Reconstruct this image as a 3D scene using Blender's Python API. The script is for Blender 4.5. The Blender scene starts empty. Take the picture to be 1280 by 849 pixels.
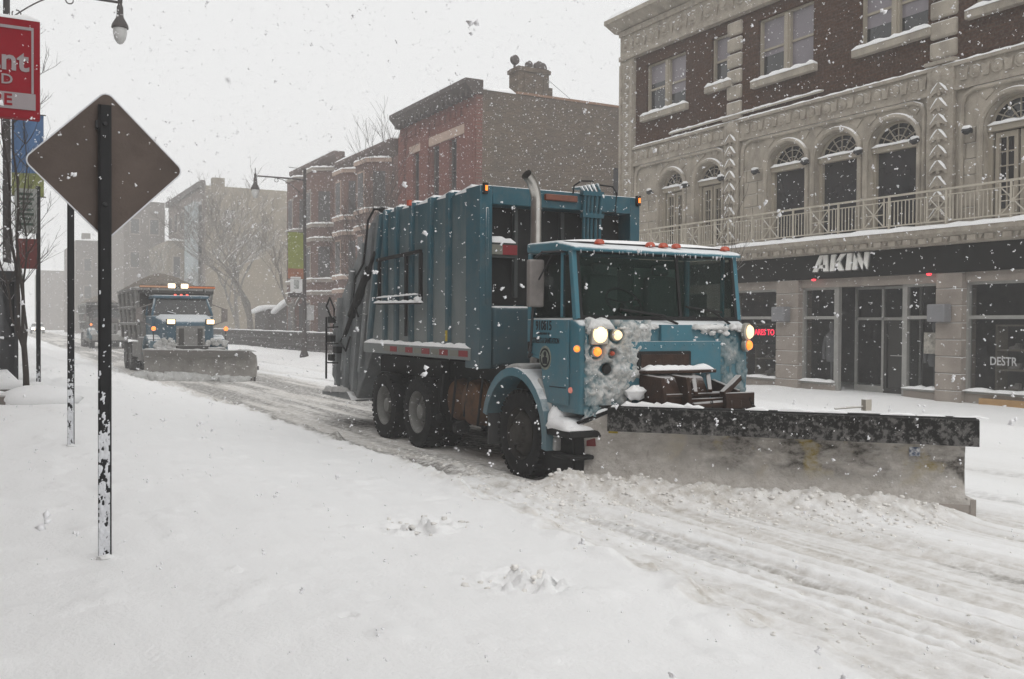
import bpy, bmesh, math, random
import numpy as np
from mathutils import Vector, Matrix

scene = bpy.context.scene
COL = scene.collection
R = math.radians
# ------------------------------------------------------------------ camera
CAM_H = 1.85
cam_d = bpy.data.cameras.new('camera')
cam = bpy.data.objects.new('camera', cam_d)
COL.objects.link(cam)
scene.camera = cam
cam_d.sensor_width = 36.0
cam_d.lens = 1200.0 / 1280.0 * 36.0
cam_d.clip_start = 0.05
cam_d.clip_end = 3000
_yaw, _pitch, _roll = R(28.8), R(-0.95), R(0.37)
_f = Vector((math.sin(_yaw) * math.cos(_pitch), math.cos(_yaw) * math.cos(_pitch), math.sin(_pitch)))
_r = Vector((math.cos(_yaw), -math.sin(_yaw), 0.0))
_u = _r.cross(_f)
_rt = _r * math.cos(-0.0 + _roll) + _u * math.sin(_roll)
_up = -_r * math.sin(_roll) + _u * math.cos(_roll)
cam.matrix_world = Matrix(((_rt.x, _up.x, -_f.x, 0.0), (_rt.y, _up.y, -_f.y, 0.0),
                           (_rt.z, _up.z, -_f.z, CAM_H), (0, 0, 0, 1)))
cam_d.dof.use_dof = True
cam_d.dof.focus_distance = 13.0
cam_d.dof.aperture_fstop = 20.0
# ------------------------------------------------------------------ world, sun, exposure
world = bpy.data.worlds.new('World')
scene.world = world
world.use_nodes = True
wn, wl = world.node_tree.nodes, world.node_tree.links
wn.clear()
SUN_EL, SUN_AZ = R(50), R(200)
sky = wn.new('ShaderNodeTexSky')
sky.sky_type = 'NISHITA'
sky.sun_disc = False
sky.sun_elevation = SUN_EL
sky.sun_rotation = SUN_AZ
sky.dust_density = 6.0
sky.air_density = 1.0
bw = wn.new('ShaderNodeRGBToBW')
wl.new(sky.outputs[0], bw.inputs[0])
mixw = wn.new('ShaderNodeMix'); mixw.data_type = 'RGBA'
mixw.inputs[0].default_value = 0.82           # the cloud deck hides most of the clear sky's gradient
wl.new(bw.outputs[0], mixw.inputs[6])
mixw.inputs[7].default_value = (7.12, 7.16, 7.16, 1)
bg = wn.new('ShaderNodeBackground')
bg.inputs[1].default_value = 0.142
wl.new(mixw.outputs[2], bg.inputs[0])
wo = wn.new('ShaderNodeOutputWorld')
wl.new(bg.outputs[0], wo.inputs[0])
sun_d = bpy.data.lights.new('sun', 'SUN')
sun_d.energy = 0.8
sun_d.angle = R(70)
sun_d.color = (1.0, 0.97, 0.93)
sun = bpy.data.objects.new('sun', sun_d)
COL.objects.link(sun)
# sky sun_rotation is measured from +Y towards +X
_sd = Vector((math.sin(SUN_AZ) * math.cos(SUN_EL), math.cos(SUN_AZ) * math.cos(SUN_EL), math.sin(SUN_EL)))
sun.rotation_euler = _sd.to_track_quat('Z', 'Y').to_euler()
scene.view_settings.view_transform = 'Standard'
scene.view_settings.look = 'None'
scene.view_settings.exposure = 0.0
scene.view_settings.gamma = 1.0
scene.view_settings.use_curve_mapping = False
scene.render.engine = 'CYCLES'
scene.cycles.use_denoising = True
scene.cycles.max_bounces = 6
scene.cycles.diffuse_bounces = 3
scene.cycles.glossy_bounces = 3
scene.cycles.transmission_bounces = 4
scene.cycles.transparent_max_bounces = 10
scene.cycles.volume_bounces = 3
scene.cycles.volume_step_rate = 4
HAZE_DENSITY = 0.0035

# ------------------------------------------------------------------ mesh helpers
class MB:
    def __init__(s):
        s.v, s.f = [], []

    def add(s, vs, fs):
        b = len(s.v)
        s.v.extend([tuple(p) for p in vs])
        s.f.extend([tuple(i + b for i in q) for q in fs])
        return s

    def box(s, x0, x1, y0, y1, z0, z1):
        return s.add([(x0, y0, z0), (x1, y0, z0), (x1, y1, z0), (x0, y1, z0), (x0, y0, z1), (x1, y0, z1), (x1, y1, z1), (x0, y1, z1)],
                     [(0, 3, 2, 1), (4, 5, 6, 7), (0, 1, 5, 4), (1, 2, 6, 5), (2, 3, 7, 6), (3, 0, 4, 7)])

    def bar(s, a, b, w, h, up=(0, 0, 1)):
        a, b = Vector(a), Vector(b)
        d = (b - a).normalized()
        up = Vector(up)
        side = d.cross(up)
        if side.length < 1e-5:
            side = d.cross(Vector((0, 1, 0)))
        side.normalize()
        u = side.cross(d).normalized()
        vs = []
        for p in (a, b):
            for i, j in ((-1, -1), (1, -1), (1, 1), (-1, 1)):
                vs.append(p + side * (i * w / 2) + u * (j * h / 2))
        return s.add(vs, [(0, 1, 2, 3), (7, 6, 5, 4), (0, 4, 5, 1), (1, 5, 6, 2), (2, 6, 7, 3), (3, 7, 4, 0)])

    def prism(s, poly, axis, a, b):
        n = len(poly)
        def P(p, t):
            return {'x': (t, p[0], p[1]), 'y': (p[0], t, p[1]), 'z': (p[0], p[1], t)}[axis]
        vs = [P(p, a) for p in poly] + [P(p, b) for p in poly]
        fs = [tuple(range(n)), tuple(range(2 * n - 1, n - 1, -1))]
        fs += [(i, i + n, (i + 1) % n + n, (i + 1) % n) for i in range(n)]
        return s.add(vs, fs)

    def tube(s, pts, r, n=8, caps=True):
        pts = [Vector(p) for p in pts]
        rs = r if isinstance(r, (list, tuple)) else [r] * len(pts)
        vs, fs = [], []
        ref = None
        for i, p in enumerate(pts):
            d = (pts[min(i + 1, len(pts) - 1)] - pts[max(i - 1, 0)])
            d = d.normalized() if d.length > 1e-9 else Vector((0, 0, 1))
            if ref is None:
                ref = Vector((0, 0, 1)) if abs(d.z) < 0.9 else Vector((1, 0, 0))
            a = d.cross(ref)
            if a.length < 1e-6:
                a = d.cross(Vector((0, 1, 0.3)))
            a.normalize()
            bb = d.cross(a).normalized()
            ref = -bb if False else a.cross(d) if False else ref
            for k in range(n):
                t = 2 * math.pi * k / n
                vs.append(p + (a * math.cos(t) + bb * math.sin(t)) * rs[i])
        m = len(pts)
        for i in range(m - 1):
            for k in range(n):
                fs.append((i * n + k, i * n + (k + 1) % n, (i + 1) * n + (k + 1) % n, (i + 1) * n + k))
        if caps:
            fs.append(tuple(range(n - 1, -1, -1)))
            fs.append(tuple((m - 1) * n + k for k in range(n)))
        return s.add(vs, fs)

    def lathe(s, prof, o, axis, n=24, a0=0.0, a1=2 * math.pi):
        o, axis = Vector(o), Vector(axis).normalized()
        a = axis.cross(Vector((0, 0, 1)) if abs(axis.z) < 0.9 else Vector((1, 0, 0))).normalized()
        b = axis.cross(a)
        full = abs(a1 - a0 - 2 * math.pi) < 1e-6
        cols = n if full else n + 1
        vs, fs = [], []
        for k in range(cols):
            t = a0 + (a1 - a0) * k / n
            d = a * math.cos(t) + b * math.sin(t)
            for (r, h) in prof:
                vs.append(o + d * max(r, 1e-4) + axis * h)
        m = len(prof)
        for k in range(n):
            k2 = (k + 1) % cols
            for i in range(m - 1):
                fs.append((k * m + i, k2 * m + i, k2 * m + i + 1, k * m + i + 1))
        return s.add(vs, fs)

    def blob(s, c, rad, seed=0, nu=10, nv=6, rough=0.25):
        rnd = random.Random(seed)
        rx, ry, rz = (rad, rad, rad) if not isinstance(rad, (tuple, list)) else rad
        vs, fs = [], []
        vs.append((c[0], c[1], c[2] - rz))
        for j in range(1, nv):
            ph = -math.pi / 2 + math.pi * j / nv
            for i in range(nu):
                th = 2 * math.pi * i / nu
                k = 1 + rnd.uniform(-rough, rough)
                vs.append((c[0] + rx * k * math.cos(ph) * math.cos(th), c[1] + ry * k * math.cos(ph) * math.sin(th), c[2] + rz * k * math.sin(ph)))
        vs.append((c[0], c[1], c[2] + rz))
        for i in range(nu):
            fs.append((0, 1 + (i + 1) % nu, 1 + i))
        for j in range(nv - 2):
            for i in range(nu):
                a = 1 + j * nu
                fs.append((a + i, a + (i + 1) % nu, a + nu + (i + 1) % nu, a + nu + i))
        t = len(vs) - 1
        a = 1 + (nv - 2) * nu
        for i in range(nu):
            fs.append((a + i, a + (i + 1) % nu, t))
        return s.add(vs, fs)

    def snow(s, p0, p1, w, h, seed=0, step=0.14, side=None, taper=True, rough=0.35):
        """a lumpy strip of settled snow along p0-p1: half-ellipse section of width w and height h"""
        rnd = random.Random(seed * 7 + 13)
        p0, p1 = Vector(p0), Vector(p1)
        d = p1 - p0
        L = d.length
        n = max(3, int(L / step))
        d.normalize()
        sd = Vector(side) if side else d.cross(Vector((0, 0, 1))).normalized()
        K = 7
        vs, fs = [], []
        for i in range(n + 1):
            c = p0.lerp(p1, i / n)
            e = 1.0
            if taper and (i == 0 or i == n):
                e = 0.35
            hh = h * e * (1 + rnd.uniform(-rough, rough))
            ww = w * (0.9 + 0.1 * e) * (1 + rnd.uniform(-rough, rough) * 0.22)
            for k in range(K):
                t = math.pi * k / (K - 1)
                cx = math.cos(t)
                vs.append(c + sd * (math.copysign(abs(cx) ** 0.6, cx) * ww / 2) + Vector((0, 0, 1)) * (math.sin(t) ** 0.7 * hh - 0.004))
        for i in range(n):
            for k in range(K - 1):
                fs.append((i * K + k, i * K + k + 1, (i + 1) * K + k + 1, (i + 1) * K + k))
            fs.append((i * K + K - 1, i * K, (i + 1) * K, (i + 1) * K + K - 1))
        fs.append(tuple(range(K)))
        fs.append(tuple(n * K + k for k in range(K - 1, -1, -1)))
        return s.add(vs, fs)

    def text(s, body, size, o, right, up, extrude=0.004, bold=0.0, shear=0.0, align='CENTER', sx=1.0):
        cu = bpy.data.curves.new('lettering', 'FONT')
        cu.body = body; cu.size = size; cu.extrude = extrude; cu.offset = bold; cu.shear = shear
        cu.align_x = align; cu.align_y = 'CENTER'; cu.resolution_u = 3
        ob = bpy.data.objects.new('lettering', cu)
        COL.objects.link(ob)
        bpy.context.view_layer.update()
        me = bpy.data.meshes.new_from_object(ob.evaluated_get(bpy.context.evaluated_depsgraph_get()))
        o, right, up = Vector(o), Vector(right), Vector(up)
        nrm = right.cross(up)
        vs = [o + right * (v.co.x * sx) + up * v.co.y + nrm * v.co.z for v in me.vertices]
        fs = [tuple(p.vertices) for p in me.polygons]
        s.add(vs, fs)
        bpy.data.objects.remove(ob); bpy.data.meshes.remove(me); bpy.data.curves.remove(cu)
        return s

    def build(s, name, mat, parent=None, bevel=0.0, smooth=False, seg=2, ang=40):
        off = Vector(parent['_w']) if parent is not None and '_w' in parent else Vector((0, 0, 0))
        me = bpy.data.meshes.new(name)
        me.from_pydata([(p[0] - off.x, p[1] - off.y, p[2] - off.z) for p in s.v], [], s.f)
        bm = bmesh.new(); bm.from_mesh(me)
        bmesh.ops.recalc_face_normals(bm, faces=bm.faces)
        bm.to_mesh(me); bm.free()
        ob = bpy.data.objects.new(name, me)
        COL.objects.link(ob)
        me.materials.append(mat)
        if parent is not None:
            ob.parent = parent
            ob['_w'] = tuple(off)
        if bevel:
            m = ob.modifiers.new('bevel', 'BEVEL'); m.width = bevel; m.segments = seg; m.limit_method = 'ANGLE'; m.angle_limit = R(35)
        if smooth or bevel:
            me.shade_smooth()
            me.set_sharp_from_angle(angle=R(ang))
        return ob


def tag(o, label=None, cat=None, group=None, kind=None):
    if label: o['label'] = label
    if cat: o['category'] = cat
    if group: o['group'] = group
    if kind: o['kind'] = kind
    return o


def thing(name, loc, label, cat, group=None):
    o = bpy.data.objects.new(name, None)
    o.empty_display_size = 0.1
    o.location = loc
    o['_w'] = tuple(loc)
    COL.objects.link(o)
    return tag(o, label, cat, group)


def solo(mb, name, mat, label, cat, group=None, origin=None, **k):
    ob = mb.build(name, mat, None, **k)
    return tag(ob, label, cat, group)


def kids(o):
    return [c for c in o.children]


def copy_tree(o, parent=None):
    c = o.copy(); COL.objects.link(c)
    if parent is not None:
        c.parent = parent
    for ch in list(o.children):
        copy_tree(ch, c)
    return c

# ------------------------------------------------------------------ materials
_mats = {}
def nodes_of(name):
    m = bpy.data.materials.new(name); m.use_nodes = True
    nt = m.node_tree; nt.nodes.clear()
    out = nt.nodes.new('ShaderNodeOutputMaterial')
    return m, nt, out


def N(nt, t, **k):
    n = nt.nodes.new(t)
    for a, b in k.items():
        setattr(n, a, b)
    return n


def mixc(nt, fac, a, b, blend='MIX'):
    n = N(nt, 'ShaderNodeMix', data_type='RGBA', blend_type=blend)
    for sock, val in ((n.inputs[0], fac), (n.inputs[6], a), (n.inputs[7], b)):
        if hasattr(val, 'is_output') or isinstance(val, bpy.types.NodeSocket):
            nt.links.new(val, sock)
        else:
            sock.default_value = val if not isinstance(val, tuple) or len(val) == 4 else (*val, 1)
    return n.outputs[2]


def math_n(nt, op, a, b=None, clamp=False):
    n = N(nt, 'ShaderNodeMath', operation=op, use_clamp=clamp)
    for i, v in enumerate((a, b)):
        if v is None: continue
        if isinstance(v, bpy.types.NodeSocket): nt.links.new(v, n.inputs[i])
        else: n.inputs[i].default_value = v
    return n.outputs[0]


def ramp01(nt, v, a, b):
    n = N(nt, 'ShaderNodeMapRange'); n.clamp = True
    nt.links.new(v, n.inputs[0]); n.inputs[1].default_value = a; n.inputs[2].default_value = b
    return n.outputs[0]


def noise(nt, coord, scale, detail=4, rough=0.55, scale3=None):
    if scale3:
        mp = N(nt, 'ShaderNodeMapping'); nt.links.new(coord, mp.inputs[0]); mp.inputs[3].default_value = scale3
        coord = mp.outputs[0]
    n = N(nt, 'ShaderNodeTexNoise'); nt.links.new(coord, n.inputs[0])
    n.inputs['Scale'].default_value = scale; n.inputs['Detail'].default_value = detail; n.inputs['Roughness'].default_value = rough
    return n.outputs[0]

SNOW = (0.87, 0.872, 0.875)

def mat(name, col, rough=0.6, metal=0.0, var=0.12, vscale=3.0, bump=0.0, bscale=40.0, snow=0.0, frost=0.0, fscale=5.0, dirt=None, dirt_amt=0.5, spec=0.5, stretch=None, frostcol=None, film=None):
    spec = min(spec, 0.25) if rough >= 0.4 and spec == 0.5 else spec
    """painted / plain surface: colour variation, settled snow on what faces up (snow), clinging frost in patches (frost)"""
    if name in _mats: return _mats[name]
    m, nt, out = nodes_of(name)
    b = N(nt, 'ShaderNodeBsdfPrincipled'); nt.links.new(b.outputs[0], out.inputs[0])
    tc = N(nt, 'ShaderNodeTexCoord'); co = tc.outputs['Object']
    n1 = noise(nt, co, vscale, 5, 0.6)
    c = mixc(nt, ramp01(nt, n1, 0.3, 0.7), tuple(x * (1 - var) for x in col), tuple(min(1, x * (1 + var)) for x in col))
    if dirt:
        n3 = noise(nt, co, fscale * 0.7, 6, 0.65, stretch)
        c = mixc(nt, math_n(nt, 'MULTIPLY', ramp01(nt, n3, 0.48, 0.72), dirt_amt), c, dirt)
    if film:                                   # dried road salt, heaviest low down on the panel
        z0, z1, fcol, famt = film[:4]
        fsc, fst = film[4:] if len(film) > 4 else (2.2, (1, 1, 0.3))
        sz = N(nt, 'ShaderNodeSeparateXYZ'); nt.links.new(co, sz.inputs[0])
        nf = noise(nt, co, fsc, 6, 0.65, fst)
        low = math_n(nt, 'SUBTRACT', 1.0, ramp01(nt, math_n(nt, 'ADD', sz.outputs[2], math_n(nt, 'MULTIPLY', math_n(nt, 'SUBTRACT', nf, 0.5), 2.2)), z0, z1))
        c = mixc(nt, math_n(nt, 'MULTIPLY', low, famt), c, fcol)
    if snow > 0 or frost > 0:
        geo = N(nt, 'ShaderNodeNewGeometry')
        sx = N(nt, 'ShaderNodeSeparateXYZ'); nt.links.new(geo.outputs['Normal'], sx.inputs[0])
        nn = math_n(nt, 'ADD', math_n(nt, 'MULTIPLY', noise(nt, co, fscale, 6, 0.7, stretch), 0.68), math_n(nt, 'MULTIPLY', noise(nt, co, fscale * 0.17, 3, 0.5), 0.32))
        fac = 0.0
        if snow > 0:
            up = math_n(nt, 'ADD', sx.outputs[2], math_n(nt, 'MULTIPLY', math_n(nt, 'SUBTRACT', nn, 0.5), 0.7))
            fac = math_n(nt, 'MULTIPLY', ramp01(nt, up, 0.45, 0.7), snow)
        if frost > 0:
            fr = ramp01(nt, nn, 0.70 - 0.30 * frost, 0.80 - 0.30 * frost)
            fac = math_n(nt, 'MAXIMUM', fac, math_n(nt, 'MULTIPLY', fr, 0.85)) if snow > 0 else math_n(nt, 'MULTIPLY', fr, 0.85)
        c = mixc(nt, fac, c, frostcol or SNOW)
        rr = math_n(nt, 'ADD', math_n(nt, 'MULTIPLY', fac, 0.9 - rough), rough)
        nt.links.new(rr, b.inputs['Roughness'])
        mm = math_n(nt, 'MULTIPLY', math_n(nt, 'SUBTRACT', 1.0, fac), metal)
        nt.links.new(mm, b.inputs['Metallic'])
    else:
        b.inputs['Roughness'].default_value = rough
        b.inputs['Metallic'].default_value = metal
    b.inputs['Specular IOR Level'].default_value = spec
    nt.links.new(c, b.inputs['Base Color'])
    if bump > 0:
        nb = noise(nt, co, bscale, 4, 0.6)
        bp = N(nt, 'ShaderNodeBump'); bp.inputs['Strength'].default_value = bump; bp.inputs['Distance'].default_value = 0.02
        nt.links.new(nb, bp.inputs['Height']); nt.links.new(bp.outputs[0], b.inputs['Normal'])
    _mats[name] = m
    return m


def brick(name, axis, c1, c2, mortar, scale=1.0, stain=(0.06, 0.05, 0.05), stain_amt=0.35, frost=0.0):
    if name in _mats: return _mats[name]
    m, nt, out = nodes_of(name)
    b = N(nt, 'ShaderNodeBsdfPrincipled'); nt.links.new(b.outputs[0], out.inputs[0])
    tc = N(nt, 'ShaderNodeTexCoord'); co = tc.outputs['Object']
    s = N(nt, 'ShaderNodeSeparateXYZ'); nt.links.new(co, s.inputs[0])
    cb = N(nt, 'ShaderNodeCombineXYZ')
    nt.links.new(s.outputs[1 if axis == 'x' else 0], cb.inputs[0]); nt.links.new(s.outputs[2], cb.inputs[1])
    bt = N(nt, 'ShaderNodeTexBrick'); nt.links.new(cb.outputs[0], bt.inputs[0])
    bt.inputs['Color1'].default_value = (*c1, 1); bt.inputs['Color2'].default_value = (*c2, 1); bt.inputs['Mortar'].default_value = (*mortar, 1)
    bt.inputs['Scale'].default_value = scale; bt.inputs['Brick Width'].default_value = 0.22; bt.inputs['Row Height'].default_value = 0.075
    bt.inputs['Mortar Size'].default_value = 0.008; bt.inputs['Bias'].default_value = -0.1
    n1 = noise(nt, co, 0.7, 6, 0.65)
    c = mixc(nt, math_n(nt, 'MULTIPLY', ramp01(nt, n1, 0.4, 0.75), stain_amt), bt.outputs[0], stain)
    n2 = noise(nt, co, 14, 3, 0.6)
    c = mixc(nt, ramp01(nt, n2, 0.40, 0.8), c, mixc(nt, 0.13, c, (0.5, 0.45, 0.4)))
    if frost:
        n4 = noise(nt, co, 5, 6, 0.75)
        c = mixc(nt, math_n(nt, 'MULTIPLY', ramp01(nt, n4, 0.62, 0.72), frost), c, SNOW)
    nt.links.new(c, b.inputs['Base Color']); b.inputs['Roughness'].default_value = 0.9; b.inputs['Specular IOR Level'].default_value = 0.1
    bp = N(nt, 'ShaderNodeBump'); bp.inputs['Strength'].default_value = 0.6; bp.inputs['Distance'].default_value = 0.01; bp.invert = True
    nt.links.new(bt.outputs['Fac'], bp.inputs['Height']); nt.links.new(bp.outputs[0], b.inputs['Normal'])
    _mats[name] = m
    return m


def emit(name, col, strength, base=None):
    if name in _mats: return _mats[name]
    m, nt, out = nodes_of(name)
    b = N(nt, 'ShaderNodeBsdfPrincipled'); nt.links.new(b.outputs[0], out.inputs[0])
    b.inputs['Base Color'].default_value = (*(base or col), 1); b.inputs['Roughness'].default_value = 0.25
    b.inputs['Emission Color'].default_value = (*col, 1); b.inputs['Emission Strength'].default_value = strength
    _mats[name] = m
    return m


def glass(name, tint, opacity=0.5, rough=0.05, frost=0.0):
    """window glass: fresnel reflection over a partly see-through tinted pane"""
    if name in _mats: return _mats[name]
    m, nt, out = nodes_of(name)
    tr = N(nt, 'ShaderNodeBsdfTransparent'); tr.inputs[0].default_value = (*[min(1.0, 0.80 + 2.0 * t) for t in tint], 1)
    b = N(nt, 'ShaderNodeBsdfPrincipled'); b.inputs['Base Color'].default_value = (*tint, 1); b.inputs['Roughness'].default_value = rough
    tc = N(nt, 'ShaderNodeTexCoord')
    mx = N(nt, 'ShaderNodeMixShader')
    lw = N(nt, 'ShaderNodeLayerWeight'); lw.inputs[0].default_value = 0.5
    f = math_n(nt, 'ADD', math_n(nt, 'MULTIPLY', math_n(nt, 'POWER', lw.outputs['Facing'], 4.0), 0.7), opacity, True)
    if frost:
        nn = noise(nt, tc.outputs['Object'], 6, 6, 0.7)
        ff = math_n(nt, 'MULTIPLY', ramp01(nt, nn, 0.55, 0.75), frost)
        c = mixc(nt, ff, (*tint, 1), SNOW)
        nt.links.new(c, b.inputs['Base Color'])
        f = math_n(nt, 'MAXIMUM', f, ff)
    nt.links.new(f, mx.inputs[0])
    nt.links.new(tr.outputs[0], mx.inputs[1]); nt.links.new(b.outputs[0], mx.inputs[2])
    nt.links.new(mx.outputs[0], out.inputs[0])
    _mats[name] = m
    return m


M_SNOW = mat('snow', SNOW, 0.9, var=0.03, vscale=2, bump=0.35, bscale=25, spec=0.2)
M_SNOWD = mat('caked_snow', (0.52, 0.52, 0.51), 0.9, var=0.22, vscale=7, bump=0.9, bscale=45, spec=0.2, dirt=(0.24, 0.235, 0.22), dirt_amt=0.6, fscale=5)
# ------------------------------------------------------------------ snow ground
def vnoise(x, y, seed=0):
    xi, yi = np.floor(x).astype(np.int64), np.floor(y).astype(np.int64)
    xf, yf = x - xi, y - yi
    def h(a, b):
        n = (a * 374761393 + b * 668265263 + seed * 982451653) & 0x7fffffff
        n = ((n ^ (n >> 13)) * 1274126177) & 0x7fffffff
        return ((n ^ (n >> 16)) & 0xffff) / 65535.0
    u, v = xf * xf * (3 - 2 * xf), yf * yf * (3 - 2 * yf)
    return (h(xi, yi) * (1 - u) + h(xi + 1, yi) * u) * (1 - v) + (h(xi, yi + 1) * (1 - u) + h(xi + 1, yi + 1) * u) * v


def fbm(x, y, seed=0, o=4):
    t, a, s = 0.0, 0.5, 0.0
    for i in range(o):
        t = t + a * vnoise(x * 2 ** i + 17.3 * i, y * 2 ** i + 9.1 * i, seed + i); s += a; a *= 0.5
    return t / s


def sstep(a, b, x):
    t = np.clip((x - a) / (b - a), 0, 1)
    return t * t * (3 - 2 * t)


BL, BR = np.array([5.85, 8.85]), np.array([8.43, 6.03])     # ends of the big plow's blade on the ground
BD = (BR - BL) / np.linalg.norm(BR - BL)
BN = np.array([-0.738, -0.675])                              # towards the front of the blade
BN = np.array([BD[1], -BD[0]]); BN = BN if BN[1] < 0 else -BN


def ground_z(X, Y):
    """height of the snow surface; also where it is slushy (dirt) and where asphalt shows through"""
    X = np.asarray(X, float); Y = np.asarray(Y, float)
    bank = np.interp(Y, [-20, 0, 7, 12, 17.5, 25, 60, 300], [0.24, 0.25, 0.30, 0.45, 0.58, 0.58, 0.45, 0.4])
    edge = np.interp(Y, [-5, 3, 8, 14, 20, 33, 60], [4.0, 4.0, 4.25, 4.6, 4.5, 3.9, 4.2]) + (fbm(Y * 0.9, Y * 0 + 3, 5) - 0.5) * 0.35 + (fbm(Y * 4.5, X * 1.5, 6) - 0.5) * 0.22
    t = sstep(0.9, 1.0, (X - 1.0) / (edge - 1.0) * 1.0 + 0.0) * 0 + np.clip((X - 1.0) / (edge - 1.0), 0, 1)
    t = t * t * (3 - 2 * t) * 0.6 + t * 0.4
    zb = bank * (1 - t) + 0.11 * t
    zb += (fbm(X * 0.5, Y * 0.35, 11) - 0.5) * 0.13 + (fbm(X * 2.2, Y * 1.6, 12) - 0.5) * 0.032 + (fbm(X * 9, Y * 8, 13, 3) - 0.5) * 0.010 + np.clip(fbm(X * 3.2, Y * 2.6, 14, 4) - 0.60, 0, 1) * 0.10
    far_lumps = sstep(18, 24, Y) * (1 - sstep(3.0, 4.5, X))
    zb += far_lumps * (fbm(X * 1.1, Y * 0.5, 31) - 0.45) * 0.5
    # road
    zr = 0.012 + (fbm(X * 1.4, Y * 0.12, 21) - 0.5) * 0.05 + (fbm(X * 5, Y * 0.6, 22) - 0.5) * 0.03
    crumb = fbm(X * 7, Y * 3, 23, 4)
    clod = (fbm(X * 6, Y * 2.2, 27, 3) - 0.5) * 0.05 + (fbm(X * 19, Y * 13, 28, 3) - 0.5) * 0.030
    near_lane = np.exp(-((X - 4.95) / 0.75) ** 2)
    zr = zr + clod * (0.35 + 0.75 * near_lane)
    # old wheel ruts ahead of the blade
    s = (X - BL[0]) * BD[0] + (Y - BL[1]) * BD[1]
    n = (X - BL[0]) * BN[0] + (Y - BL[1]) * BN[1]
    rut = np.zeros_like(X)
    for xc, w, a in ((5.25, 0.13, 0.7), (5.75, 0.08, 0.5), (6.65, 0.16, 1.0), (7.9, 0.15, 0.7), (9.6, 0.18, 0.6), (11.2, 0.2, 0.5)):
        wob = (fbm(Y * 0.25, Y * 0 + xc, 41) - 0.5) * 0.5
        rut += a * np.exp(-((X - xc - wob) / w) ** 2)
    groove = 0.5 + 0.5 * np.sin(X * 70 + fbm(Y * 0.3, X * 0.2, 9) * 3)
    stripe = fbm(X * 16, Y * 0.22, 29, 3) - 0.5
    zr = zr + stripe * 0.055
    zr = zr - rut * 0.035 - groove * 0.006 * sstep(4.6, 5.2, X) * (1 - sstep(7, 8, X))
    # swept strip behind the blade, also darkened as the truck's own shade
    swept = sstep(4.45, 4.75, X) * (1 - sstep(8.2, 8.9, X)) * sstep(0.1, 0.6, -n) * sstep(7.4, 8.6, Y)
    zr = zr * (1 - 0.75 * swept)
    # ridge of lumps along the edge of the untouched snow
    ridge = np.exp(-((X - edge - 0.05) / 0.16) ** 2) * (0.25 + 1.2 * np.clip(fbm(X * 3, Y * 2.2, 51) - 0.35, 0, 1)) * 0.21 * (0.6 + 0.8 * fbm(X * 12, Y * 9, 53, 3))
    k = sstep(-0.16, 0.13, X - edge)
    z = zb * (1 - k) + zr * k + ridge
    # far side: lane, bank, sidewalk
    kf = sstep(12.4, 14.6, X)
    zf = 0.05 + 0.07 * sstep(14, 18.5, X) + (fbm(X * 0.8, Y * 0.5, 61) - 0.5) * 0.16 + 0.18 * np.exp(-((X - 14.6) / 0.7) ** 2)
    z = z * (1 - kf) + zf * kf
    # trampled marks in the smooth snow
    for cx, cy, r in ((3.05, 5.5, 0.22), (3.02, 7.2, 0.20), (3.3, 7.35, 0.2), (3.22, 5.25, 0.12), (1.4, 6.2, 0.05), (1.75, 5.0, 0.05)):
        d = np.hypot(X - cx, Y - cy)
        z += np.exp(-(d / r) ** 2) * (fbm(X * 14, Y * 14, 71, 3) - 0.55) * 0.28
    # snow pushed up in front of the blade
    pile = np.exp(-((n - 0.22) / 0.30) ** 2) * sstep(-0.75, -0.1, s) * (1 - sstep(3.2, 4.1, s)) * (n > -0.2)
    z += pile * (0.235 * (1 - 0.45 * np.clip(s / 3.7, 0, 1)) + (fbm(X * 4, Y * 4, 81) - 0.5) * 0.13 + (fbm(X * 11, Y * 11, 82, 3) - 0.5) * 0.11 + (fbm(X * 26, Y * 26, 84, 2) - 0.5) * 0.03)
    tail = np.exp(-((X - 5.15) / 0.33) ** 2) * sstep(8.0, 9.2, Y) * (1 - sstep(10.5, 13.5, Y)) * 0.10
    z += tail * (0.4 + fbm(X * 6, Y * 6, 83))
    slush = 0.0 + 0.40 * k * (1 - kf) * sstep(0.38, 0.62, fbm(X * 1.6, Y * 0.22, 24)) * (0.4 + 0.6 * (1 - sstep(8.2, 10.5, X)))
    slush += rut * 0.5 * k + 0.28 * near_lane * k * sstep(0.45, 0.6, crumb)
    slush += pile * 0.75 + swept * 0.8 + tail * 4  # swept slush heightened to shade the road under the truck
    slush += 0.65 * k * (1 - kf) * sstep(0.02, 0.16, -stripe) * (1 - sstep(8, 10, X))
    slush += 0.6 * np.exp(-((X - edge - 0.1) / 0.16) ** 2) * sstep(0.4, 0.6, fbm(X * 3, Y * 2, 52))
    asph = swept * sstep(0.36, 0.56, fbm(X * 2.3, Y * 0.18, 25)) * 0.9 + rut * k * sstep(0.5, 0.66, fbm(X * 3, Y * 0.3, 26)) * 0.7 * (1 - swept)  # swept asphalt spread wider, painting in the underbody shadow
    return z, np.clip(slush, 0, 1), np.clip(asph, 0, 1)


def gz(x, y):
    return float(ground_z(np.array([x]), np.array([y]))[0][0])


def axis_pts(lo, hi, fine_lo, fine_hi, step, grow):
    a = list(np.arange(fine_lo, fine_hi, step))
    s = step
    while a[-1] < hi:
        s *= grow; a.append(min(hi, a[-1] + s))
    s = step
    while a[0] > lo:
        s *= grow; a.insert(0, max(lo, a[0] - s))
    return np.array(a)


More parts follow.
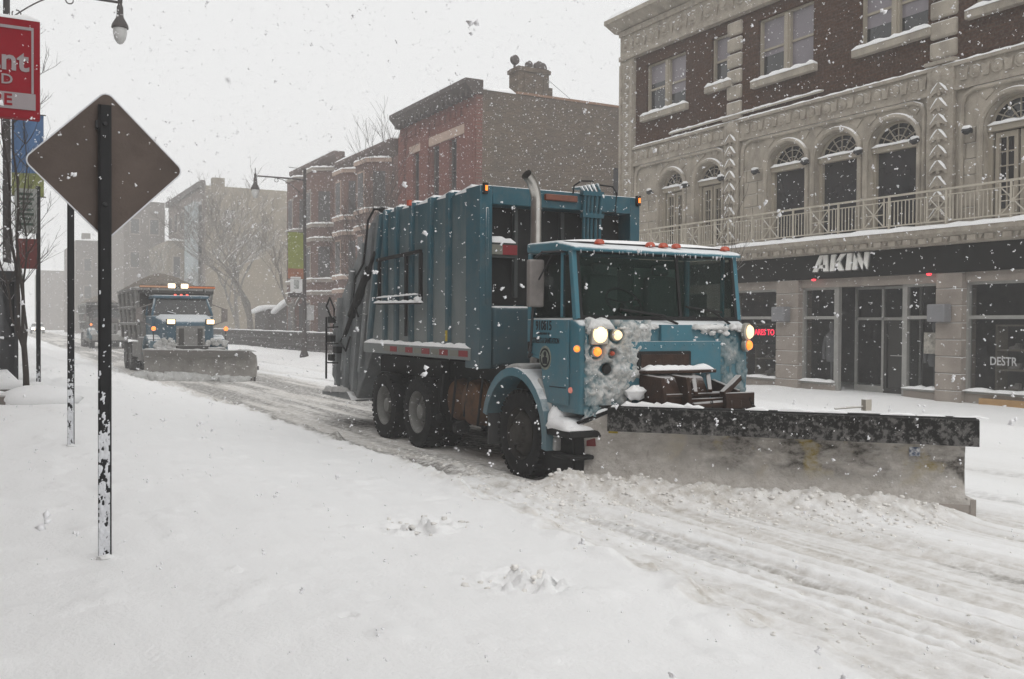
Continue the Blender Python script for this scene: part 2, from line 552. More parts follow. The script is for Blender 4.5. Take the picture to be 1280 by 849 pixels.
gx = axis_pts(-190, 190, 0.6, 9.5, 0.030, 1.09)
gy = axis_pts(-18, 880, 2.2, 12.5, 0.035, 1.012)
GX, GY = np.meshgrid(gx, gy)
GZ, GS, GA = ground_z(GX.ravel(), GY.ravel())
nx, ny = len(gx), len(gy)
me = bpy.data.meshes.new('snow_ground')
me.vertices.add(nx * ny)
me.vertices.foreach_set('co', np.stack([GX.ravel(), GY.ravel(), GZ], 1).ravel())
i0 = (np.arange(ny - 1)[:, None] * nx + np.arange(nx - 1)[None, :]).ravel()
q = np.stack([i0, i0 + 1, i0 + nx + 1, i0 + nx], 1)
me.loops.add(q.size); me.polygons.add(len(q))
me.loops.foreach_set('vertex_index', q.ravel())
me.polygons.foreach_set('loop_start', np.arange(len(q)) * 4)
me.update(calc_edges=True)
for nm, arr in (('slush', GS), ('asphalt', GA)):
    at = me.attributes.new(nm, 'FLOAT', 'POINT'); at.data.foreach_set('value', arr.astype(np.float32))
me.shade_smooth()
ground = bpy.data.objects.new('ground', me); COL.objects.link(ground)
tag(ground, kind='structure')
m, nt, out = nodes_of('snow_ground')
b = N(nt, 'ShaderNodeBsdfPrincipled'); nt.links.new(b.outputs[0], out.inputs[0])
tc = N(nt, 'ShaderNodeTexCoord'); co = tc.outputs['Object']
a1 = N(nt, 'ShaderNodeAttribute'); a1.attribute_name = 'slush'
a2 = N(nt, 'ShaderNodeAttribute'); a2.attribute_name = 'asphalt'
n1 = noise(nt, co, 9, 6, 0.7)
n2 = noise(nt, co, 2.0, 6, 0.7, (3.0, 0.5, 3.0))
snowc = mixc(nt, ramp01(nt, n2, 0.3, 0.7), (0.87, 0.872, 0.872), (0.90, 0.902, 0.902))
sl = math_n(nt, 'MULTIPLY', a1.outputs['Fac'], ramp01(nt, n1, 0.22, 0.62))
slc = mixc(nt, ramp01(nt, n2, 0.35, 0.65), (0.46, 0.43, 0.385), (0.66, 0.63, 0.59))
c = mixc(nt, sl, snowc, slc)
asf = math_n(nt, 'MULTIPLY', a2.outputs['Fac'], ramp01(nt, n1, 0.36, 0.6))
c = mixc(nt, asf, c, (0.11, 0.105, 0.10))
nt.links.new(c, b.inputs['Base Color']); b.inputs['Roughness'].default_value = 0.85
b.inputs['Specular IOR Level'].default_value = 0.2
nb = noise(nt, co, 30, 5, 0.65)
bp = N(nt, 'ShaderNodeBump'); bp.inputs['Strength'].default_value = 0.4; bp.inputs['Distance'].default_value = 0.025
nt.links.new(nb, bp.inputs['Height']); nt.links.new(bp.outputs[0], b.inputs['Normal'])
me.materials.append(m)
M_GROUND = m

# ------------------------------------------------------------------ haze: one box of even air
hz = MB().box(-200, 200, -20, 900, -2.0, 25.0).build('haze', bpy.data.materials.new('haze_air'))
hm = hz.data.materials[0]; hm.use_nodes = True
hm.node_tree.nodes.clear()
ho = hm.node_tree.nodes.new('ShaderNodeOutputMaterial')
pv = hm.node_tree.nodes.new('ShaderNodeVolumePrincipled')
pv.inputs['Color'].default_value = (0.99, 0.99, 0.99, 1)
pv.inputs['Density'].default_value = HAZE_DENSITY
pv.inputs['Anisotropy'].default_value = 0.2
hm.node_tree.links.new(pv.outputs[0], ho.inputs['Volume'])
tag(hz, kind='stuff')

# ------------------------------------------------------------------ materials of the buildings
M_BRICK = brick('brown_red_brick', 'x', (0.046, 0.0165, 0.006), (0.074, 0.028, 0.011), (0.042, 0.026, 0.017), frost=0.2)
M_BRICK_RED = brick('red_front_brick', 'x', (0.15, 0.036, 0.024), (0.20, 0.055, 0.038), (0.15, 0.08, 0.065), stain_amt=0.35, frost=0.2)
M_BRICK_SIDE = brick('common_side_brick', 'y', (0.085, 0.062, 0.044), (0.15, 0.11, 0.078), (0.16, 0.13, 0.10), stain=(0.05, 0.045, 0.045), stain_amt=0.55, frost=0.45)
M_BRICK_BROWN = brick('brownstone_brick', 'x', (0.13, 0.065, 0.053), (0.17, 0.088, 0.07), (0.15, 0.12, 0.105))
M_BRICK_TAN = brick('tan_wall_brick', 'y', (0.23, 0.19, 0.135), (0.28, 0.235, 0.17), (0.25, 0.22, 0.18))
M_BRICK_GREY = brick('grey_brown_brick', 'x', (0.16, 0.12, 0.105), (0.20, 0.155, 0.13), (0.2, 0.17, 0.15))
M_STONE = mat('cream_terracotta', (0.365, 0.325, 0.270), 0.75, var=0.22, vscale=1.6, bump=0.25, bscale=18, dirt=(0.17, 0.15, 0.125), dirt_amt=0.75, fscale=2.5, snow=0.9, frost=0.04, stretch=(1, 1, 0.5))
M_STONE_ORN = mat('carved_terracotta', (0.35, 0.312, 0.26), 0.8, var=0.16, vscale=4, bump=0.9, bscale=11, dirt=(0.19, 0.16, 0.13), dirt_amt=0.7, fscale=7, snow=0.9)
M_STONE_GREY = mat('grey_limestone', (0.32, 0.28, 0.245), 0.8, var=0.12, vscale=1.5, bump=0.2, bscale=20, dirt=(0.17, 0.145, 0.125), dirt_amt=0.5, fscale=2, snow=0.9)
M_LINTEL = mat('pale_pink_stone', (0.42, 0.31, 0.25), 0.85, var=0.1, vscale=3, snow=0.5)
M_DARKMETAL = mat('dark_metal', (0.03, 0.03, 0.032), 0.5, var=0.2, vscale=6, frost=0.1, fscale=9)
M_FRAME = mat('pale_window_frame', (0.34, 0.30, 0.24), 0.6, var=0.08, vscale=3, snow=0.6)
M_ALU = mat('grey_aluminium_frame', (0.36, 0.355, 0.335), 0.45, 0.3, var=0.1, vscale=4, snow=0.7, frost=0.1, fscale=7)
M_PANE = mat('dark_window_glass', (0.022, 0.022, 0.025), 0.06, var=0.3, vscale=0.7, spec=0.7)
M_BLIND = mat('grey_blind_sky_tint', (0.19, 0.17, 0.19), 0.35, var=0.12, vscale=1.2, spec=0.6)  # grey blind; its lavender tone paints in the reflected sky
M_SHOPGLASS = glass('shop_glass', (0.02, 0.022, 0.022), 0.06, 0.03, frost=0.22)
M_BLACKBAND = mat('black_fascia', (0.008, 0.007, 0.006), 0.6, spec=0.1, var=0.3, vscale=2, frost=0.08, fscale=14)
M_INTERIOR = mat('dim_shop_interior', (0.16, 0.15, 0.14), 0.9, var=0.2)
M_RAIL = mat('cream_painted_rail', (0.46, 0.42, 0.35), 0.6, var=0.1, vscale=5, snow=0.7)
M_CORNICE = mat('dark_cornice', (0.075, 0.06, 0.055), 0.8, var=0.2, vscale=3, snow=0.9)


def grid_wall(mb, a, ylo, yhi, zlo, zhi, holes, depth, axis='x'):
    """a wall slab with rectangular openings, thickness from a to a+depth"""
    ys = sorted({ylo, yhi, *[h[0] for h in holes], *[h[1] for h in holes]})
    zs = sorted({zlo, zhi, *[h[2] for h in holes], *[h[3] for h in holes]})
    ys = [y for y in ys if ylo <= y <= yhi]; zs = [z for z in zs if zlo <= z <= zhi]
    for i in range(len(ys) - 1):
        run = None
        cells = []
        for j in range(len(zs) - 1):
            cy, cz = (ys[i] + ys[i + 1]) / 2, (zs[j] + zs[j + 1]) / 2
            if any(h[0] < cy < h[1] and h[2] < cz < h[3] for h in holes):
                run = None
                continue
            if run is None:
                run = [zs[j], zs[j + 1]]; cells.append(run)
            else:
                run[1] = zs[j + 1]
        for z0, z1 in cells:
            if axis == 'x': mb.box(a, a + depth, ys[i], ys[i + 1], z0, z1)
            else: mb.box(ys[i], ys[i + 1], a, a + depth, z0, z1)
    return mb

FX = 19.5
# ------------------------------------------------------------------ unseen row added on our own side of the street (shades the pavement, mirrored in the windows across)
def near_row(y0, y1, h, label):
    t = thing('unseen_row_building', (-4.2, y0, 0), label, 'building')
    hs = []
    y = y0 + 1.0
    while y + 1.6 < y1:
        for z in (4.4, 8.0):
            hs.append((y, y + 1.3, z, z + 2.1))
        y += 2.9
    w = MB(); grid_wall(w, -4.6, y0 + 0.01, y1 - 0.01, 3.4, h, hs, 0.4); w.build('brick_wall', M_BRICK_BROWN, t)
    MB().box(-16, -4.9, y0 + 0.01, y1 - 0.01, -0.3, h - 0.2).build('building_core', M_INTERIOR, t)
    for a, b_, z0, z1 in hs:
        o = MB().box(-4.78, -4.7, a, b_, z0, z1).build('window', M_PANE, t)
        MB().box(-4.5, -4.06, a - 0.1, b_ + 0.1, z0 - 0.16, z0 - 0.003).build('sill', M_LINTEL, o)
    y = y0 + 0.3
    while y + 3.5 < y1:
        o = MB().box(-4.55, -4.45, y + 0.2, y + 3.3, 0.7, 2.9).build('shop_window', M_PANE, t)
        MB().box(-4.6, -4.2, y - 0.2, y + 0.2, -0.3, 3.398).build('pier', M_STONE_GREY, t); y += 3.6
    MB().box(-4.7, -4.25, y0 + 0.01, y1 - 0.01, 2.9, 3.397).build('shop_fascia', M_CORNICE, t)
    MB().box(-4.65, -3.9, y0 + 0.01, y1 - 0.01, h + 0.003, h + 0.5).build('cornice', M_CORNICE, t)
for a, b_, h, lb in ((-17, -2, 11.5, 'unseen brick row building behind the photographer on the near pavement'), (-2, 16, 12.5, 'unseen brick row building beside the photographer on the near pavement'), (16, 34, 11.0, 'unseen brick row building along the near pavement level with the bus shelter'), (34, 60, 12.5, 'unseen brick row building along the near pavement level with the salt truck')):
    near_row(a, b_, h, lb)

# ------------------------------------------------------------------ the corner building with the sneaker shop
shop = thing('commercial_building', (FX, 19, 0), 'cream terracotta and brown brick building with arched windows above the black shop fascia', 'building')
YL, YN = 27.6, 3.0          # far and near end of the facade
wins = [(24.15, 26.22, 8.85, 10.55), (22.08, 22.92, 9.12, 10.6), (18.8, 20.9, 8.85, 10.6), (15.22, 17.22, 8.85, 10.6), (12.1, 14.0, 8.95, 10.6), (9.0, 11.0, 8.85, 10.6), (5.5, 7.5, 8.85, 10.6)]
w = MB(); grid_wall(w, FX, YN, 26.8, 7.8, 10.92, wins, 0.4); w.build('brick_wall', M_BRICK, shop)
w = MB(); w.box(FX + 0.45, 40, YN, YL - 0.02, 3.2, 12.1); w.box(FX + 3.6, 40, YN, YL - 0.02, -0.2, 3.198); w.box(FX + 0.5, FX + 3.598, 26.9, YL - 0.02, -0.2, 3.198); w.build('building_core', M_INTERIOR, shop)
MB().box(FX + 0.2, FX + 3.598, YN, 26.8, -0.05, 0.05).build('shop_floor', M_INTERIOR, shop)
# arched storey
arches = [(24.80, 0.62), (22.98, 0.62), (19.72, 0.72), (17.95, 0.72), (16.18, 0.72), (13.0, 0.72), (11.0, 0.72), (9.0, 0.72), (5.6, 0.72)]
SP = 6.28                    # spring line of the arches
st = MB()
holes = [(c - r, c + r, 4.1, SP) for c, r in arches]
grid_wall(st, FX - 0.02, YN, 26.8, 4.1, SP, holes, 0.44)
ys = [26.8]
for c, r in arches:
    ys += [c + r, c - r]
ys.append(YN)
ZT = 7.32
for i in range(0, len(ys), 2):
    st.box(FX - 0.02, FX + 0.42, ys[i + 1], ys[i], SP, ZT)
for c, r in arches:
    K = 14
    for k in range(K):
        t0, t1 = math.pi * k / K, math.pi * (k + 1) / K
        y0, y1 = c + r * math.cos(t0), c + r * math.cos(t1)
        z0, z1 = SP + r * 0.85 * math.sin(t0), SP + r * 0.85 * math.sin(t1)
        st.prism([(y0, z0), (y1, z1), (y1, ZT), (y0, ZT)], 'x', FX - 0.02, FX + 0.42)
st.build('stone_wall', M_STONE, shop)
# block joints cut as thin dark lines are relief: courses of slightly raised blocks
bl = MB(); rnd = random.Random(4)
for j in range(6):
    z0 = 4.2 + j * 0.36
    y = 26.7
    while y > YN + 0.3:
        wd = rnd.choice((0.52, 0.62, 0.7))
        a, b_ = y - wd, y
        y -= wd + 0.03
        for lo, hi in [(a, b_)]:
            for c, r in arches:
                if lo < c + r + 0.17 and hi > c - r - 0.17:
                    if hi - (c + r + 0.17) > (c - r - 0.17) - lo: lo = max(lo, c + r + 0.17)
                    else: hi = min(hi, c - r - 0.17)
            for p0, p1 in ((21.5, 22.2), (14.3, 15.2)):
                if lo < p1 and hi > p0:
                    if hi - p1 > p0 - lo: lo = p1
                    else: hi = p0
            if hi - lo > 0.12: bl.box(FX - 0.045, FX - 0.018, lo, hi, z0, z0 + 0.335)
bl.build('stone_block', M_STONE, shop, bevel=0.006, seg=1)
# archivolts: reveal rings
for c, r in arches:
    ar = MB()
    pts = [(FX - 0.05, c + r + 0.08, 4.12)] + [(FX - 0.05, c + (r + 0.08) * math.cos(math.pi * k / 18), SP + (r * 0.85 + 0.08) * math.sin(math.pi * k / 18)) for k in range(19)] + [(FX - 0.05, c - r - 0.08, 4.12)]
    ar.tube(pts, 0.075, 6)
    K = 9
    for k in range(2, K - 2):
        t = math.pi * (k + 0.5) / K
        d = Vector((0, math.cos(t), math.sin(t)))
        p = Vector((FX - 0.03, c, SP)) + d * (r + 0.17); q = Vector((FX - 0.03, c, SP)) + d * (r + 0.42)
        ar.bar(p, q, 0.035, 0.235 * (r + 0.3) / 0.85, (0, math.sin(t), -math.cos(t)))
    ar.build('archivolt', M_STONE, shop, bevel=0.008, seg=1)


def arch_window(c, r, door):
    wnd = MB()
    xg = FX + 0.2
    z0, zs = 4.15, SP - 0.06
    for y in (c - r + 0.04, c + r - 0.04):
        wnd.box(xg - 0.06, xg + 0.06, y - 0.06, y + 0.06, z0, zs)
    wnd.box(xg - 0.12, xg + 0.06, c - r + 0.02, c + r - 0.02, zs - 0.05, zs + 0.09)
    rr = r - 0.05
    wnd.tube([(xg, c + rr * math.cos(math.pi * k / 16), SP + 0.02 + rr * 0.85 * math.sin(math.pi * k / 16)) for k in range(17)], 0.045, 6)
    for k in range(1, 6):
        t = math.pi * k / 6
        wnd.bar((xg, c, SP + 0.05), (xg, c + rr * math.cos(t), SP + 0.02 + rr * 0.85 * math.sin(t)), 0.022, 0.03)
    for f in (0.38, 0.7):
        wnd.tube([(xg, c + rr * f * math.cos(math.pi * k / 10), SP + 0.04 + rr * 0.85 * f * math.sin(math.pi * k / 10)) for k in range(11)], 0.012, 4)
    if door:
        for s in (-1, 1):
            y0 = c + s * 0.03; y1 = c + s * (r - 0.16)
            ya, yb = min(y0, y1), max(y0, y1)
            wnd.box(xg - 0.04, xg + 0.03, ya, ya + 0.09, z0, zs - 0.08); wnd.box(xg - 0.04, xg + 0.03, yb - 0.09, yb, z0, zs - 0.08)
            wnd.box(xg - 0.04, xg + 0.03, ya + 0.09, yb - 0.09, zs - 0.2, zs - 0.08); wnd.box(xg - 0.04, xg + 0.03, ya + 0.09, yb - 0.09, z0, z0 + 0.3)
            ym = (ya + yb) / 2
            wnd.box(xg - 0.03, xg + 0.02, ym - 0.012, ym + 0.012, z0 + 0.3, zs - 0.2)
            for j in range(1, 5):
                zz = z0 + 0.3 + (zs - 0.5 - z0) * j / 5
                wnd.box(xg - 0.03, xg + 0.02, ya + 0.09, ym - 0.012, zz - 0.012, zz + 0.012)
                wnd.box(xg - 0.03, xg + 0.02, ym + 0.012, yb - 0.09, zz - 0.012, zz + 0.012)
    else:
        wnd.box(xg - 0.03, xg + 0.03, c - 0.02, c + 0.02, z0, z0 + 0.01)
    o = wnd.build('arched_window', M_FRAME, shop)
    pn = MB()
    pn.box(xg + 0.035, xg + 0.05, c - r, c + r, z0, zs + 0.05)
    K = 14
    poly = [(c + r * math.cos(math.pi * k / K), SP + r * 0.85 * math.sin(math.pi * k / K)) for k in range(K + 1)]
    pn.prism(poly, 'x', xg + 0.052, xg + 0.066)
    pn.build('pane', M_PANE, o)
    s = MB(); s.snow((xg - 0.09, c - r + 0.03, zs + 0.09), (xg - 0.09, c + r - 0.03, zs + 0.09), 0.16, 0.07, int(c * 10))
    s.build('snow_cap', M_SNOW, o, smooth=True)

for i, (c, r) in enumerate(arches):
    arch_window(c, r, i in (0, 1, 5, 6, 7))
# lamps on the stone between the arches
lamp_y = [(25.72, 0), (23.88, 0), (22.2, 0), (20.75, 0), (18.85, 0), (17.06, 0), (15.38, 0), (14.0, 0)]
for y, _ in lamp_y:
    l = MB(); zz = 6.22
    l.tube([(FX - 0.03, y, zz), (FX - 0.22, y, zz)], 0.025, 6)
    l.tube([(FX - 0.22, y - 0.11, zz + 0.03), (FX - 0.22, y + 0.02, zz - 0.01)], [0.05, 0.075], 8)
    l.tube([(FX - 0.22, y + 0.02, zz - 0.01), (FX - 0.22, y + 0.11, zz + 0.03)], [0.075, 0.05], 8)
    l.lathe([(0, -0.03), (0.07, -0.03), (0.07, 0.0), (0, 0.0)], (FX - 0.03, y, zz), (-1, 0, 0), 10)
    o = l.build('spot_lamp', M_DARKMETAL, shop)
    MB().blob((FX - 0.22, y, zz + 0.08), (0.07, 0.12, 0.05), int(y * 9)).build('snow_cap', M_SNOW, o, smooth=True)
# ornamental band
bd = MB(); bd.box(FX - 0.08, FX + 0.42, YN, 26.8, ZT + 0.003, 7.78)
bd.box(FX - 0.15, FX + 0.3, YN, 26.8, 7.783, 7.86)
bd.box(FX - 0.12, FX + 0.3, YN, 26.8, ZT - 0.09, ZT)
y = 26.6; k = 0
while y > YN:
    if not (14.3 < y < 15.2 or 21.4 < y < 22.2):
        if k % 2: bd.lathe([(0.0, 0.05), (0.06, 0.045), (0.11, 0.02), (0.14, 0.03), (0.17, -0.01)], (FX - 0.082, y, 7.56), (-1, 0, 0), 10)
        else:
            bd.prism([(y - 0.07, 7.42), (y + 0.07, 7.42), (y + 0.11, 7.70), (y, 7.64), (y - 0.11, 7.70)], 'x', FX - 0.13, FX - 0.08)
    y -= 0.27; k += 1
bd.build('ornamental_band', M_STONE_ORN, shop)
# rounded panel mouldings framing each bay
mo = MB()
for ya, yb in ((22.25, 26.7), (15.25, 21.45), (9, 14.25)):
    z1 = ZT - 0.14
    mo.tube([(FX - 0.06, yb, 4.2), (FX - 0.06, yb, z1 - 0.3), (FX - 0.06, yb - 0.08, z1 - 0.1), (FX - 0.06, yb - 0.3, z1), (FX - 0.06, ya + 0.3, z1), (FX - 0.06, ya + 0.08, z1 - 0.1), (FX - 0.06, ya, z1 - 0.3), (FX - 0.06, ya, 4.2)], 0.055, 6)
mo.build('panel_moulding', M_STONE, shop, smooth=True)
# ornate pilasters with leaf chevrons
for ya, yb in ((21.55, 22.15), (14.42, 15.12)):
    p = MB(); yc = (ya + yb) / 2
    p.box(FX - 0.14, FX + 0.1, ya, yb, 4.12, 7.9)
    for j in range(9):
        z = 4.35 + j * 0.36
        for s in (-1, 1):
            p.prism([(yc, z + 0.26), (yc + s * 0.20, z + 0.04), (yc + s * 0.22, z - 0.06), (yc + s * 0.09, z + 0.02), (yc, z)], 'x', FX - 0.2, FX - 0.143)
        p.blob((FX - 0.16, yc, z + 0.02), (0.07, 0.06, 0.09), j, 6, 4, 0.1)
    p.lathe([(0, 0.10), (0.1, 0.09), (0.2, 0.04), (0.27, 0.0)], (FX - 0.143, yc, 7.62), (-1, 0, 0), 12)
    p.box(FX - 0.2, FX + 0.1, ya - 0.04, yb + 0.04, 7.903, 7.99)
    o = p.build('ornate_pilaster', M_STONE_ORN, shop)
    s = MB()
    for j in range(9):
        z = 4.35 + j * 0.36
        for q in (-1, 1):
            s.snow((FX - 0.18, yc + q * 0.02, z + 0.24), (FX - 0.18, yc + q * 0.21, z + 0.03), 0.07, 0.05, j, 0.06, side=(1, 0, 0))
    s.build('snow_cap', M_SNOW, o, smooth=True)
    qn = MB()
    z = 8.06
    while z < 10.85:
        qn.box(FX - 0.09, FX + 0.1, ya + 0.0, yb, z, min(z + 0.40, 10.88)); z += 0.47
    qn.build('quoin_stone', M_STONE, shop, bevel=0.05, seg=2)
# corner pilaster, frieze and cornice
cp = MB(); cp.box(FX - 0.10, FX + 0.5, 26.803, YL, 0, 10.92)
cp.box(FX - 0.16, FX - 0.1, 26.83, 26.95, 0.5, 10.8); cp.box(FX - 0.16, FX - 0.1, 27.47, 27.58, 0.5, 10.8)
for j in range(20):
    z = 4.3 + j * 0.33
    cp.lathe([(0.0, 0.06), (0.06, 0.05), (0.11, 0.0), (0.14, 0.03), (0.17, 0.0)], (FX - 0.1, 27.21, z), (-1, 0, 0), 8)
cp.build('corner_pilaster', M_STONE_ORN, shop)
fr = MB(); fr.box(FX - 0.10, FX + 0.5, YN, YL, 10.923, 12.0)
fr.box(FX - 0.17, FX - 0.1, YN, YL, 10.95, 11.1); fr.box(FX - 0.17, FX - 0.1, YN, YL, 11.78, 11.95)
y = 27.3
while y > YN:
    fr.lathe([(0, 0.06), (0.09, 0.05), (0.13, 0.01), (0.19, 0.04), (0.24, 0.0)], (FX - 0.1, y, 11.44), (-1, 0, 0), 9)
    fr.prism([(y - 0.42, 11.2), (y - 0.3, 11.5), (y - 0.36, 11.68), (y - 0.48, 11.5)], 'x', FX - 0.15, FX - 0.1)
    y -= 0.72
fr.build('frieze', M_STONE_ORN, shop)
co_ = MB()
co_.prism([(FX - 0.12, 12.003), (FX - 0.5, 12.22), (FX - 0.56, 12.24), (FX - 0.56, 12.38), (FX + 0.6, 12.38), (FX + 0.6, 12.003)], 'y', YN, YL + 0.35)
co_.build('cornice', M_STONE, shop)
s = MB(); s.snow((FX - 0.1, YL + 0.3, 12.38), (FX - 0.1, YN, 12.38), 0.9, 0.16, 3, 0.4); s.build('snow_cap', M_SNOW, shop, smooth=True)
# sash windows on the brick floor
for i, (y0, y1, z0, z1) in enumerate(wins):
    fm = MB(); xg = FX + 0.16
    units = [(y0, y1)] if y1 - y0 < 1.2 else [(y0, (y0 + y1) / 2 - 0.06), ((y0 + y1) / 2 + 0.06, y1)]
    fm.box(xg - 0.06, xg + 0.08, y0, y1, z1 - 0.06, z1)
    fm.box(xg - 0.06, xg + 0.08, y0, y1, z0, z0 + 0.06)
    for a, b_ in units:
        for yy in (a, b_ - 0.06): fm.box(xg - 0.08, xg + 0.08, yy, yy + 0.06, z0 + 0.06, z1 - 0.06)
        fm.box(xg - 0.02, xg + 0.06, a + 0.06, b_ - 0.06, (z0 + z1) / 2 - 0.03, (z0 + z1) / 2 + 0.03)
    if len(units) == 2:
        fm.box(xg - 0.12, xg + 0.08, units[0][1], units[1][0], z0 + 0.06, z1 - 0.06)
    o = fm.build('window', M_FRAME, shop)
    pn = MB(); bn = MB()
    for j, (a, b_) in enumerate(units):
        zb = z0 + (0.30, 0.62, 0.5, 0.45, 0.75, 0.4, 0.3)[(i * 2 + j) % 7] * (z1 - z0) * (0.1 if (i + j) % 3 == 2 else 1)
        pn.box(xg + 0.02, xg + 0.03, a + 0.06, b_ - 0.06, z0 + 0.06, zb)
        bn.box(xg + 0.02, xg + 0.03, a + 0.06, b_ - 0.06, zb + 0.002, z1 - 0.06)
    pn.build('pane', M_PANE, o); bn.build('blind', M_BLIND, o)
    sl = MB(); sl.box(FX - 0.16, FX + 0.1, y0 - 0.16, y1 + 0.16, z0 - 0.2, z0 - 0.004); sl.build('sill', M_STONE, o, bevel=0.02)
    s = MB(); s.snow((FX - 0.06, y0 - 0.15, z0 - 0.008), (FX - 0.06, y1 + 0.15, z0 - 0.008), 0.24, 0.10, i); s.build('snow_cap', M_SNOW, o, smooth=True)
# thin conduit with snow above the band
s = MB(); s.tube([(FX - 0.05, 24.9, 8.02), (FX - 0.05, 18.4, 8.06)], 0.03, 6); s.build('conduit_pipe', M_RAIL, shop)
s = MB(); s.snow((FX - 0.05, 24.9, 8.04), (FX - 0.05, 18.4, 8.08), 0.08, 0.05, 5); s.build('snow_cap', M_SNOW, shop, smooth=True)
s = MB(); s.snow((FX - 0.07, 26.8, 7.858), (FX - 0.07, YN, 7.858), 0.16, 0.05, 6); s.build('snow_cap', M_SNOW, shop, smooth=True)
# balcony ledge
lg = MB()
lg.prism([(FX, 3.72), (FX - 0.35, 3.72), (FX - 0.45, 3.84), (FX - 0.62, 3.87), (FX - 0.70, 3.95), (FX - 0.70, 4.06), (FX, 4.06)], 'y', YN, 27.2)
y = 27.1
while y > YN:
    lg.box(FX - 0.645, FX - 0.58, y - 0.2, y, 3.74, 3.86)
    lg.prism([(y - 0.36, 3.86), (y - 0.30, 3.76), (y - 0.24, 3.86)], 'x', FX - 0.61, FX - 0.5)
    y -= 0.42
lg.build('balcony_ledge', M_STONE_ORN, shop)
s = MB(); s.snow((FX - 0.36, 27.2, 4.058), (FX - 0.36, YN, 4.058), 0.72, 0.13, 7, 0.3, rough=0.2); s.build('snow_cap', M_SNOW, shop, smooth=True)
rl = MB(); xr = FX - 0.62
for z, t in ((4.93, 0.045), (4.80, 0.025), (4.22, 0.03)):
    rl.box(xr - t / 2, xr + t / 2, YN, 27.1, z - t / 2, z + t / 2)
y = 27.05; k = 0
panels = [19.7, 17.92, 16.2, 14.4, 21.7, 23.0, 24.9, 12.6]
while y > YN:
    if not any(abs(y - p) < 0.30 for p in panels):
        rl.box(xr - 0.009, xr + 0.009, y - 0.009, y + 0.009, 4.235, 4.787)
    y -= 0.105
for p in panels:
    for yy in (p - 0.3, p + 0.3): rl.box(xr - 0.014, xr + 0.014, yy - 0.014, yy + 0.014, 4.235, 4.9)
    for t in range(4):
        a = math.pi * t / 4
        dy, dz = math.cos(a), math.sin(a)
        L = 0.27
        L = L / max(abs(dy), abs(dz))
        rl.bar((xr, p - dy * L, 4.51 - dz * L), (xr, p + dy * L, 4.51 + dz * L), 0.02, 0.02)
    rl.lathe([(0, 0.02), (0.045, 0.02), (0.045, -0.02), (0, -0.02)], (xr, p, 4.51), (1, 0, 0), 10)
for y in np.arange(26.6, YN, -1.55):
    rl.box(xr - 0.022, xr + 0.022, y - 0.022, y + 0.022, 4.06, 4.905)
rl.build('balcony_railing', M_RAIL, shop)
# ---- shop front
bb = MB(); bb.box(FX - 0.16, FX + 0.3, YN, 27.1, 3.09, 3.715); bb.build('black_fascia', M_BLACKBAND, shop)
PIL = [(19.12, 19.95), (14.14, 14.82), (21.9, 22.9), (9.0, 9.7)]
for a, b_ in PIL:
    pp = MB()
    for j in range(8):
        z0 = 0.0 + j * 0.39
        z1 = min(z0 + 0.375, 3.08)
        pp.box(FX - 0.13, FX + 0.4, a, b_, z0, z1)
    pp.box(FX - 0.10, FX + 0.38, a + 0.01, b_ - 0.01, 0, 3.08)
    pp.build('stone_pillar', M_STONE_GREY, shop, bevel=0.01, seg=1)
hd = MB(); hd.box(FX - 0.02, FX + 0.35, YN, 26.8, 2.86, 3.085); hd.build('stone_header', M_STONE_GREY, shop)


def glazed(y0, y1, z0, z1, transom, muls, x=FX + 0.12, name='shop_window'):
    f = MB(); t = 0.06
    f.box(x - 0.06, x + 0.06, y0, y1, z1 - t, z1); f.box(x - 0.08, x + 0.06, y0, y1, z0, z0 + t)
    for yy in [y0, *muls, y1 - t]: f.box(x - 0.075, x + 0.055, yy, yy + t, z0 + t, z1 - t)
    if transom: f.box(x - 0.05, x + 0.05, y0 + t, y1 - t, transom - 0.04, transom + 0.04)
    o = f.build(name, M_ALU, shop)
    MB().box(x + 0.012, x + 0.022, y0 + t, y1 - t, z0 + t, z1 - t).build('pane', M_SHOPGLASS, o)
    s = MB(); s.snow((x - 0.12, y0 + 0.02, z0 + t), (x - 0.12, y1 - 0.02, z0 + t), 0.22, 0.07, int(y0 * 10)); s.build('snow_cap', M_SNOW, o, smooth=True)
    MB().box(x - 0.1, x + 0.1, y0, y1, -0.1, z0 - 0.003).build('stall_riser', M_STONE_GREY, o)
    return o

glazed(19.95, 21.9, 0.30, 2.86, 2.06, [])
glazed(22.9, 26.8, 0.30, 2.86, 2.06, [24.8])
glazed(17.95, 19.12, 0.30, 2.86, 2.06, [])
glazed(14.82, 15.80, 0.30, 2.86, 2.06, [])
glazed(9.7, 14.14, 0.34, 2.86, 2.06, [11.9])
glazed(3.0, 9.0, 0.34, 2.86, 2.06, [6.0])
# recessed entrance with door
en = MB(); xd = FX + 0.75
en.box(FX + 0.05, FX + 0.17, 15.80, 15.88, 0.0, 2.86); en.box(FX + 0.05, FX + 0.17, 17.87, 17.95, 0.0, 2.86)
for yy in (15.85, 16.98, 17.85): en.box(xd - 0.04, xd + 0.04, yy, yy + 0.07, 0.05, 2.86)
en.box(xd - 0.04, xd + 0.04, 15.9, 17.9, 2.0, 2.07); en.box(xd - 0.04, xd + 0.04, 15.9, 17.9, 2.80, 2.86); en.box(xd - 0.04, xd + 0.04, 17.05, 17.85, 0.05, 0.3)
eo = en.build('shop_entrance', M_ALU, shop)
g = MB(); g.box(xd + 0.005, xd + 0.015, 17.05, 17.85, 0.3, 2.0); g.box(xd + 0.005, xd + 0.015, 15.92, 17.85, 2.07, 2.8)
g.box(FX + 0.2, xd - 0.05, 15.83, 15.84, 0.3, 2.86); g.box(FX + 0.2, xd - 0.05, 17.9, 17.91, 0.3, 2.86)
g.build('pane', M_SHOPGLASS, eo)
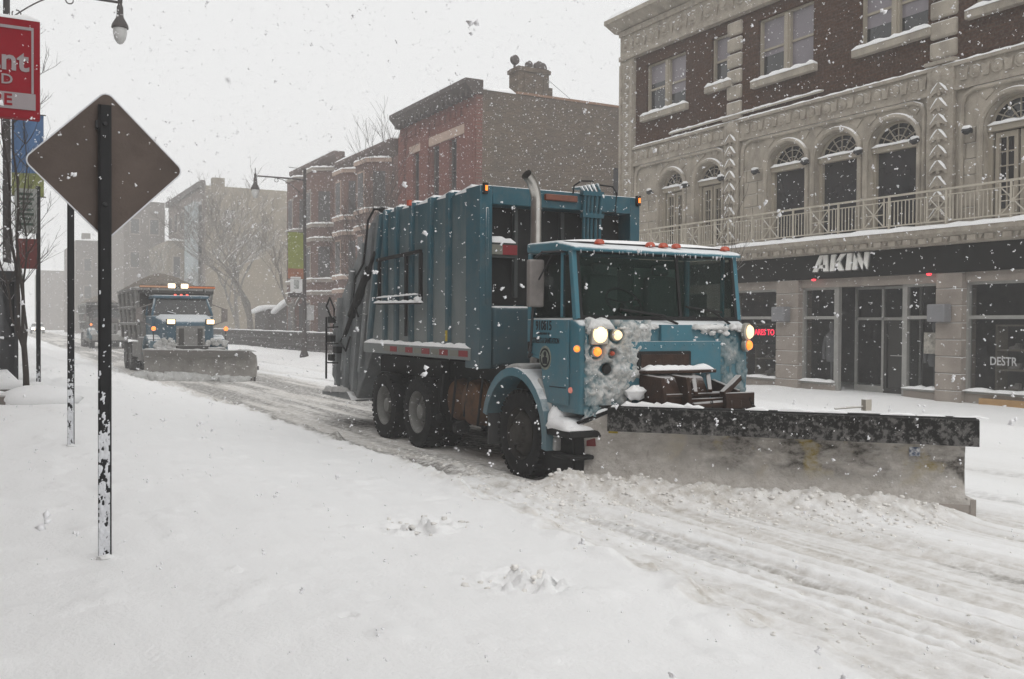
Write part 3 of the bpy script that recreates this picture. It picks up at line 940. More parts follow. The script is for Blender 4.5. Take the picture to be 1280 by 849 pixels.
d = MB()
for a, b_ in ((15.93, 16.02), (16.88, 16.97)): d.box(xd - 0.05, xd + 0.03, a, b_, 0.06, 1.99)
d.box(xd - 0.05, xd + 0.03, 16.02, 16.88, 0.06, 0.26); d.box(xd - 0.05, xd + 0.03, 16.02, 16.88, 1.9, 1.99)
d.box(xd - 0.005, xd + 0.005, 16.02, 16.88, 0.26, 1.9)
do = d.build('glass_door', mat('dark_bronze_door', (0.035, 0.033, 0.03), 0.35, 0.2, frost=0.08, fscale=8), shop)
h = MB(); h.tube([(xd - 0.06, 16.1, 0.95), (xd - 0.12, 16.1, 0.95), (xd - 0.12, 16.1, 1.35), (xd - 0.06, 16.1, 1.35)], 0.014, 6); h.tube([(xd - 0.11, 16.1, 1.1), (xd - 0.11, 16.7, 1.1)], 0.012, 6)
h.build('door_handle', M_ALU, do)
# speaker-like wall boxes on the pillars
for yc in (19.62, 14.62):
    wb = MB(); wb.box(FX - 0.42, FX - 0.14, yc - 0.24, yc + 0.22, 1.95, 2.36)
    wb.build('wall_box', mat('grey_wall_box', (0.22, 0.22, 0.23), 0.5, frost=0.15, fscale=8), shop, bevel=0.03)
# small red lamps under the fascia
for yc in (18.5, 14.95):
    MB().lathe([(0, -0.03), (0.05, -0.02), (0.06, 0.02), (0, 0.03)], (FX - 0.2, yc, 3.06), (0, 0, 1), 10).build('red_lamp', emit('red_glow', (1.0, 0.04, 0.06), 2.2), shop)
# shop interior
def mannequin(y, x, hue, label, group=None):
    t = thing('mannequin', (x, y, 0.3), label, 'mannequin', group)
    b_ = MB()
    b_.tube([(x, y, 0.32), (x, y, 0.9)], [0.02, 0.03], 8)
    b_.lathe([(0.13, 0.0), (0.17, 0.15), (0.14, 0.35), (0.19, 0.6), (0.17, 0.72), (0.06, 0.8), (0.05, 0.86)], (x, y, 0.88), (0, 0, 1), 14)
    b_.blob((x, y, 1.84), (0.085, 0.08, 0.12), 3, 10, 8, 0.0)
    for s in (-1, 1): b_.tube([(x, y + s * 0.19, 1.55), (x - 0.03, y + s * 0.25, 1.25), (x - 0.08, y + s * 0.2, 0.95)], [0.06, 0.05, 0.04], 8)
    b_.lathe([(0.16, 0.0), (0.14, 0.02), (0, 0.03)], (x, y, 0.3), (0, 0, 1), 12)
    b_.build('figure_body', hue, t, smooth=True)
M_CLOTH_G = mat('grey_hoodie_cloth', (0.32, 0.32, 0.33), 0.9)
M_CLOTH_R = mat('maroon_jacket_cloth', (0.12, 0.03, 0.03), 0.9)
mannequin(18.5, FX + 0.50, M_CLOTH_G, 'grey dressed mannequin in the narrow window left of the shop entrance')
mannequin(15.3, FX + 0.50, M_CLOTH_G, 'grey dressed mannequin in the narrow window right of the shop entrance')
mannequin(20.7, FX + 1.1, M_CLOTH_R, 'maroon dressed mannequin behind the window with the red lit sign')
def shelf_unit(y0, y1, label):
    t = thing('display_shelf', (FX + 0.9, y0, 0.05), label, 'shelf', 'display shelves in the shop windows')
    b_ = MB()
    for y in (y0, y1 - 0.04): b_.box(FX + 0.75, FX + 1.15, y, y + 0.04, 0.05, 1.9)
    for z in (0.4, 0.85, 1.3, 1.86): b_.box(FX + 0.75, FX + 1.15, y0 + 0.041, y1 - 0.041, z, z + 0.04)
    b_.build('shelf_frame', mat('pale_shelf_wood', (0.35, 0.31, 0.26), 0.7), t)
    rnd = random.Random(int(y0 * 10)); k = MB()
    for z in (0.44, 0.89, 1.34):
        y = y0 + 0.1
        while y < y1 - 0.35:
            k.prism([(y, z), (y + 0.26, z), (y + 0.26, z + 0.05), (y + 0.12, z + 0.09), (y + 0.09, z + 0.14), (y, z + 0.13)], 'x', FX + 0.85, FX + 0.95); y += 0.36
    k.build('shoes', mat('mixed_shoes', (0.4, 0.38, 0.36), 0.6, var=0.7, vscale=3), t)
shelf_unit(12.2, 13.9, 'shoe display shelf behind the window lettered DESTR')
shelf_unit(20.3, 21.7, 'shoe display shelf below the red lit sign')
pst = MB(); pst.box(FX + 0.10, FX + 0.104, 14.95, 15.3, 1.2, 1.7)
solo(pst, 'window_poster', mat('pale_poster', (0.36, 0.34, 0.30), 0.7, var=0.5, vscale=9), 'small pale poster on the narrow window right of the entrance', 'poster')
# ---- shop lettering: AKIN on the fascia
def poly_text(mb, x0, x1, glyphs, z0, h, ystart, wletter, gap, slant):
    y = ystart
    for g, wf in glyphs:
        for poly in g:
            pts = [(y - (p[0] * wletter * wf + slant * p[1] * h), z0 + p[1] * h) for p in poly]
            mb.prism(pts, 'x', x0, x1)
        y -= wletter * wf + gap
    return y
GA = [[(0, 0), (0.30, 0), (0.62, 1), (0.36, 1)], [(0.70, 0), (1.0, 0), (0.86, 1), (0.6, 1)], [(0.24, 0.2), (0.80, 0.2), (0.80, 0.40), (0.30, 0.40)]]
GK = [[(0, 0), (0.30, 0), (0.30, 1), (0, 1)], [(0.30, 0.42), (0.66, 1), (1.0, 1), (0.56, 0.5)], [(0.38, 0.56), (0.64, 0.0), (1.0, 0.0), (0.60, 0.62)]]
GI = [[(0, 0), (1, 0), (1, 1), (0, 1)]]
GN = [[(0, 0), (0.28, 0), (0.28, 1), (0, 1)], [(0.72, 0), (1, 0), (1, 1), (0.72, 1)], [(0.02, 1), (0.34, 1), (0.98, 0), (0.66, 0)]]
sg = MB()
word = [(GA, 1.15), (GK, 1.0), (GI, 0.34), (GN, 1.0)]
poly_text(sg, FX - 0.34, FX - 0.30, word, 3.26, 0.42, 18.42, 0.46, 0.06, 0.12)
sign = solo(sg, 'shop_sign', mat('white_sign_letters', (0.85, 0.84, 0.80), 0.5, frost=0.1, fscale=20), 'white block letters AKIN on the black shop fascia', 'sign')
hollow = MB()
poly_text(hollow, FX - 0.298, FX - 0.25, word, 3.235, 0.47, 18.43, 0.46, 0.06, 0.12)
hb = hollow.build('letter_outline', mat('grey_letter_outline', (0.12, 0.12, 0.11), 0.5), sign)
# red lit running-text sign in the shop window, white lettering on the other window
ns = thing('lit_sign', (FX + 0.3, 20.5, 1.5), 'red lit running letter sign hanging in the dark shop window', 'sign')
MB().box(FX + 0.30, FX + 0.36, 19.97, 21.3, 1.30, 1.78).build('sign_case', M_DARKMETAL, ns)
t = MB().text('ARES TO THE', 0.24, (FX + 0.292, 20.62, 1.64), (0, -1, 0), (0, 0, 1), 0.003, 0.004, sx=0.85)
t.build('lit_letters', emit('red_lit_letters', (1.0, 0.03, 0.08), 2.5), ns)
t = MB().text('DESTR', 0.26, (FX + 0.11, 13.27, 1.08), (0, -1, 0), (0, 0, 1), 0.002, 0.004, sx=0.85)
solo(t, 'window_lettering', mat('pale_vinyl_letters', (0.5, 0.5, 0.5), 0.6), 'pale capital letters DESTR on the dark shop window', 'lettering')
wd_ = MB().box(FX - 0.1, FX + 0.0, 12.2, 13.7, 0.06, 0.26)
solo(wd_, 'wooden_board', mat('tan_wood_board', (0.42, 0.26, 0.12), 0.7, stretch=(1, 0.2, 3)), 'tan wooden board leaning under the lettered shop window', 'board')

# ------------------------------------------------------------------ the red brick building with the common brick side
bx, by0, by1, bh = FX, 38.92, 48.0, 12.5
rb = thing('brick_building', (bx, by0, 0), 'red fronted brick building with a brown side wall and a chimney', 'building')
MB().box(bx + 0.3, bx + 13, by0, by1, -0.3, 12.45).build('side_wall', M_BRICK_SIDE, rb)
whs = [(45.42, 46.17, 7.6, 10.6), (42.95, 43.83, 7.6, 10.6), (40.96, 41.78, 7.6, 10.6), (45.42, 46.17, 3.9, 6.4), (42.95, 43.83, 3.9, 6.4), (40.96, 41.78, 3.9, 6.4)]
wm = MB(); grid_wall(wm, bx - 0.02, by0 + 0.003, by1, -0.3, 12.2, whs, 0.319)
for a, b_ in ((39.0, 39.9), (44.05, 45.0), (47.2, 47.95)): wm.box(bx - 0.14, bx - 0.021, a, b_, 0, 11.7)
for j in range(14): wm.box(bx - 0.1, bx - 0.022, by0 + 0.9 + j * 0.6, by0 + 1.2 + j * 0.6, 11.5, 11.9)
wm.build('front_wall', M_BRICK_RED, rb)
for y0, y1, z0, z1 in whs:
    f = MB(); xg = bx + 0.12
    for a, b_ in ((y0, y0 + 0.07), (y1 - 0.07, y1)): f.box(xg, xg + 0.1, a, b_, z0, z1)
    f.box(xg, xg + 0.1, y0 + 0.07, y1 - 0.07, z1 - 0.08, z1); f.box(xg, xg + 0.1, y0 + 0.07, y1 - 0.07, (z0 + z1) / 2 - 0.04, (z0 + z1) / 2 + 0.04)
    o = f.build('window', M_CORNICE, rb)
    MB().box(xg + 0.05, xg + 0.06, y0, y1, z0, z1).build('pane', M_PANE, o)
    MB().box(bx - 0.12, bx + 0.1, y0 - 0.1, y1 + 0.1, z0 - 0.22, z0 - 0.003).build('sill', M_LINTEL, o)
    s = MB(); s.snow((bx - 0.02, y0 - 0.1, z0 - 0.01), (bx - 0.02, y1 + 0.1, z0 - 0.01), 0.22, 0.2, int(y0 * 3)); s.build('snow_cap', M_SNOW, o, smooth=True)
lm = MB()
lm.box(bx - 0.10, bx - 0.021, 39.93, 44.03, 10.62, 11.05); lm.box(bx - 0.10, bx - 0.021, 45.1, 46.5, 10.62, 10.98)
lm.build('stone_lintel', M_LINTEL, rb)
cm = MB(); cm.prism([(bx + 0.3, 12.203), (bx - 0.2, 12.203), (bx - 0.55, 12.6), (bx - 0.6, 12.65), (bx - 0.6, 12.86), (bx + 0.3, 12.86)], 'y', by0 - 0.06, by1 + 0.1)
for j in range(17): cm.box(bx - 0.42, bx - 0.1, by0 + 0.2 + j * 0.53, by0 + 0.38 + j * 0.53, 12.1, 12.5)
cm.build('cornice', M_CORNICE, rb)
s = MB(); s.snow((bx - 0.15, by0, 12.86), (bx - 0.15, by1, 12.86), 0.85, 0.14, 9, 0.4)
s.snow((bx + 0.5, by0 + 0.15, 12.44), (bx + 2.0, by0 + 0.15, 12.44), 0.4, 0.22, 10, 0.3, side=(0, 1, 0)); s.build('snow_cap', M_SNOW, rb, smooth=True)
ch = MB(); ch.box(21.65, 23.3, by0 + 0.02, by0 + 0.9, 12.2, 13.78); ch.box(21.58, 23.37, by0 - 0.05, by0 + 0.97, 13.55, 13.72); ch.box(23.28, 23.5, by0 + 0.02, by0 + 0.8, 12.2, 12.95)
for x in (21.95, 22.5, 23.0): ch.box(x, x + 0.06, by0 - 0.02, by0 + 0.018, 12.5, 13.5)
o = ch.build('chimney', M_BRICK_SIDE, rb)
for x, z, r in ((21.66, 14.12, 0.24), (22.42, 13.98, 0.2), (22.95, 13.95, 0.30), (23.15, 13.95, 0.24)):
    c_ = MB(); c_.tube([(x, by0 + 0.4, 13.5), (x, by0 + 0.4, z - 0.05)], 0.06, 8)
    c_.lathe([(0, -0.1), (r * 0.9, -0.08), (r, 0.0), (r * 0.9, 0.1), (0, 0.14)], (x, by0 + 0.4, z), (0.2, -1, 0.1), 16)
    c_.build('chimney_cowl', M_CORNICE, o, smooth=True)
cpn = MB(); cpn.box(bx + 2.05, bx + 13, by0 - 0.04, by0 + 0.3, 12.453, 12.56); cpn.build('coping', mat('tile_coping', (0.25, 0.15, 0.10), 0.8, snow=0.6), rb)
w2 = MB(); w2.box(27.0, 28.1, by0 - 0.03, by0 + 0.1, 7.6, 9.5); o = w2.build('window', M_PANE, rb)
s = MB(); s.snow((26.9, by0 - 0.08, 7.58), (28.2, by0 - 0.08, 7.58), 0.25, 0.2, 3, side=(0, 1, 0)); s.build('snow_cap', M_SNOW, o, smooth=True)
guy = MB(); guy.tube([(23.3, by0 + 0.5, 13.6), (26.2, by0 + 1.5, 12.5)], 0.012, 4); guy.build('guy_wire', M_DARKMETAL, rb)
# blank wall with an opening gap between: low wall and snow
# ------------------------------------------------------------------ brownstones
M_PANE_FAR = mat('haze_paled_pane', (0.075, 0.07, 0.07), 0.5)  # far glass paled: haze painted into its colour
M_CORN2 = mat('brown_hazed_cornice', (0.12, 0.085, 0.075), 0.85, var=0.2, vscale=3, snow=0.9)  # brown lightened to carry the haze at that distance
def brownstone(name, y0, y1, h, bays, label, wallm, trim):
    t = thing(name, (FX, y0, 0), label, 'building')
    b_ = MB(); b_.box(FX, FX + 14, y0 + 0.004, y1 - 0.004, -0.3, h); b_.build('main_wall', wallm, t)
    for (c, hw, out_) in bays:
        bb_ = MB()
        bb_.prism([(FX - 0.003, c - hw), (FX - out_, c - hw * 0.55), (FX - out_, c + hw * 0.55), (FX - 0.003, c + hw)], 'z', 0, h - 0.5)
        bo = bb_.build('bay', wallm, t)
        for zz in (3.6, 4.4, 7.0, 7.9, h - 0.75):
            sc_ = MB(); sc_.prism([(FX - 0.003, c - hw - 0.1), (FX - out_ - 0.1, c - hw * 0.58), (FX - out_ - 0.1, c + hw * 0.58), (FX - 0.003, c + hw + 0.1)], 'z', zz, zz + 0.22)
            so = sc_.build('string_course', trim, bo)
            s = MB()
            s.snow((FX - out_ - 0.03, c - hw * 0.58, zz + 0.21), (FX - out_ - 0.03, c + hw * 0.58, zz + 0.21), 0.2, 0.09, int(c + zz))
            s.snow((FX - 0.02, c - hw - 0.05, zz + 0.21), (FX - out_ - 0.05, c - hw * 0.6, zz + 0.21), 0.2, 0.09, int(c + zz) + 1)
            s.build('snow_cap', M_SNOW, so, smooth=True)
        for zz in (1.2, 4.75, 8.25):
            for (cc, ww) in ((c, hw * 0.26),):
                f = MB(); f.box(FX - out_ - 0.04, FX - out_ + 0.02, cc - ww - 0.08, cc + ww + 0.08, zz - 0.08, zz + 2.0)
                fo = f.build('window', trim, bo)
                MB().box(FX - out_ - 0.055, FX - out_ - 0.042, cc - ww, cc + ww, zz, zz + 1.9).build('pane', M_PANE_FAR, fo)
            # angled cheek windows
            for sgn in (-1,):
                p0 = Vector((FX - 0.12 * out_, c + sgn * hw * 0.93, 0)); p1 = Vector((FX - out_ * 0.85, c + sgn * hw * 0.64, 0))
                d = (p1 - p0).normalized(); nrm = Vector((d.y, -d.x, 0)); nrm = nrm if nrm.y < 0 else -nrm
                q0, q1 = p0 + d * 0.15 + nrm * 0.03, p1 - d * 0.12 + nrm * 0.03
                f = MB(); f.add([(q0.x, q0.y, zz), (q1.x, q1.y, zz), (q1.x, q1.y, zz + 1.9), (q0.x, q0.y, zz + 1.9), (q0.x - nrm.x * .05, q0.y - nrm.y * .05, zz), (q1.x - nrm.x * .05, q1.y - nrm.y * .05, zz), (q1.x - nrm.x * .05, q1.y - nrm.y * .05, zz + 1.9), (q0.x - nrm.x * .05, q0.y - nrm.y * .05, zz + 1.9)],
                                [(0, 1, 2, 3), (4, 7, 6, 5), (0, 4, 5, 1), (1, 5, 6, 2), (2, 6, 7, 3), (3, 7, 4, 0)])
                f.build('window', M_PANE_FAR, bo)
    k = 0
    flat = []
    edges = [y0] + [v for (c, hw, o_) in bays for v in (c - hw, c + hw)] + [y1]
    for i in range(0, len(edges), 2):
        if edges[i + 1] - edges[i] > 1.3: flat.append((edges[i] + edges[i + 1]) / 2)
    for c in flat:
        for zz in (1.0, 4.75, 8.25):
            f = MB(); f.box(FX - 0.06, FX - 0.003, c - 0.5, c + 0.5, zz - 0.15, zz + 2.15); fo = f.build('window', trim, t)
            MB().box(FX - 0.075, FX - 0.063, c - 0.4, c + 0.4, zz, zz + 1.9).build('pane', M_PANE_FAR, fo)
            s = MB(); s.snow((FX - 0.08, c - 0.5, zz), (FX - 0.08, c + 0.5, zz), 0.15, 0.14, k); s.build('snow_cap', M_SNOW, fo, smooth=True); k += 1
    cm = MB(); cm.prism([(FX + 0.2, h - 0.5), (FX - 0.1, h - 0.5), (FX - 0.5, h + 0.1), (FX - 0.5, h + 0.3), (FX + 0.2, h + 0.3)], 'y', y0 + 0.004, y1 - 0.004)
    cm.build('cornice', M_CORN2, t)
    s = MB(); s.snow((FX - 0.15, y0, h + 0.3), (FX - 0.15, y1, h + 0.3), 0.7, 0.16, int(y0), 0.5); s.build('snow_cap', M_SNOW, t, smooth=True)
    return t

brownstone('brownstone_house', 48.15, 57.6, 11.4, [(51.0, 1.7, 1.1), (55.2, 1.6, 1.0)], 'brownstone house with bays beside the taller red brick front', M_BRICK_BROWN, M_LINTEL)
brownstone('brownstone_house', 57.6, 67.6, 12.2, [(60.6, 1.8, 1.2), (65.0, 1.7, 1.1)], 'brownstone house with snowy string courses behind the banner street lamp', M_BRICK_BROWN, M_STONE_GREY)

def plain_building(name, x0, x1, y0, y1, h, label, front, side, floors, cols, roof_bits=()):
    t = thing(name, (x0, y0, 0), label, 'building')
    MB().box(x0 + 0.1, x1, y0, y1, -0.3, h).build('side_wall', side, t)
    MB().box(x0 - 0.02, x0 + 0.098, y0 + 0.003, y1, -0.3, h + 0.4).build('front_wall', front, t)
    for j in range(floors):
        z = 1.2 + j * (h - 1) / floors
        for i in range(cols):
            y = y0 + (i + 0.5) * (y1 - y0) / cols
            wd = min(0.8, (y1 - y0) / cols * 0.22)
            f = MB(); f.box(x0 - 0.08, x0 - 0.022, y - wd - 0.1, y + wd + 0.1, z - 0.15, z + 2.1); fo = f.build('window', M_STONE_GREY, t)
            MB().box(x0 - 0.10, x0 - 0.083, y - wd, y + wd, z, z + 2.0).build('pane', M_PANE, fo)
    MB().box(x0 - 0.4, x0 - 0.022, y0 - 0.1, y1, h - 0.1, h + 0.5).build('cornice', M_CORNICE, t)
    s = MB(); s.snow((x0 - 0.2, y0, h + 0.49), (x0 - 0.2, y1, h + 0.49), 0.5, 0.2, int(y0), 0.8); s.build('snow_cap', M_SNOW, t, smooth=True)
    for (a, b_, c, d, e, f) in roof_bits: MB().box(a, b_, c, d, e, f).build('chimney', side, t)
    return t

tb = plain_building('tan_building', FX, FX + 22, 100, 121.5, 15.6, 'tan brick building with a blank side wall behind the bare tree', M_BRICK_GREY, M_BRICK_TAN, 4, 6, [(FX + 1, FX + 2.2, 101, 102, 15.5, 16.6)])
pl = MB(); pl.box(FX - 0.9, FX - 0.42, 101, 106, 3, 14.0); pl.build('stair_panel', mat('pale_blue_grey_panel', (0.30, 0.34, 0.35), 0.6), tb)
M_FAR = brick('faded_grey_brick', 'y', (0.17, 0.145, 0.13), (0.20, 0.17, 0.15), (0.2, 0.18, 0.16))
def far_block(name, x0, x1, y0, y1, h, label, wallm, bits, wins_):
    t = thing(name, (x0, y0, 0), label, 'building')
    MB().box(x0, x1, y0, y1, -0.3, h).build('main_wall', wallm, t)
    for (a, b_, c, d, e, f) in bits: MB().box(a, b_, c, d, e, f).build('chimney', wallm, t)
    for (x, z, w_, hh) in wins_:
        f = MB().box(x, x + w_, y0 - 0.06, y0 - 0.003, z, z + hh).build('window', M_STONE_GREY, t)
        MB().box(x + 0.12, x + w_ - 0.12, y0 - 0.075, y0 - 0.062, z + 0.12, z + hh - 0.12).build('pane', mat('haze_paled_pane', (0.10, 0.095, 0.095), 0.6), f)
    s = MB(); s.snow((x0 - 0.1, y0 + 0.1, h), (x1, y0 + 0.1, h), 0.7, 0.22, int(x0), 1.2, side=(0, 1, 0)); s.build('snow_cap', M_SNOW, t, smooth=True)
    return t
far_block('apartment_building', 14.6, 19.2, 122.5, 150, 16.2, 'hazy apartment block with a rooftop chimney just left of the tan building', M_FAR, [(15.9, 17.6, 123, 126, 16.1, 17.6)], [(15.2, 12.2, 1.2, 2.0), (17.4, 12.2, 1.2, 2.0), (15.2, 8.2, 1.2, 2.0), (17.4, 8.2, 1.2, 2.0), (17.4, 4.2, 1.2, 2.0)])
far_block('tan_building', 17.2, 19.35, 108, 121, 10.5, 'narrow pale tan block low between the hazy apartments and the white panel', M_BRICK_TAN, [], [(17.7, 6.5, 0.9, 2.4)])
far_block('distant_building', 11.6, 16, 152, 175, 13.5, 'grey block fading into the snowfall left of the hazy apartments', M_FAR, [(12.5, 13.6, 152.5, 154, 13.4, 14.6)], [(12.6, 9, 1.2, 2), (12.6, 5, 1.2, 2)])
far_block('distant_building', 9.5, 15, 205, 230, 11.5, 'low block almost lost in the white at the street end', M_FAR, [], [])

# ------------------------------------------------------------------ trees
M_BARK = mat('dark_wet_bark', (0.055, 0.045, 0.04), 0.9, var=0.25, vscale=8, snow=0.8, frost=0.05, fscale=9)
M_BARK2 = mat('haze_paled_bark', (0.17, 0.155, 0.14), 0.9, var=0.2, vscale=6, snow=0.9)  # far bark paled for haze as well as snow dusting


def bare_tree(name, x, y, h, spread, seed, label, r0=None, levels=4, trunk_h=0.28, stems=1, lean=(0, 0), m=None, kids_n=(3, 5), thin=0.005, group=None, first=1.15):
    rnd = random.Random(seed)
    z0 = gz(x, y) - 0.1
    t = thing(name, (x, y, z0), label, 'tree', group)
    tr, br = MB(), MB()
    r0 = r0 or h * 0.014

    def limb(mb, p, d, L, r, lev, out_r):
        n = 5 if lev < 2 else 4
        pts, rs = [p.copy()], [r]
        cur, dd = p.copy(), d.copy()
        for i in range(n):
            dd = (dd + Vector((rnd.uniform(-1, 1), rnd.uniform(-1, 1), rnd.uniform(-0.4, 0.7))) * (0.05 if lev == 0 else 0.16)).normalized()
            cur = cur + dd * (L / n)
            pts.append(cur.copy()); rs.append(r + (out_r - r) * (i + 1) / n)
        mb.tube(pts, rs, 7 if lev == 0 else (5 if lev == 1 else 3), caps=lev < 2)
        return pts, rs, dd

    def grow(p, d, L, r, lev):
        mb = tr if lev == 0 else br
        pts, rs, dd = limb(mb, p, d, L, r, lev, max(thin, r * (0.62 if lev < levels else 0.3)))
        if lev >= levels: return
        k = rnd.randint(*kids_n)
        for i in range(k):
            a = rnd.uniform(0, 2 * math.pi)
            fpos = rnd.uniform(0.35, 1.0) if i else 1.0
            idx = min(len(pts) - 1, max(1, int(round(fpos * (len(pts) - 1)))))
            ang = rnd.uniform(0.35, 0.85) * spread
            side = Vector((math.cos(a), math.sin(a), 0))
            nd = (dd * math.cos(ang) + side * math.sin(ang) + Vector((0, 0, 0.18))).normalized()
            grow(pts[idx], nd, L * rnd.uniform(0.55, 0.8) * (first if lev == 0 else 1), max(thin, rs[idx] * rnd.uniform(0.55, 0.75)), lev + 1)

    for sidx in range(stems):
        d = Vector((lean[0] + (rnd.uniform(-0.16, 0.16) if stems > 1 else 0), lean[1] + (rnd.uniform(-0.16, 0.16) if stems > 1 else 0), 1)).normalized()
        grow(Vector((x, y, z0)), d, h * trunk_h * (1 if stems == 1 else rnd.uniform(0.9, 1.5)), r0, 0)
    tr.build('trunk', m or M_BARK, t, smooth=True)
    br.build('branches', m or M_BARK, t)
    return t

bare_tree('bare_tree', 18.6, 77.0, 20.5, 1.05, 7, 'large bare spreading tree before the tan side wall', r0=0.30, levels=6, trunk_h=0.17, m=M_BARK2, kids_n=(3, 4), thin=0.010, first=1.75)
bare_tree('bare_tree', 20.5, 90.0, 20.0, 1.0, 12, 'bare tree standing behind the large spreading tree', r0=0.26, levels=5, trunk_h=0.19, m=M_BARK2, kids_n=(3, 5), thin=0.012, first=1.6)
bare_tree('bare_tree', 16.0, 42.6, 10.0, 0.55, 22, 'slim bare street tree in front of the red brick corner', r0=0.10, levels=5, trunk_h=0.36, lean=(0.0, 0.12), kids_n=(3, 4), thin=0.006)
bare_tree('sapling', 16.4, 18.7, 4.5, 0.5, 31, 'thin bare sapling by the black fascia', r0=0.022, levels=4, trunk_h=0.38, kids_n=(2, 3), thin=0.004)
def stem_sapling():
    x0, y0 = 0.60, 17.4; z0 = gz(x0, y0) - 0.1; rnd = random.Random(6)
    t = thing('sapling', (x0, y0, z0), 'bare dark sapling with several upright stems in the snowy planter', 'tree')
    tr = MB(); br = MB()
    tr.tube([(x0, y0, z0), (x0 - 0.01, y0, z0 + 0.5), (x0 - 0.04, y0, z0 + 1.0)], [0.055, 0.046, 0.042], 8)
    def twig(p, d, L, r, lev):
        pts = [p]; cur = p; dd = d
        for q in range(4):
            dd = (dd + Vector((rnd.uniform(-1, 1), rnd.uniform(-1, 1), rnd.uniform(-0.3, 0.8))) * 0.18).normalized(); cur = cur + dd * (L / 4); pts.append(cur)
        br.tube(pts, [r, r * 0.85, r * 0.7, r * 0.55, r * 0.4], 4, caps=False)
        if lev < 2:
            for q in range(rnd.randint(2, 4)):
                a = rnd.uniform(0, 6.28); sd = Vector((math.cos(a), math.sin(a), 0.4))
                twig(pts[rnd.randint(1, 4)], (dd + sd * 0.8).normalized(), L * rnd.uniform(0.4, 0.7), r * 0.55, lev + 1)
    for (dx, dy, H, r) in ((-0.34, 0.1, 5.2, 0.036), (-0.18, -0.2, 5.4, 0.034), (0.02, 0.1, 4.6, 0.024), (-0.55, 0.3, 3.6, 0.024)):
        b0 = Vector((x0 - 0.03, y0, z0 + 0.85)); pts = [b0]
        for q in range(1, 11):
            u = q / 10; pts.append(Vector((x0 - 0.03 + dx * (u ** 0.8) + 0.03 * math.sin(q * 1.7 + dx * 9), y0 + dy * u, z0 + 0.85 + (H - 0.85) * u)))
        tr.tube(pts, [r * (1 - 0.75 * q / 10) for q in range(11)], 6)
        for q in range(16):
            k = rnd.randint(3, 10); a = rnd.uniform(0, 6.28)
            twig(pts[k], Vector((math.cos(a) * 0.8, math.sin(a) * 0.8, 0.8)).normalized(), rnd.uniform(0.5, 1.1) * (1 - 0.04 * k), 0.008, 0)
    tr.build('trunk', M_BARK, t, smooth=True); br.build('branches', M_BARK, t)
stem_sapling()
bare_tree('bare_tree', 16.2, 112, 12.0, 0.9, 51, 'bare kerbside tree before the hazy apartments', r0=0.10, levels=5, trunk_h=0.3, m=M_BARK2, kids_n=(2, 4), thin=0.010)

bare_tree('bare_tree', 17.9, 62.5, 15.0, 0.95, 63, 'bare street tree rising in front of the brownstone string courses', r0=0.16, levels=5, trunk_h=0.22, m=M_BARK2, kids_n=(3, 4), thin=0.008, first=1.3)
bare_tree('bare_tree', 17.9, 97.0, 16.0, 1.0, 66, 'bare tree at the far end of the picket fence', r0=0.2, levels=5, trunk_h=0.2, m=M_BARK2, kids_n=(3, 5), thin=0.011, first=1.5)
# planter kerb around the sapling
pk = MB()
z0 = 0.35
pk.box(-1.6, 1.05, 16.55, 16.72, z0, 0.70); pk.box(-1.6, 1.05, 18.3, 18.47, z0, 0.70); pk.box(0.90, 1.05, 16.723, 18.297, z0, 0.70)
pko = solo(pk, 'planter', mat('wet_concrete', (0.17, 0.15, 0.135), 0.8, var=0.2, snow=0.3), 'grey concrete planter kerb under the snow around the sapling', 'planter', bevel=0.03)
s = MB(); s.blob((0.75, 16.72, 0.62), (0.62, 0.32, 0.22), 4, 16, 10, 0.05); s.blob((-0.7, 16.9, 0.66), (1.1, 0.4, 0.16), 5, 16, 10, 0.05); s.snow((-1.6, 18.4, 0.69), (1.0, 18.4, 0.69), 0.34, 0.14, 5, side=(0, 1, 0))
o = s.build('snow_cap', M_SNOW, pko, smooth=True, ang=180)

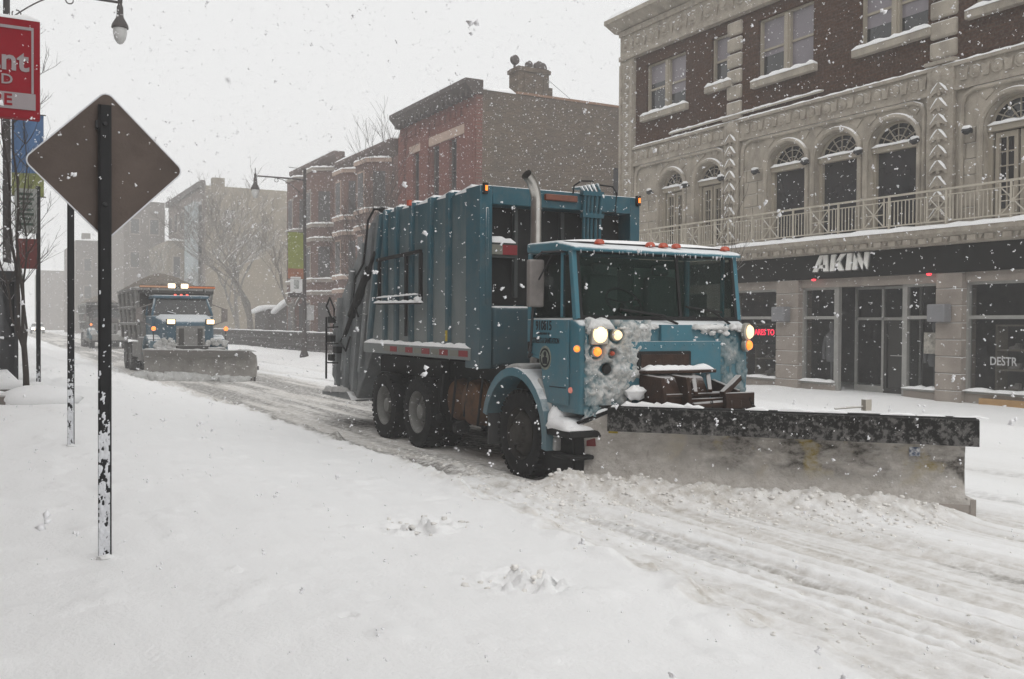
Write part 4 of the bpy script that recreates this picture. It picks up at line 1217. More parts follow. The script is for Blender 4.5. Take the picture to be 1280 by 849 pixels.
# ------------------------------------------------------------------ street lamps
M_POLE = mat('dark_bronze_pole', (0.05, 0.042, 0.04), 0.6, var=0.2, vscale=5, frost=0.12, fscale=8)
M_GLOBE = mat('milky_lamp_glass', (0.55, 0.55, 0.54), 0.3, spec=0.5)
def street_lamp(x, y, top, arm_z, L, sgn, label):
    z0 = gz(x, y) - 0.05
    t = thing('street_lamp', (x, y, z0), label, 'street lamp', 'street lamps with a side arm')
    p = MB(); p.lathe([(0.22, 0), (0.22, 0.12), (0.15, 0.35), (0.13, 1.0), (0.105, 1.05), (0.075, top - z0 - 0.1), (0.09, top - z0 - 0.08), (0.05, top - z0), (0.0, top - z0 + 0.02)], (x, y, z0), (0, 0, 1), 14)
    p.build('pole', M_POLE, t, smooth=True)
    a = MB(); e = x + sgn * L
    a.tube([(x, y, arm_z), (e, y, arm_z)], [0.045, 0.035], 8)
    c = [(x + sgn * (0.15 + 1.25 * u), y, arm_z - 0.75 + 0.7 * math.sin(u * math.pi / 2)) for u in np.linspace(0, 1, 9)]
    a.tube(c, 0.018, 6)
    for (cx, cz, r, t0, t1) in ((x + sgn * 0.22, arm_z - 0.68, 0.1, 2.5, 8), (x + sgn * 1.42, arm_z - 0.14, 0.09, 1.2, -4)):
        a.tube([(cx + sgn * r * math.cos(q), y, cz + r * math.sin(q)) for q in np.linspace(t0, t1, 12)], 0.016, 6)
    a.tube([(x, y, top - 0.02), (x + sgn * 0.8, y, top + 0.0)], 0.015, 5)
    a.build('arm', M_POLE, t)
    hd_ = MB()
    hd_.lathe([(0, 0.38), (0.02, 0.36), (0.025, 0.12), (0.06, 0.08), (0.06, 0.0), (0.05, -0.05), (0.08, -0.12), (0.085, -0.35), (0.10, -0.4), (0.20, -0.58), (0.215, -0.66), (0.20, -0.67), (0.0, -0.66)], (e, y, arm_z), (0, 0, 1), 16)
    hd_.build('lamp_head', M_POLE, t, smooth=True)
    g = MB(); g.lathe([(0.17, -0.672), (0.175, -0.78), (0.14, -0.95), (0.07, -1.06), (0, -1.09)], (e, y, arm_z), (0, 0, 1), 14)
    g.build('lamp_globe', M_GLOBE, t, smooth=True)
    return t

street_lamp(0.5, 27.0, 10.9, 10.15, 2.62, 1, 'ornate street lamp with scroll arm above the red sign')
street_lamp(14.0, 47.0, 9.5, 8.95, 2.45, -1, 'street lamp with a green banner across the snowy street')
def banner(x, y, z0, z1, w, col, col2, split, sgn, label):
    t = thing('banner', (x, y, z0), label, 'banner', 'lamp post banners')
    zs = z1 - (z1 - z0) * split
    def cloth(za, zb, m, nm):
        b_ = MB(); n = 10
        vs, fs = [], []
        for i in range(n + 1):
            for z in (za, zb):
                for dy in (0, 0.012):
                    u = i / n
                    vs.append((x + sgn * (0.1 + w * u), y + 0.05 * math.sin(u * 5 + z * 1.3) + dy, z))
        for i in range(n):
            k = i * 4
            fs += [(k, k + 4, k + 6, k + 2), (k + 1, k + 3, k + 7, k + 5), (k, k + 1, k + 5, k + 4), (k + 2, k + 6, k + 7, k + 3)]
        fs += [(0, 2, 3, 1), (n * 4, n * 4 + 1, n * 4 + 3, n * 4 + 2)]
        b_.add(vs, fs); b_.build(nm, m, t, smooth=True)
    cloth(zs, z1, col, 'upper_cloth'); cloth(z0, zs, col2, 'lower_cloth')
    r_ = MB()
    for z in (z0, z1): r_.tube([(x, y, z), (x + sgn * (0.15 + w), y, z)], 0.015, 5)
    r_.build('rod', M_POLE, t)
    return t
banner(0.5, 26.88, 4.95, 7.0, 0.72, mat('blue_banner', (0.06, 0.13, 0.26), 0.8, var=0.25, vscale=2), mat('olive_banner', (0.22, 0.24, 0.08), 0.8, var=0.25), 0.72, 1, 'blue banner with a yellow green foot below the red sign')
banner(14.0, 46.85, 4.0, 6.3, 0.78, mat('lime_banner', (0.20, 0.225, 0.05), 0.8), mat('orange_banner', (0.26, 0.10, 0.05), 0.8, var=0.3), 0.78, -1, 'lime green banner with an orange foot on the far lamp')
ps = MB(); ps.box(13.25, 13.85, 46.84, 46.87, 3.35, 4.1)
po = solo(ps, 'street_sign', mat('white_sign_face', (0.6, 0.6, 0.6), 0.5, frost=0.2), 'white square sign with a grey symbol under the lime banner', 'sign')
MB().box(13.42, 13.68, 46.825, 46.838, 3.5, 3.95).build('sign_symbol', mat('grey_sign_symbol', (0.28, 0.29, 0.28), 0.6, var=0.4, vscale=8), po)
MB().box(13.15, 13.95, 46.83, 46.88, 3.08, 3.30).build('lower_plate', M_POLE, po)
ps2 = MB(); ps2.box(14.1, 14.45, 46.84, 46.87, 1.95, 2.7); solo(ps2, 'street_sign', mat('grey_plate', (0.33, 0.33, 0.33), 0.5, frost=0.2), 'small grey plate low on the far banner lamp', 'sign')

# ------------------------------------------------------------------ sign posts on our side
M_BLACKPOST = mat('black_steel_post', (0.010, 0.010, 0.011), 0.55, var=0.3, vscale=6, spec=0.3)
M_SIGNBACK = mat('brown_sign_back', (0.094, 0.072, 0.061), 0.5, 0.3, var=0.25, vscale=2.2, spec=0.3, dirt=(0.035, 0.024, 0.02), dirt_amt=0.6, fscale=3, bump=0.15, bscale=60)
M_CLING = mat('clinging_snow', (0.70, 0.71, 0.74), 0.9, var=0.1, bump=0.4, bscale=40)


def post(name, x, y, top, w, label, cling, seed, cat='post', group=None):
    z0 = gz(x, y) - 0.15
    t = thing(name, (x, y, z0), label, cat, group)
    p = MB()
    p.prism([(x - w / 2, y), (x - w / 2, y + 0.02), (x - w * 0.22, y + 0.045), (x + w * 0.22, y + 0.045), (x + w / 2, y + 0.02), (x + w / 2, y), (x + w * 0.3, y - 0.006), (x - w * 0.3, y - 0.006)], 'z', z0, top)
    p.build('channel_post', M_BLACKPOST, t)
    c = MB()
    nx_, nz_ = 13, int((top - z0) / 0.007)
    XX, ZZ = np.meshgrid(np.linspace(x - w * 0.50, x + w * 0.36, nx_), np.linspace(z0, min(top, cling + 0.9), nz_))
    lo = np.clip((ZZ - z0) / (cling - z0), 0, 1.6)
    t_ = fbm(XX * 55, ZZ * 22 + seed, seed) * 0.75 + fbm(XX * 140, ZZ * 90, seed + 3) * 0.35 - 0.42 - 0.33 * lo + 0.10 * (lo < 0.5) - np.abs(XX - x + w * 0.1) / w * 0.16
    t_ = np.clip(t_ * 3.0, 0, 1) * 0.013
    idx = {}
    for jj in range(nz_ - 1):
        for ii in range(nx_ - 1):
            if t_[jj:jj + 2, ii:ii + 2].max() > 0.002:
                f_ = []
                for (a, b2) in ((jj, ii), (jj, ii + 1), (jj + 1, ii + 1), (jj + 1, ii)):
                    if (a, b2) not in idx:
                        idx[(a, b2)] = len(c.v); c.v.append((float(XX[a, b2]), y - 0.0065 + 0.002 - float(t_[a, b2]), float(ZZ[a, b2])))
                    f_.append(idx[(a, b2)])
                c.f.append(tuple(f_))
    c.build('clinging_snow', M_CLING, t, smooth=True, ang=180)
    s = MB(); s.blob((x, y - 0.02, gz(x, y) - 0.0), (0.055, 0.06, 0.022), 3, 12, 8, 0.25); s.build('snow_cap', M_SNOW, t, smooth=True)
    return t

dp = post('sign_post', 0.70, 6.87, 3.275, 0.082, 'black channel post with clinging snow behind the brown diamond sign', 2.2, 5)
# the diamond warning sign, seen from the back
cx, cz, hd2, rc = 0.715, 2.885, 0.495, 0.052
pts = []
base = [(0, 1), (1, 0), (0, -1), (-1, 0)]
for i, (a, b_) in enumerate(base):
    for k in range(-3, 4):
        ang = math.atan2(b_, a) + k * math.pi / 12
        c0 = (a * (hd2 - rc * math.sqrt(2)), b_ * (hd2 - rc * math.sqrt(2)))
        pts.append((cx + c0[0] + rc * math.cos(ang), cz + c0[1] + rc * math.sin(ang)))
# order by angle
pts.sort(key=lambda p: math.atan2(p[1] - cz, p[0] - cx))
dm = MB(); dm.prism(pts, 'y', 6.925, 6.932)
dso = solo(dm, 'diamond_sign', M_SIGNBACK, 'brown back of a diamond shaped traffic sign on the black post', 'sign')
e = MB()
e.tube([(p[0], 6.9285, p[1]) for p in pts] + [(pts[0][0], 6.9285, pts[0][1])], 0.006, 5)
e.build('snowy_edge', M_CLING, dso)
bo = MB()
for zz in (2.62, 3.15): bo.lathe([(0, 0.02), (0.014, 0.018), (0.016, 0.0), (0, 0)], (0.70, 6.864, zz), (0, -1, 0), 8)
bo.box(0.645, 0.66, 6.87, 6.925, 3.12, 3.17)
bo.build('bolt', M_DARKMETAL, dso)
stk = MB(); rnd = random.Random(8)
for i in range(34):
    u, v = rnd.uniform(-1, 1), rnd.uniform(-1, 1)
    if abs(u) + abs(v) < 0.92:
        r = rnd.uniform(0.002, 0.007); stk.blob((cx + u * hd2, 6.922, cz + v * hd2), (r * rnd.uniform(0.8, 2), 0.004, r), i, 6, 4, 0.4)
stk.build('clinging_snow', M_CLING, dso)
post('sign_post', 0.85, 11.8, 3.22, 0.072, 'slim black post with clinging snow, second behind the diamond sign', 2.0, 9)
post('sign_post', 0.86, 19.4, 4.28, 0.075, 'black post carrying white and dark red parking signs', 1.4, 12)
wsn = MB(); wsn.box(0.48, 0.84, 19.36, 19.372, 3.42, 4.22)
wso = solo(wsn, 'parking_sign', mat('dull_white_sign', (0.32, 0.33, 0.31), 0.6, var=0.1, frost=0.1), 'dull white street cleaning sign with green lines on the black post', 'sign')
t = MB()
for j, (w_, z) in enumerate(((0.22, 4.12), (0.26, 4.03), (0.2, 3.95), (0.24, 3.84), (0.26, 3.76), (0.18, 3.68), (0.22, 3.58))):
    t.box(0.66 - w_ / 2, 0.66 + w_ / 2, 19.354, 19.358, z - 0.022, z + 0.022)
t.build('sign_lines', mat('dark_green_sign_ink', (0.05, 0.085, 0.065), 0.6), wso)
rsn = MB(); rsn.box(0.50, 0.84, 19.36, 19.372, 2.78, 3.32)
rso = solo(rsn, 'parking_sign', mat('dark_red_sign', (0.15, 0.035, 0.032), 0.5, var=0.15, frost=0.08), 'dark red parking sign below the dull white one', 'sign')

# the red shop sign at the upper left
M_RED = mat('red_sign_face', (0.27, 0.006, 0.016), 0.6, spec=0.1, var=0.1, vscale=2, frost=0.06, fscale=14)
M_PALE = mat('pale_sign_paint', (0.33, 0.29, 0.30), 0.6, var=0.08)
rs = thing('store_sign', (-1.3, 13.0, gz(-1.3, 13.0)), 'red store sign with pale lettering cut by the edge of the photo', 'sign')
MB().box(-1.3, 0.60, 13.0, 13.14, 4.28, 5.47).build('sign_box', M_RED, rs, bevel=0.01)
b_ = MB(); b_.box(-1.2, 0.53, 12.99, 12.998, 5.34, 5.375); b_.box(0.505, 0.53, 12.99, 12.998, 4.585, 5.339); b_.box(-1.2, 0.55, 12.988, 12.998, 4.385, 4.58)
b_.build('sign_border', M_PALE, rs)
t = MB(); t.text('ant', 0.36, (0.475, 12.99, 4.955), (1, 0, 0), (0, 0, 1), 0.004, 0.008, align='RIGHT', sx=1.0)
t.text('OD', 0.165, (0.31, 12.99, 4.725), (1, 0, 0), (0, 0, 1), 0.004, 0.002, align='RIGHT', sx=1.1)
t.build('sign_lettering', M_PALE, rs)
t = MB(); t.text('RE', 0.19, (0.30, 12.985, 4.482), (1, 0, 0), (0, 0, 1), 0.003, 0.005, align='RIGHT', sx=1.0)
t.build('band_lettering', M_RED, rs)
p = MB(); p.tube([(-1.36, 13.07, gz(-1.3, 13) - 0.2), (-1.36, 13.07, 5.6)], 0.06, 10); p.build('sign_post', M_POLE, rs)
s = MB(); s.snow((-1.3, 13.07, 5.465), (0.6, 13.07, 5.465), 0.15, 0.07, 4); s.build('snow_cap', M_SNOW, rs, smooth=True)

# dark bus shelter at the left edge
bs = thing('bus_shelter', (-0.5, 20.5, gz(-0.5, 20.5)), 'dark bus shelter with a snow loaded roof at the left edge', 'bus shelter')
g0 = gz(-0.5, 20.5) - 0.2
f = MB()
for x in (-1.7, 0.50):
    for y in (19.2, 21.4, 23.4): f.box(x - 0.03, x + 0.03, y - 0.03, y + 0.03, g0, 2.55)
f.box(-1.75, 0.56, 19.1, 23.5, 2.55, 2.72)
for y in (19.2,): f.box(-1.67, 0.47, y - 0.02, y + 0.02, 1.5, 1.56)
f.build('frame', M_DARKMETAL, bs)
g_ = MB(); g_.box(-1.67, 0.47, 19.195, 19.205, g0 + 0.3, 1.5); g_.box(-1.67, 0.47, 19.195, 19.205, 1.56, 2.54); g_.box(-1.68, -1.66, 19.25, 23.4, g0 + 0.3, 2.54)
g_.build('pane', glass('dark_shelter_glass', (0.015, 0.015, 0.018), 0.75), bs)
bch = MB(); bch.box(-1.6, -1.1, 19.6, 22.8, g0 + 0.55, g0 + 0.6); bch.box(-1.5, -1.2, 19.8, 19.9, g0, g0 + 0.549); bch.box(-1.5, -1.2, 22.4, 22.5, g0, g0 + 0.549); bch.build('bench', M_DARKMETAL, bs)
s = MB(); s.snow((-0.60, 19.1, 2.72), (-0.60, 23.5, 2.72), 2.2, 0.26, 4, 0.3, rough=0.12); s.build('snow_cap', M_SNOW, bs, smooth=True)
s = MB(); s.snow((-1.7, 18.95, 0.62), (0.55, 18.95, 0.62), 0.7, 0.42, 5, 0.2, rough=0.15); s.build('snow_drift', M_SNOW, bs, smooth=True)

# lot behind the far lamp: fence, sheds, parked cars under snow
M_FENCE = mat('dark_fence', (0.05, 0.045, 0.042), 0.8, var=0.3, vscale=3, snow=0.6, frost=0.2)
fe = MB()
for z in (0.35, 0.75, 1.15): fe.box(16.97, 17.03, 49, 99, z, z + 0.1)
for y in np.arange(49, 99, 0.15): fe.box(16.985, 17.015, y, y + 0.035, 0.05, 1.2)
for y in np.arange(49, 99.2, 2.5): fe.box(16.95, 17.05, y - 0.05, y + 0.05, 0.0, 1.35)
fo = solo(fe, 'fence', M_FENCE, 'long dark picket fence along the far pavement below the brownstones and bare trees', 'fence')
s = MB(); s.snow((17.0, 49, 1.25), (17.0, 99, 1.25), 0.12, 0.06, 3, 0.6); s.build('snow_cap', M_SNOW, fo, smooth=True)
def shed(x, y, w, d, h0, h1, label):
    t = thing('shed', (x, y, 0), label, 'shed', 'sheds in the vacant lot')
    b_ = MB(); b_.prism([(y, -0.1), (y + d, -0.1), (y + d, h0), (y, h1)], 'x', x, x + w); b_.build('shed_wall', mat('dark_shed_boards', (0.06, 0.05, 0.045), 0.9, var=0.25), t)
    MB().box(x - 0.03, x - 0.003, y + d * 0.3, y + d * 0.3 + 0.9, 0, 2.0).build('door', M_FENCE, t)
    s = MB(); s.prism([(y - 0.3, h1 + 0.0), (y - 0.3, h1 + 0.32), (y + d * 0.5, (h0 + h1) / 2 + 0.42), (y + d + 0.3, h0 + 0.25), (y + d + 0.3, h0 - 0.05)], 'x', x - 0.35, x + w + 0.2); s.build('snow_cap', M_SNOW, t, bevel=0.12, seg=3)
shed(19.9, 69.8, 3.2, 4.6, 2.5, 3.5, 'dark shed under a steep snowy roof close to the brownstones')
shed(19.9, 76.6, 4.0, 4.4, 2.6, 2.9, 'low dark shed under a flat snowy roof farther along the lot')

def snowy_car(x, y, col, label):
    t = thing('oncoming_car', (x, y, 0), label, 'car', 'parked cars along the far kerb')
    X = lambda v: x + v
    b_ = MB(); prof = [(0.0, 0.35), (0.02, 0.75), (0.3, 0.88), (1.2, 0.95), (3.9, 0.98), (4.35, 0.9), (4.4, 0.4), (4.2, 0.3), (0.2, 0.3)]
    b_.prism([(y + a, z) for a, z in prof], 'x', X(-0.88), X(0.88)); b_.build('body', mat(col[0], col[1], 0.4, 0.2, snow=0.95, frost=0.3, fscale=6), t, bevel=0.08, seg=3)
    c = MB()
    lo = [(y + 1.2, 0.95), (y + 3.95, 0.98)]; hi = [(y + 1.95, 1.42), (y + 3.3, 1.44)]
    vs = []
    for (yy, zz), w_ in ((lo[0], .82), (lo[1], .82), (hi[1], .64), (hi[0], .64)): vs += [(X(-w_), yy, zz), (X(w_), yy, zz)]
    c.add(vs, [(0, 1, 3, 2), (2, 3, 5, 4), (4, 5, 7, 6), (6, 7, 1, 0), (0, 2, 4, 6), (1, 7, 5, 3)])
    c.build('cabin_glass', M_PANE, t, bevel=0.05)
    for yy in (0.85, 3.5):
        for sx in (-1, 1):
            w_ = MB(); w_.lathe([(0.2, 0.11), (0.3, 0.11), (0.33, 0.06), (0.33, -0.06), (0.3, -0.11), (0.2, -0.11)], (X(sx * 0.78), y + yy, 0.33), (1, 0, 0), 18)
            wo_ = w_.build('wheel', mat('car_tyre', (0.02, 0.02, 0.02), 0.9, frost=0.2), t, smooth=True)
            MB().lathe([(0, 0.08), (0.19, 0.10), (0.2, 0.0), (0, -0.08)], (X(sx * 0.78), y + yy, 0.33), (1, 0, 0), 14).build('rim', M_ALU, wo_)
    for sx in (-0.62, 0.62): MB().box(X(sx - 0.16), X(sx + 0.16), y - 0.02, y + 0.05, 0.62, 0.76).build('headlight', mat('unlit_lamp_glass', (0.4, 0.4, 0.4), 0.2), t, bevel=0.02)
    s = MB(); s.snow((X(0), y + 1.8, 1.40), (X(0), y + 3.5, 1.42), 1.4, 0.2, 5, 0.2, rough=0.1); s.snow((X(0), y + 0.15, 0.84), (X(0), y + 1.3, 0.92), 1.6, 0.13, 6, 0.2, rough=0.1); s.build('snow_cap', M_SNOW, t, smooth=True)
    return t
oc = snowy_car(6.6, 150, ('grey_car_paint', (0.15, 0.15, 0.16)), 'far oncoming car with both headlights lit in the white haze')
del oc['group']
for ch in oc.children:
    if ch.name.startswith('headlight'):
        ch.data.materials[0] = emit('far_headlight', (1.0, 0.82, 0.55), 60)
# ------------------------------------------------------------------ the refuse truck with the plow
M_BLUE = mat('blue_truck_paint', (0.022, 0.086, 0.115), 0.5, var=0.15, vscale=1.6, snow=0.9, frost=0.08, fscale=9, dirt=(0.10, 0.115, 0.115), dirt_amt=0.5, film=(1.3, 2.9, (0.13, 0.14, 0.14), 0.5))
M_BLUE_CAB = mat('blue_cab_paint', (0.048, 0.165, 0.215), 0.45, var=0.12, vscale=1.6, snow=0.8, frost=0.10, fscale=9, dirt=(0.14, 0.16, 0.16), dirt_amt=0.4, film=(0.6, 1.5, (0.16, 0.18, 0.185), 0.5))
M_BLUE_DIRTY = mat('dirty_blue_panel', (0.028, 0.088, 0.112), 0.6, var=0.12, vscale=2, snow=0.9, frost=0.10, fscale=4.0, dirt=(0.20, 0.21, 0.205), dirt_amt=0.5, stretch=(1, 1, 0.22), film=(1.5, 3.6, (0.24, 0.25, 0.24), 0.85))
M_GREY_DIRTY = mat('salt_grey_steel', (0.20, 0.215, 0.22), 0.7, var=0.25, vscale=3, snow=0.8, frost=0.12, fscale=4, dirt=(0.28, 0.28, 0.27), dirt_amt=0.7, stretch=(1, 1, 0.3))
M_BLACK = mat('black_rubber_iron', (0.012, 0.012, 0.012), 0.75, var=0.3, vscale=5, spec=0.3)
M_TYRE = mat('truck_tyre', (0.016, 0.016, 0.016), 0.9, var=0.3, vscale=8, bump=0.5, bscale=25, frost=0.04, fscale=14, spec=0.2)
M_RIM = mat('snowy_rim', (0.22, 0.22, 0.21), 0.7, 0.2, var=0.2, vscale=7, frost=0.35, fscale=7)
M_RUST = mat('rusty_brown_steel', (0.040, 0.021, 0.014), 0.8, var=0.4, vscale=6, snow=0.45, frost=0.12, fscale=10, dirt=(0.03, 0.02, 0.016), dirt_amt=0.7, bump=0.3)
M_RUST2 = mat('rusty_tank', (0.10, 0.050, 0.025), 0.75, var=0.35, vscale=4, dirt=(0.03, 0.025, 0.02), dirt_amt=0.8, frost=0.05, fscale=9)
M_CHROME = mat('grimy_chrome', (0.50, 0.48, 0.45), 0.28, 0.9, var=0.2, vscale=5)
M_GRIME = mat('grimy_mirror_back', (0.22, 0.20, 0.19), 0.6, 0.2, var=0.2, vscale=6, frost=0.2, fscale=9)
M_REDTAPE = mat('red_reflective_tape', (0.24, 0.025, 0.03), 0.45, frost=0.05)
M_GREYTAPE = mat('grey_reflective_tape', (0.20, 0.20, 0.17), 0.5, frost=0.1)
M_AMBERBOX = mat('dark_amber_lens', (0.15, 0.035, 0.012), 0.3, var=0.3, vscale=10)
M_AMBER_ON = emit('amber_lamp', (1.0, 0.24, 0.03), 1.5)
M_AMBER_DIM = emit('orange_marker', (0.75, 0.12, 0.05), 0.12, (0.35, 0.06, 0.03))
M_HEAD = emit('headlamp_glow', (1.0, 0.70, 0.36), 1.9)
M_HEAD2 = emit('headlamp_glow_small', (1.0, 0.74, 0.44), 1.1)
M_LAMPGLASS = mat('lamp_housing', (0.40, 0.38, 0.33), 0.3, 0.4, frost=0.1)
M_WIND = glass('green_windshield', (0.010, 0.034, 0.025), 0.10, 0.05)
M_SIDEGLASS = glass('dark_side_glass', (0.01, 0.012, 0.012), 0.35, 0.05)
M_CABIN = mat('dark_cabin', (0.016, 0.045, 0.034), 0.9, var=0.2)
M_SEAT = mat('grey_seat', (0.06, 0.09, 0.08), 0.9)
M_INK = mat('black_lettering', (0.012, 0.014, 0.018), 0.6)

TX0, TX1 = 5.62, 8.10
TC = (TX0 + TX1) / 2
tk = thing('garbage_truck', (TC, 11.5, 0.0), 'large blue garbage truck with a wide black topped snow plow', 'truck')
# --- chassis
c = MB()
for x in (TC - 0.45, TC + 0.37): c.box(x, x + 0.08, 9.0, 16.6, 0.72, 1.02)
for y in (9.3, 10.8, 12.0, 13.8, 15.4): c.box(TC - 0.369, TC + 0.369, y, y + 0.12, 0.75, 0.95)
for y in (10.1, 13.18, 14.53): c.tube([(TX0 + 0.25, y, 0.54), (TX1 - 0.25, y, 0.54)], 0.11, 10); 
for y in (13.18, 14.53): c.blob((TC, y, 0.55), (0.26, 0.24, 0.24), 3, 12, 8, 0.02)
c.box(TX0 + 0.3, TX1 - 0.3, 9.9, 15.4, 1.03, 1.3)
c.box(TX0 + 0.15, TX0 + 0.75, 12.62, 12.70, 0.35, 1.3)
c.build('chassis', M_BLACK, tk)

def tyre_prof(r, w):
    return [(r * 0.58, w * 0.42), (r * 0.66, w * 0.5), (r * 0.9, w * 0.5), (r * 0.97, w * 0.44), (r, w * 0.34), (r, -w * 0.34), (r * 0.97, -w * 0.44), (r * 0.9, -w * 0.5), (r * 0.66, -w * 0.5), (r * 0.58, -w * 0.42)]

def wheel(parent, x, y, z, r, w, out, dual=False, mt=None, mr=None, hub=0.0):
    """out = -1: the outer face looks to -x. dual wheels have the deep dish"""
    b_ = MB()
    def one(xc):
        b_.lathe(tyre_prof(r, w), (xc, y, z), (1, 0, 0), 40)
        for k in range(40):                                   # shoulder lugs
            a = 2 * math.pi * (k + 0.5) / 40
            d = Vector((0, math.cos(a), math.sin(a)))
            for sx in (-1, 1):
                p = Vector((xc + sx * w * 0.36, y, z)) + d * (r * 0.965)
                b_.bar(p - d * 0.02, p + d * (r * 0.05), 0.045, w * 0.26, (1, 0, 0))
    one(x)
    if dual: one(x - out * (w + 0.06))
    wo_ = b_.build('tyre', mt or M_TYRE, parent, smooth=True, ang=35)
    rm = MB(); s = out
    if dual:
        pr = [(r * 0.60, s * w * 0.46), (r * 0.56, s * w * 0.36), (r * 0.52, -s * w * 0.1), (r * 0.40, -s * w * 0.16), (r * 0.36, -s * w * 0.1), (r * 0.22, -s * w * 0.1), (r * 0.21, s * w * 0.3), (r * 0.14, s * w * 0.36), (0, s * w * 0.37)]
    else:
        pr = [(r * 0.60, s * w * 0.46), (r * 0.56, s * w * 0.36), (r * 0.53, s * w * 0.2), (r * 0.42, s * w * 0.42), (r * 0.3, s * w * 0.55), (r * 0.24, s * w * 0.56), (r * 0.2, s * w * 0.72), (r * 0.1, s * w * 0.78), (0, s * w * 0.78)]
    rm.lathe(pr, (x, y, z), (1, 0, 0), 28)
    for k in range(10):
        a = 2 * math.pi * k / 10
        hx = x + s * w * (-0.1 if dual else 0.5)
        rm.tube([(hx, y + r * 0.31 * math.cos(a), z + r * 0.31 * math.sin(a)), (hx + s * 0.04, y + r * 0.31 * math.cos(a), z + r * 0.31 * math.sin(a))], 0.018, 6)
    rm.build('rim', mr or M_RIM, wo_, smooth=True)
    return wo_

WR = 0.525
M_RIMD = mat('dark_dirty_rim', (0.05, 0.045, 0.04), 0.75, 0.2, var=0.3, vscale=6, frost=0.08, fscale=9)
wheel(tk, TX0 + 0.17, 10.08, WR, WR, 0.30, -1, mr=M_RIMD); wheel(tk, TX1 - 0.17, 10.08, WR, WR, 0.30, 1, mr=M_RIMD)
for y in (13.18, 14.53):
    wheel(tk, TX0 + 0.14, y, WR, WR, 0.26, -1, True); wheel(tk, TX1 - 0.14, y, WR, WR, 0.26, 1, True)
# tanks between the axles
for y, r, x in ((11.55, 0.31, 0.0), (12.15, 0.29, 0.06)):
    t = MB(); t.lathe([(0, -0.05), (r * 0.5, -0.045), (r * 0.9, -0.02), (r, 0.03), (r, 0.9), (0, 0.93)], (TX0 + 0.12 + x, y, 0.78), (1, 0, 0), 28)
    for o_ in (0.12, 0.42): t.lathe([(r + 0.001, 0), (r + 0.014, 0), (r + 0.014, 0.05), (r + 0.001, 0.05)], (TX0 + 0.12 + x + o_, y, 0.78), (1, 0, 0), 28)
    t.build('fuel_tank', M_RUST2, tk, smooth=True)
pz = MB()
for k in range(4): pz.tube([(TX0 + 0.1, 11.2 + k * 0.4, 1.12), (TX0 + 0.08, 11.3 + k * 0.4, 0.5 + 0.1 * (k % 2)), (TX0 + 0.3, 11.5 + k * 0.4, 0.45)], 0.018, 5)
pz.blob((TX0 + 0.1, 11.85, 0.42), (0.12, 0.12, 0.1), 3, 10, 6, 0.2); pz.blob((TX0 + 0.1, 12.5, 0.5), (0.08, 0.09, 0.07), 5, 10, 6, 0.2)
pz.build('air_lines', M_BLACK, tk)
fl = MB(); fl.box(TX0 + 0.05, TX0 + 0.5, 10.93, 10.95, 0.30, 1.0); fl.box(TX1 - 0.5, TX1 - 0.05, 10.93, 10.95, 0.30, 1.0); fl.build('mud_flap', mat('snowy_mud_flap', (0.10, 0.10, 0.10), 0.9, frost=0.28, fscale=3), tk)
# --- packer body
BY0, BY1, BZ0, BZ1 = 11.06, 14.95, 1.36, 3.64
bd = MB()
bd.prism([(11.5, 1.50), (15.30, 1.50), (14.72, BZ1 - 0.03), (11.5, BZ1 - 0.03)], 'x', TX0 + 0.055, TX1 - 0.055)
body = bd.build('packer_body', M_BLUE_DIRTY, tk)
for xa, xb in ((TX0, TX0 + 0.095), (TX1 - 0.095, TX1)):
    for y in (12.10, 12.72, 13.42, 14.02, 14.50):
        rb_ = MB(); rb_.prism([(y - 0.035, 1.56), (y + 0.075, 1.56), (y + 0.075, BZ1 + 0.01), (y - 0.035, BZ1 + 0.03)], 'x', xa, xb); rb_.build('body_rib', M_BLUE, body, bevel=0.012, seg=1)
    rb_ = MB(); rb_.prism([(15.16, 1.56), (15.30, 1.56), (14.74, BZ1 - 0.02), (14.62, BZ1 - 0.02)], 'x', xa, xb); rb_.build('body_rib', M_BLUE, body, bevel=0.012, seg=1)
tp = MB()
for y in (12.10, 12.72, 13.42, 14.02, 14.50): tp.box(TX0 + 0.096, TX1 - 0.096, y - 0.035, y + 0.075, BZ1 - 0.027, BZ1 + 0.03)
tp.build('roof_rib', M_BLUE, body)
s = MB()
ysn = [11.55, 12.06, 12.18, 12.68, 12.80, 13.38, 13.50, 13.98, 14.10, 14.46, 14.58, 14.7]
for i in range(0, len(ysn), 2): s.snow((TX0 + 0.2, (ysn[i] + ysn[i + 1]) / 2, BZ1 - 0.03), (TX1 - 0.15, (ysn[i] + ysn[i + 1]) / 2, BZ1 - 0.03), (ysn[i + 1] - ysn[i]), 0.06, i, 0.2, rough=0.2)
for i in range(0, 12, 2): s.add([(TX0 + 0.1, ysn[i], BZ1 - 0.04), (TX0 + 0.1, ysn[i + 1], BZ1 - 0.04), (TX0 + 0.1, ysn[i + 1], BZ1 + 0.0), (TX0 + 0.1, ysn[i], BZ1 + 0.07), (TX0 + 0.6, ysn[i], BZ1 - 0.04), (TX0 + 0.6, ysn[i + 1], BZ1 - 0.04), (TX0 + 0.6, ysn[i + 1], BZ1), (TX0 + 0.6, ysn[i], BZ1 + 0.07)], [(0, 1, 2, 3), (4, 7, 6, 5), (3, 2, 6, 7), (0, 3, 7, 4), (1, 5, 6, 2), (0, 4, 5, 1)])
s.build('snow_cap', M_SNOW, tk, smooth=True)
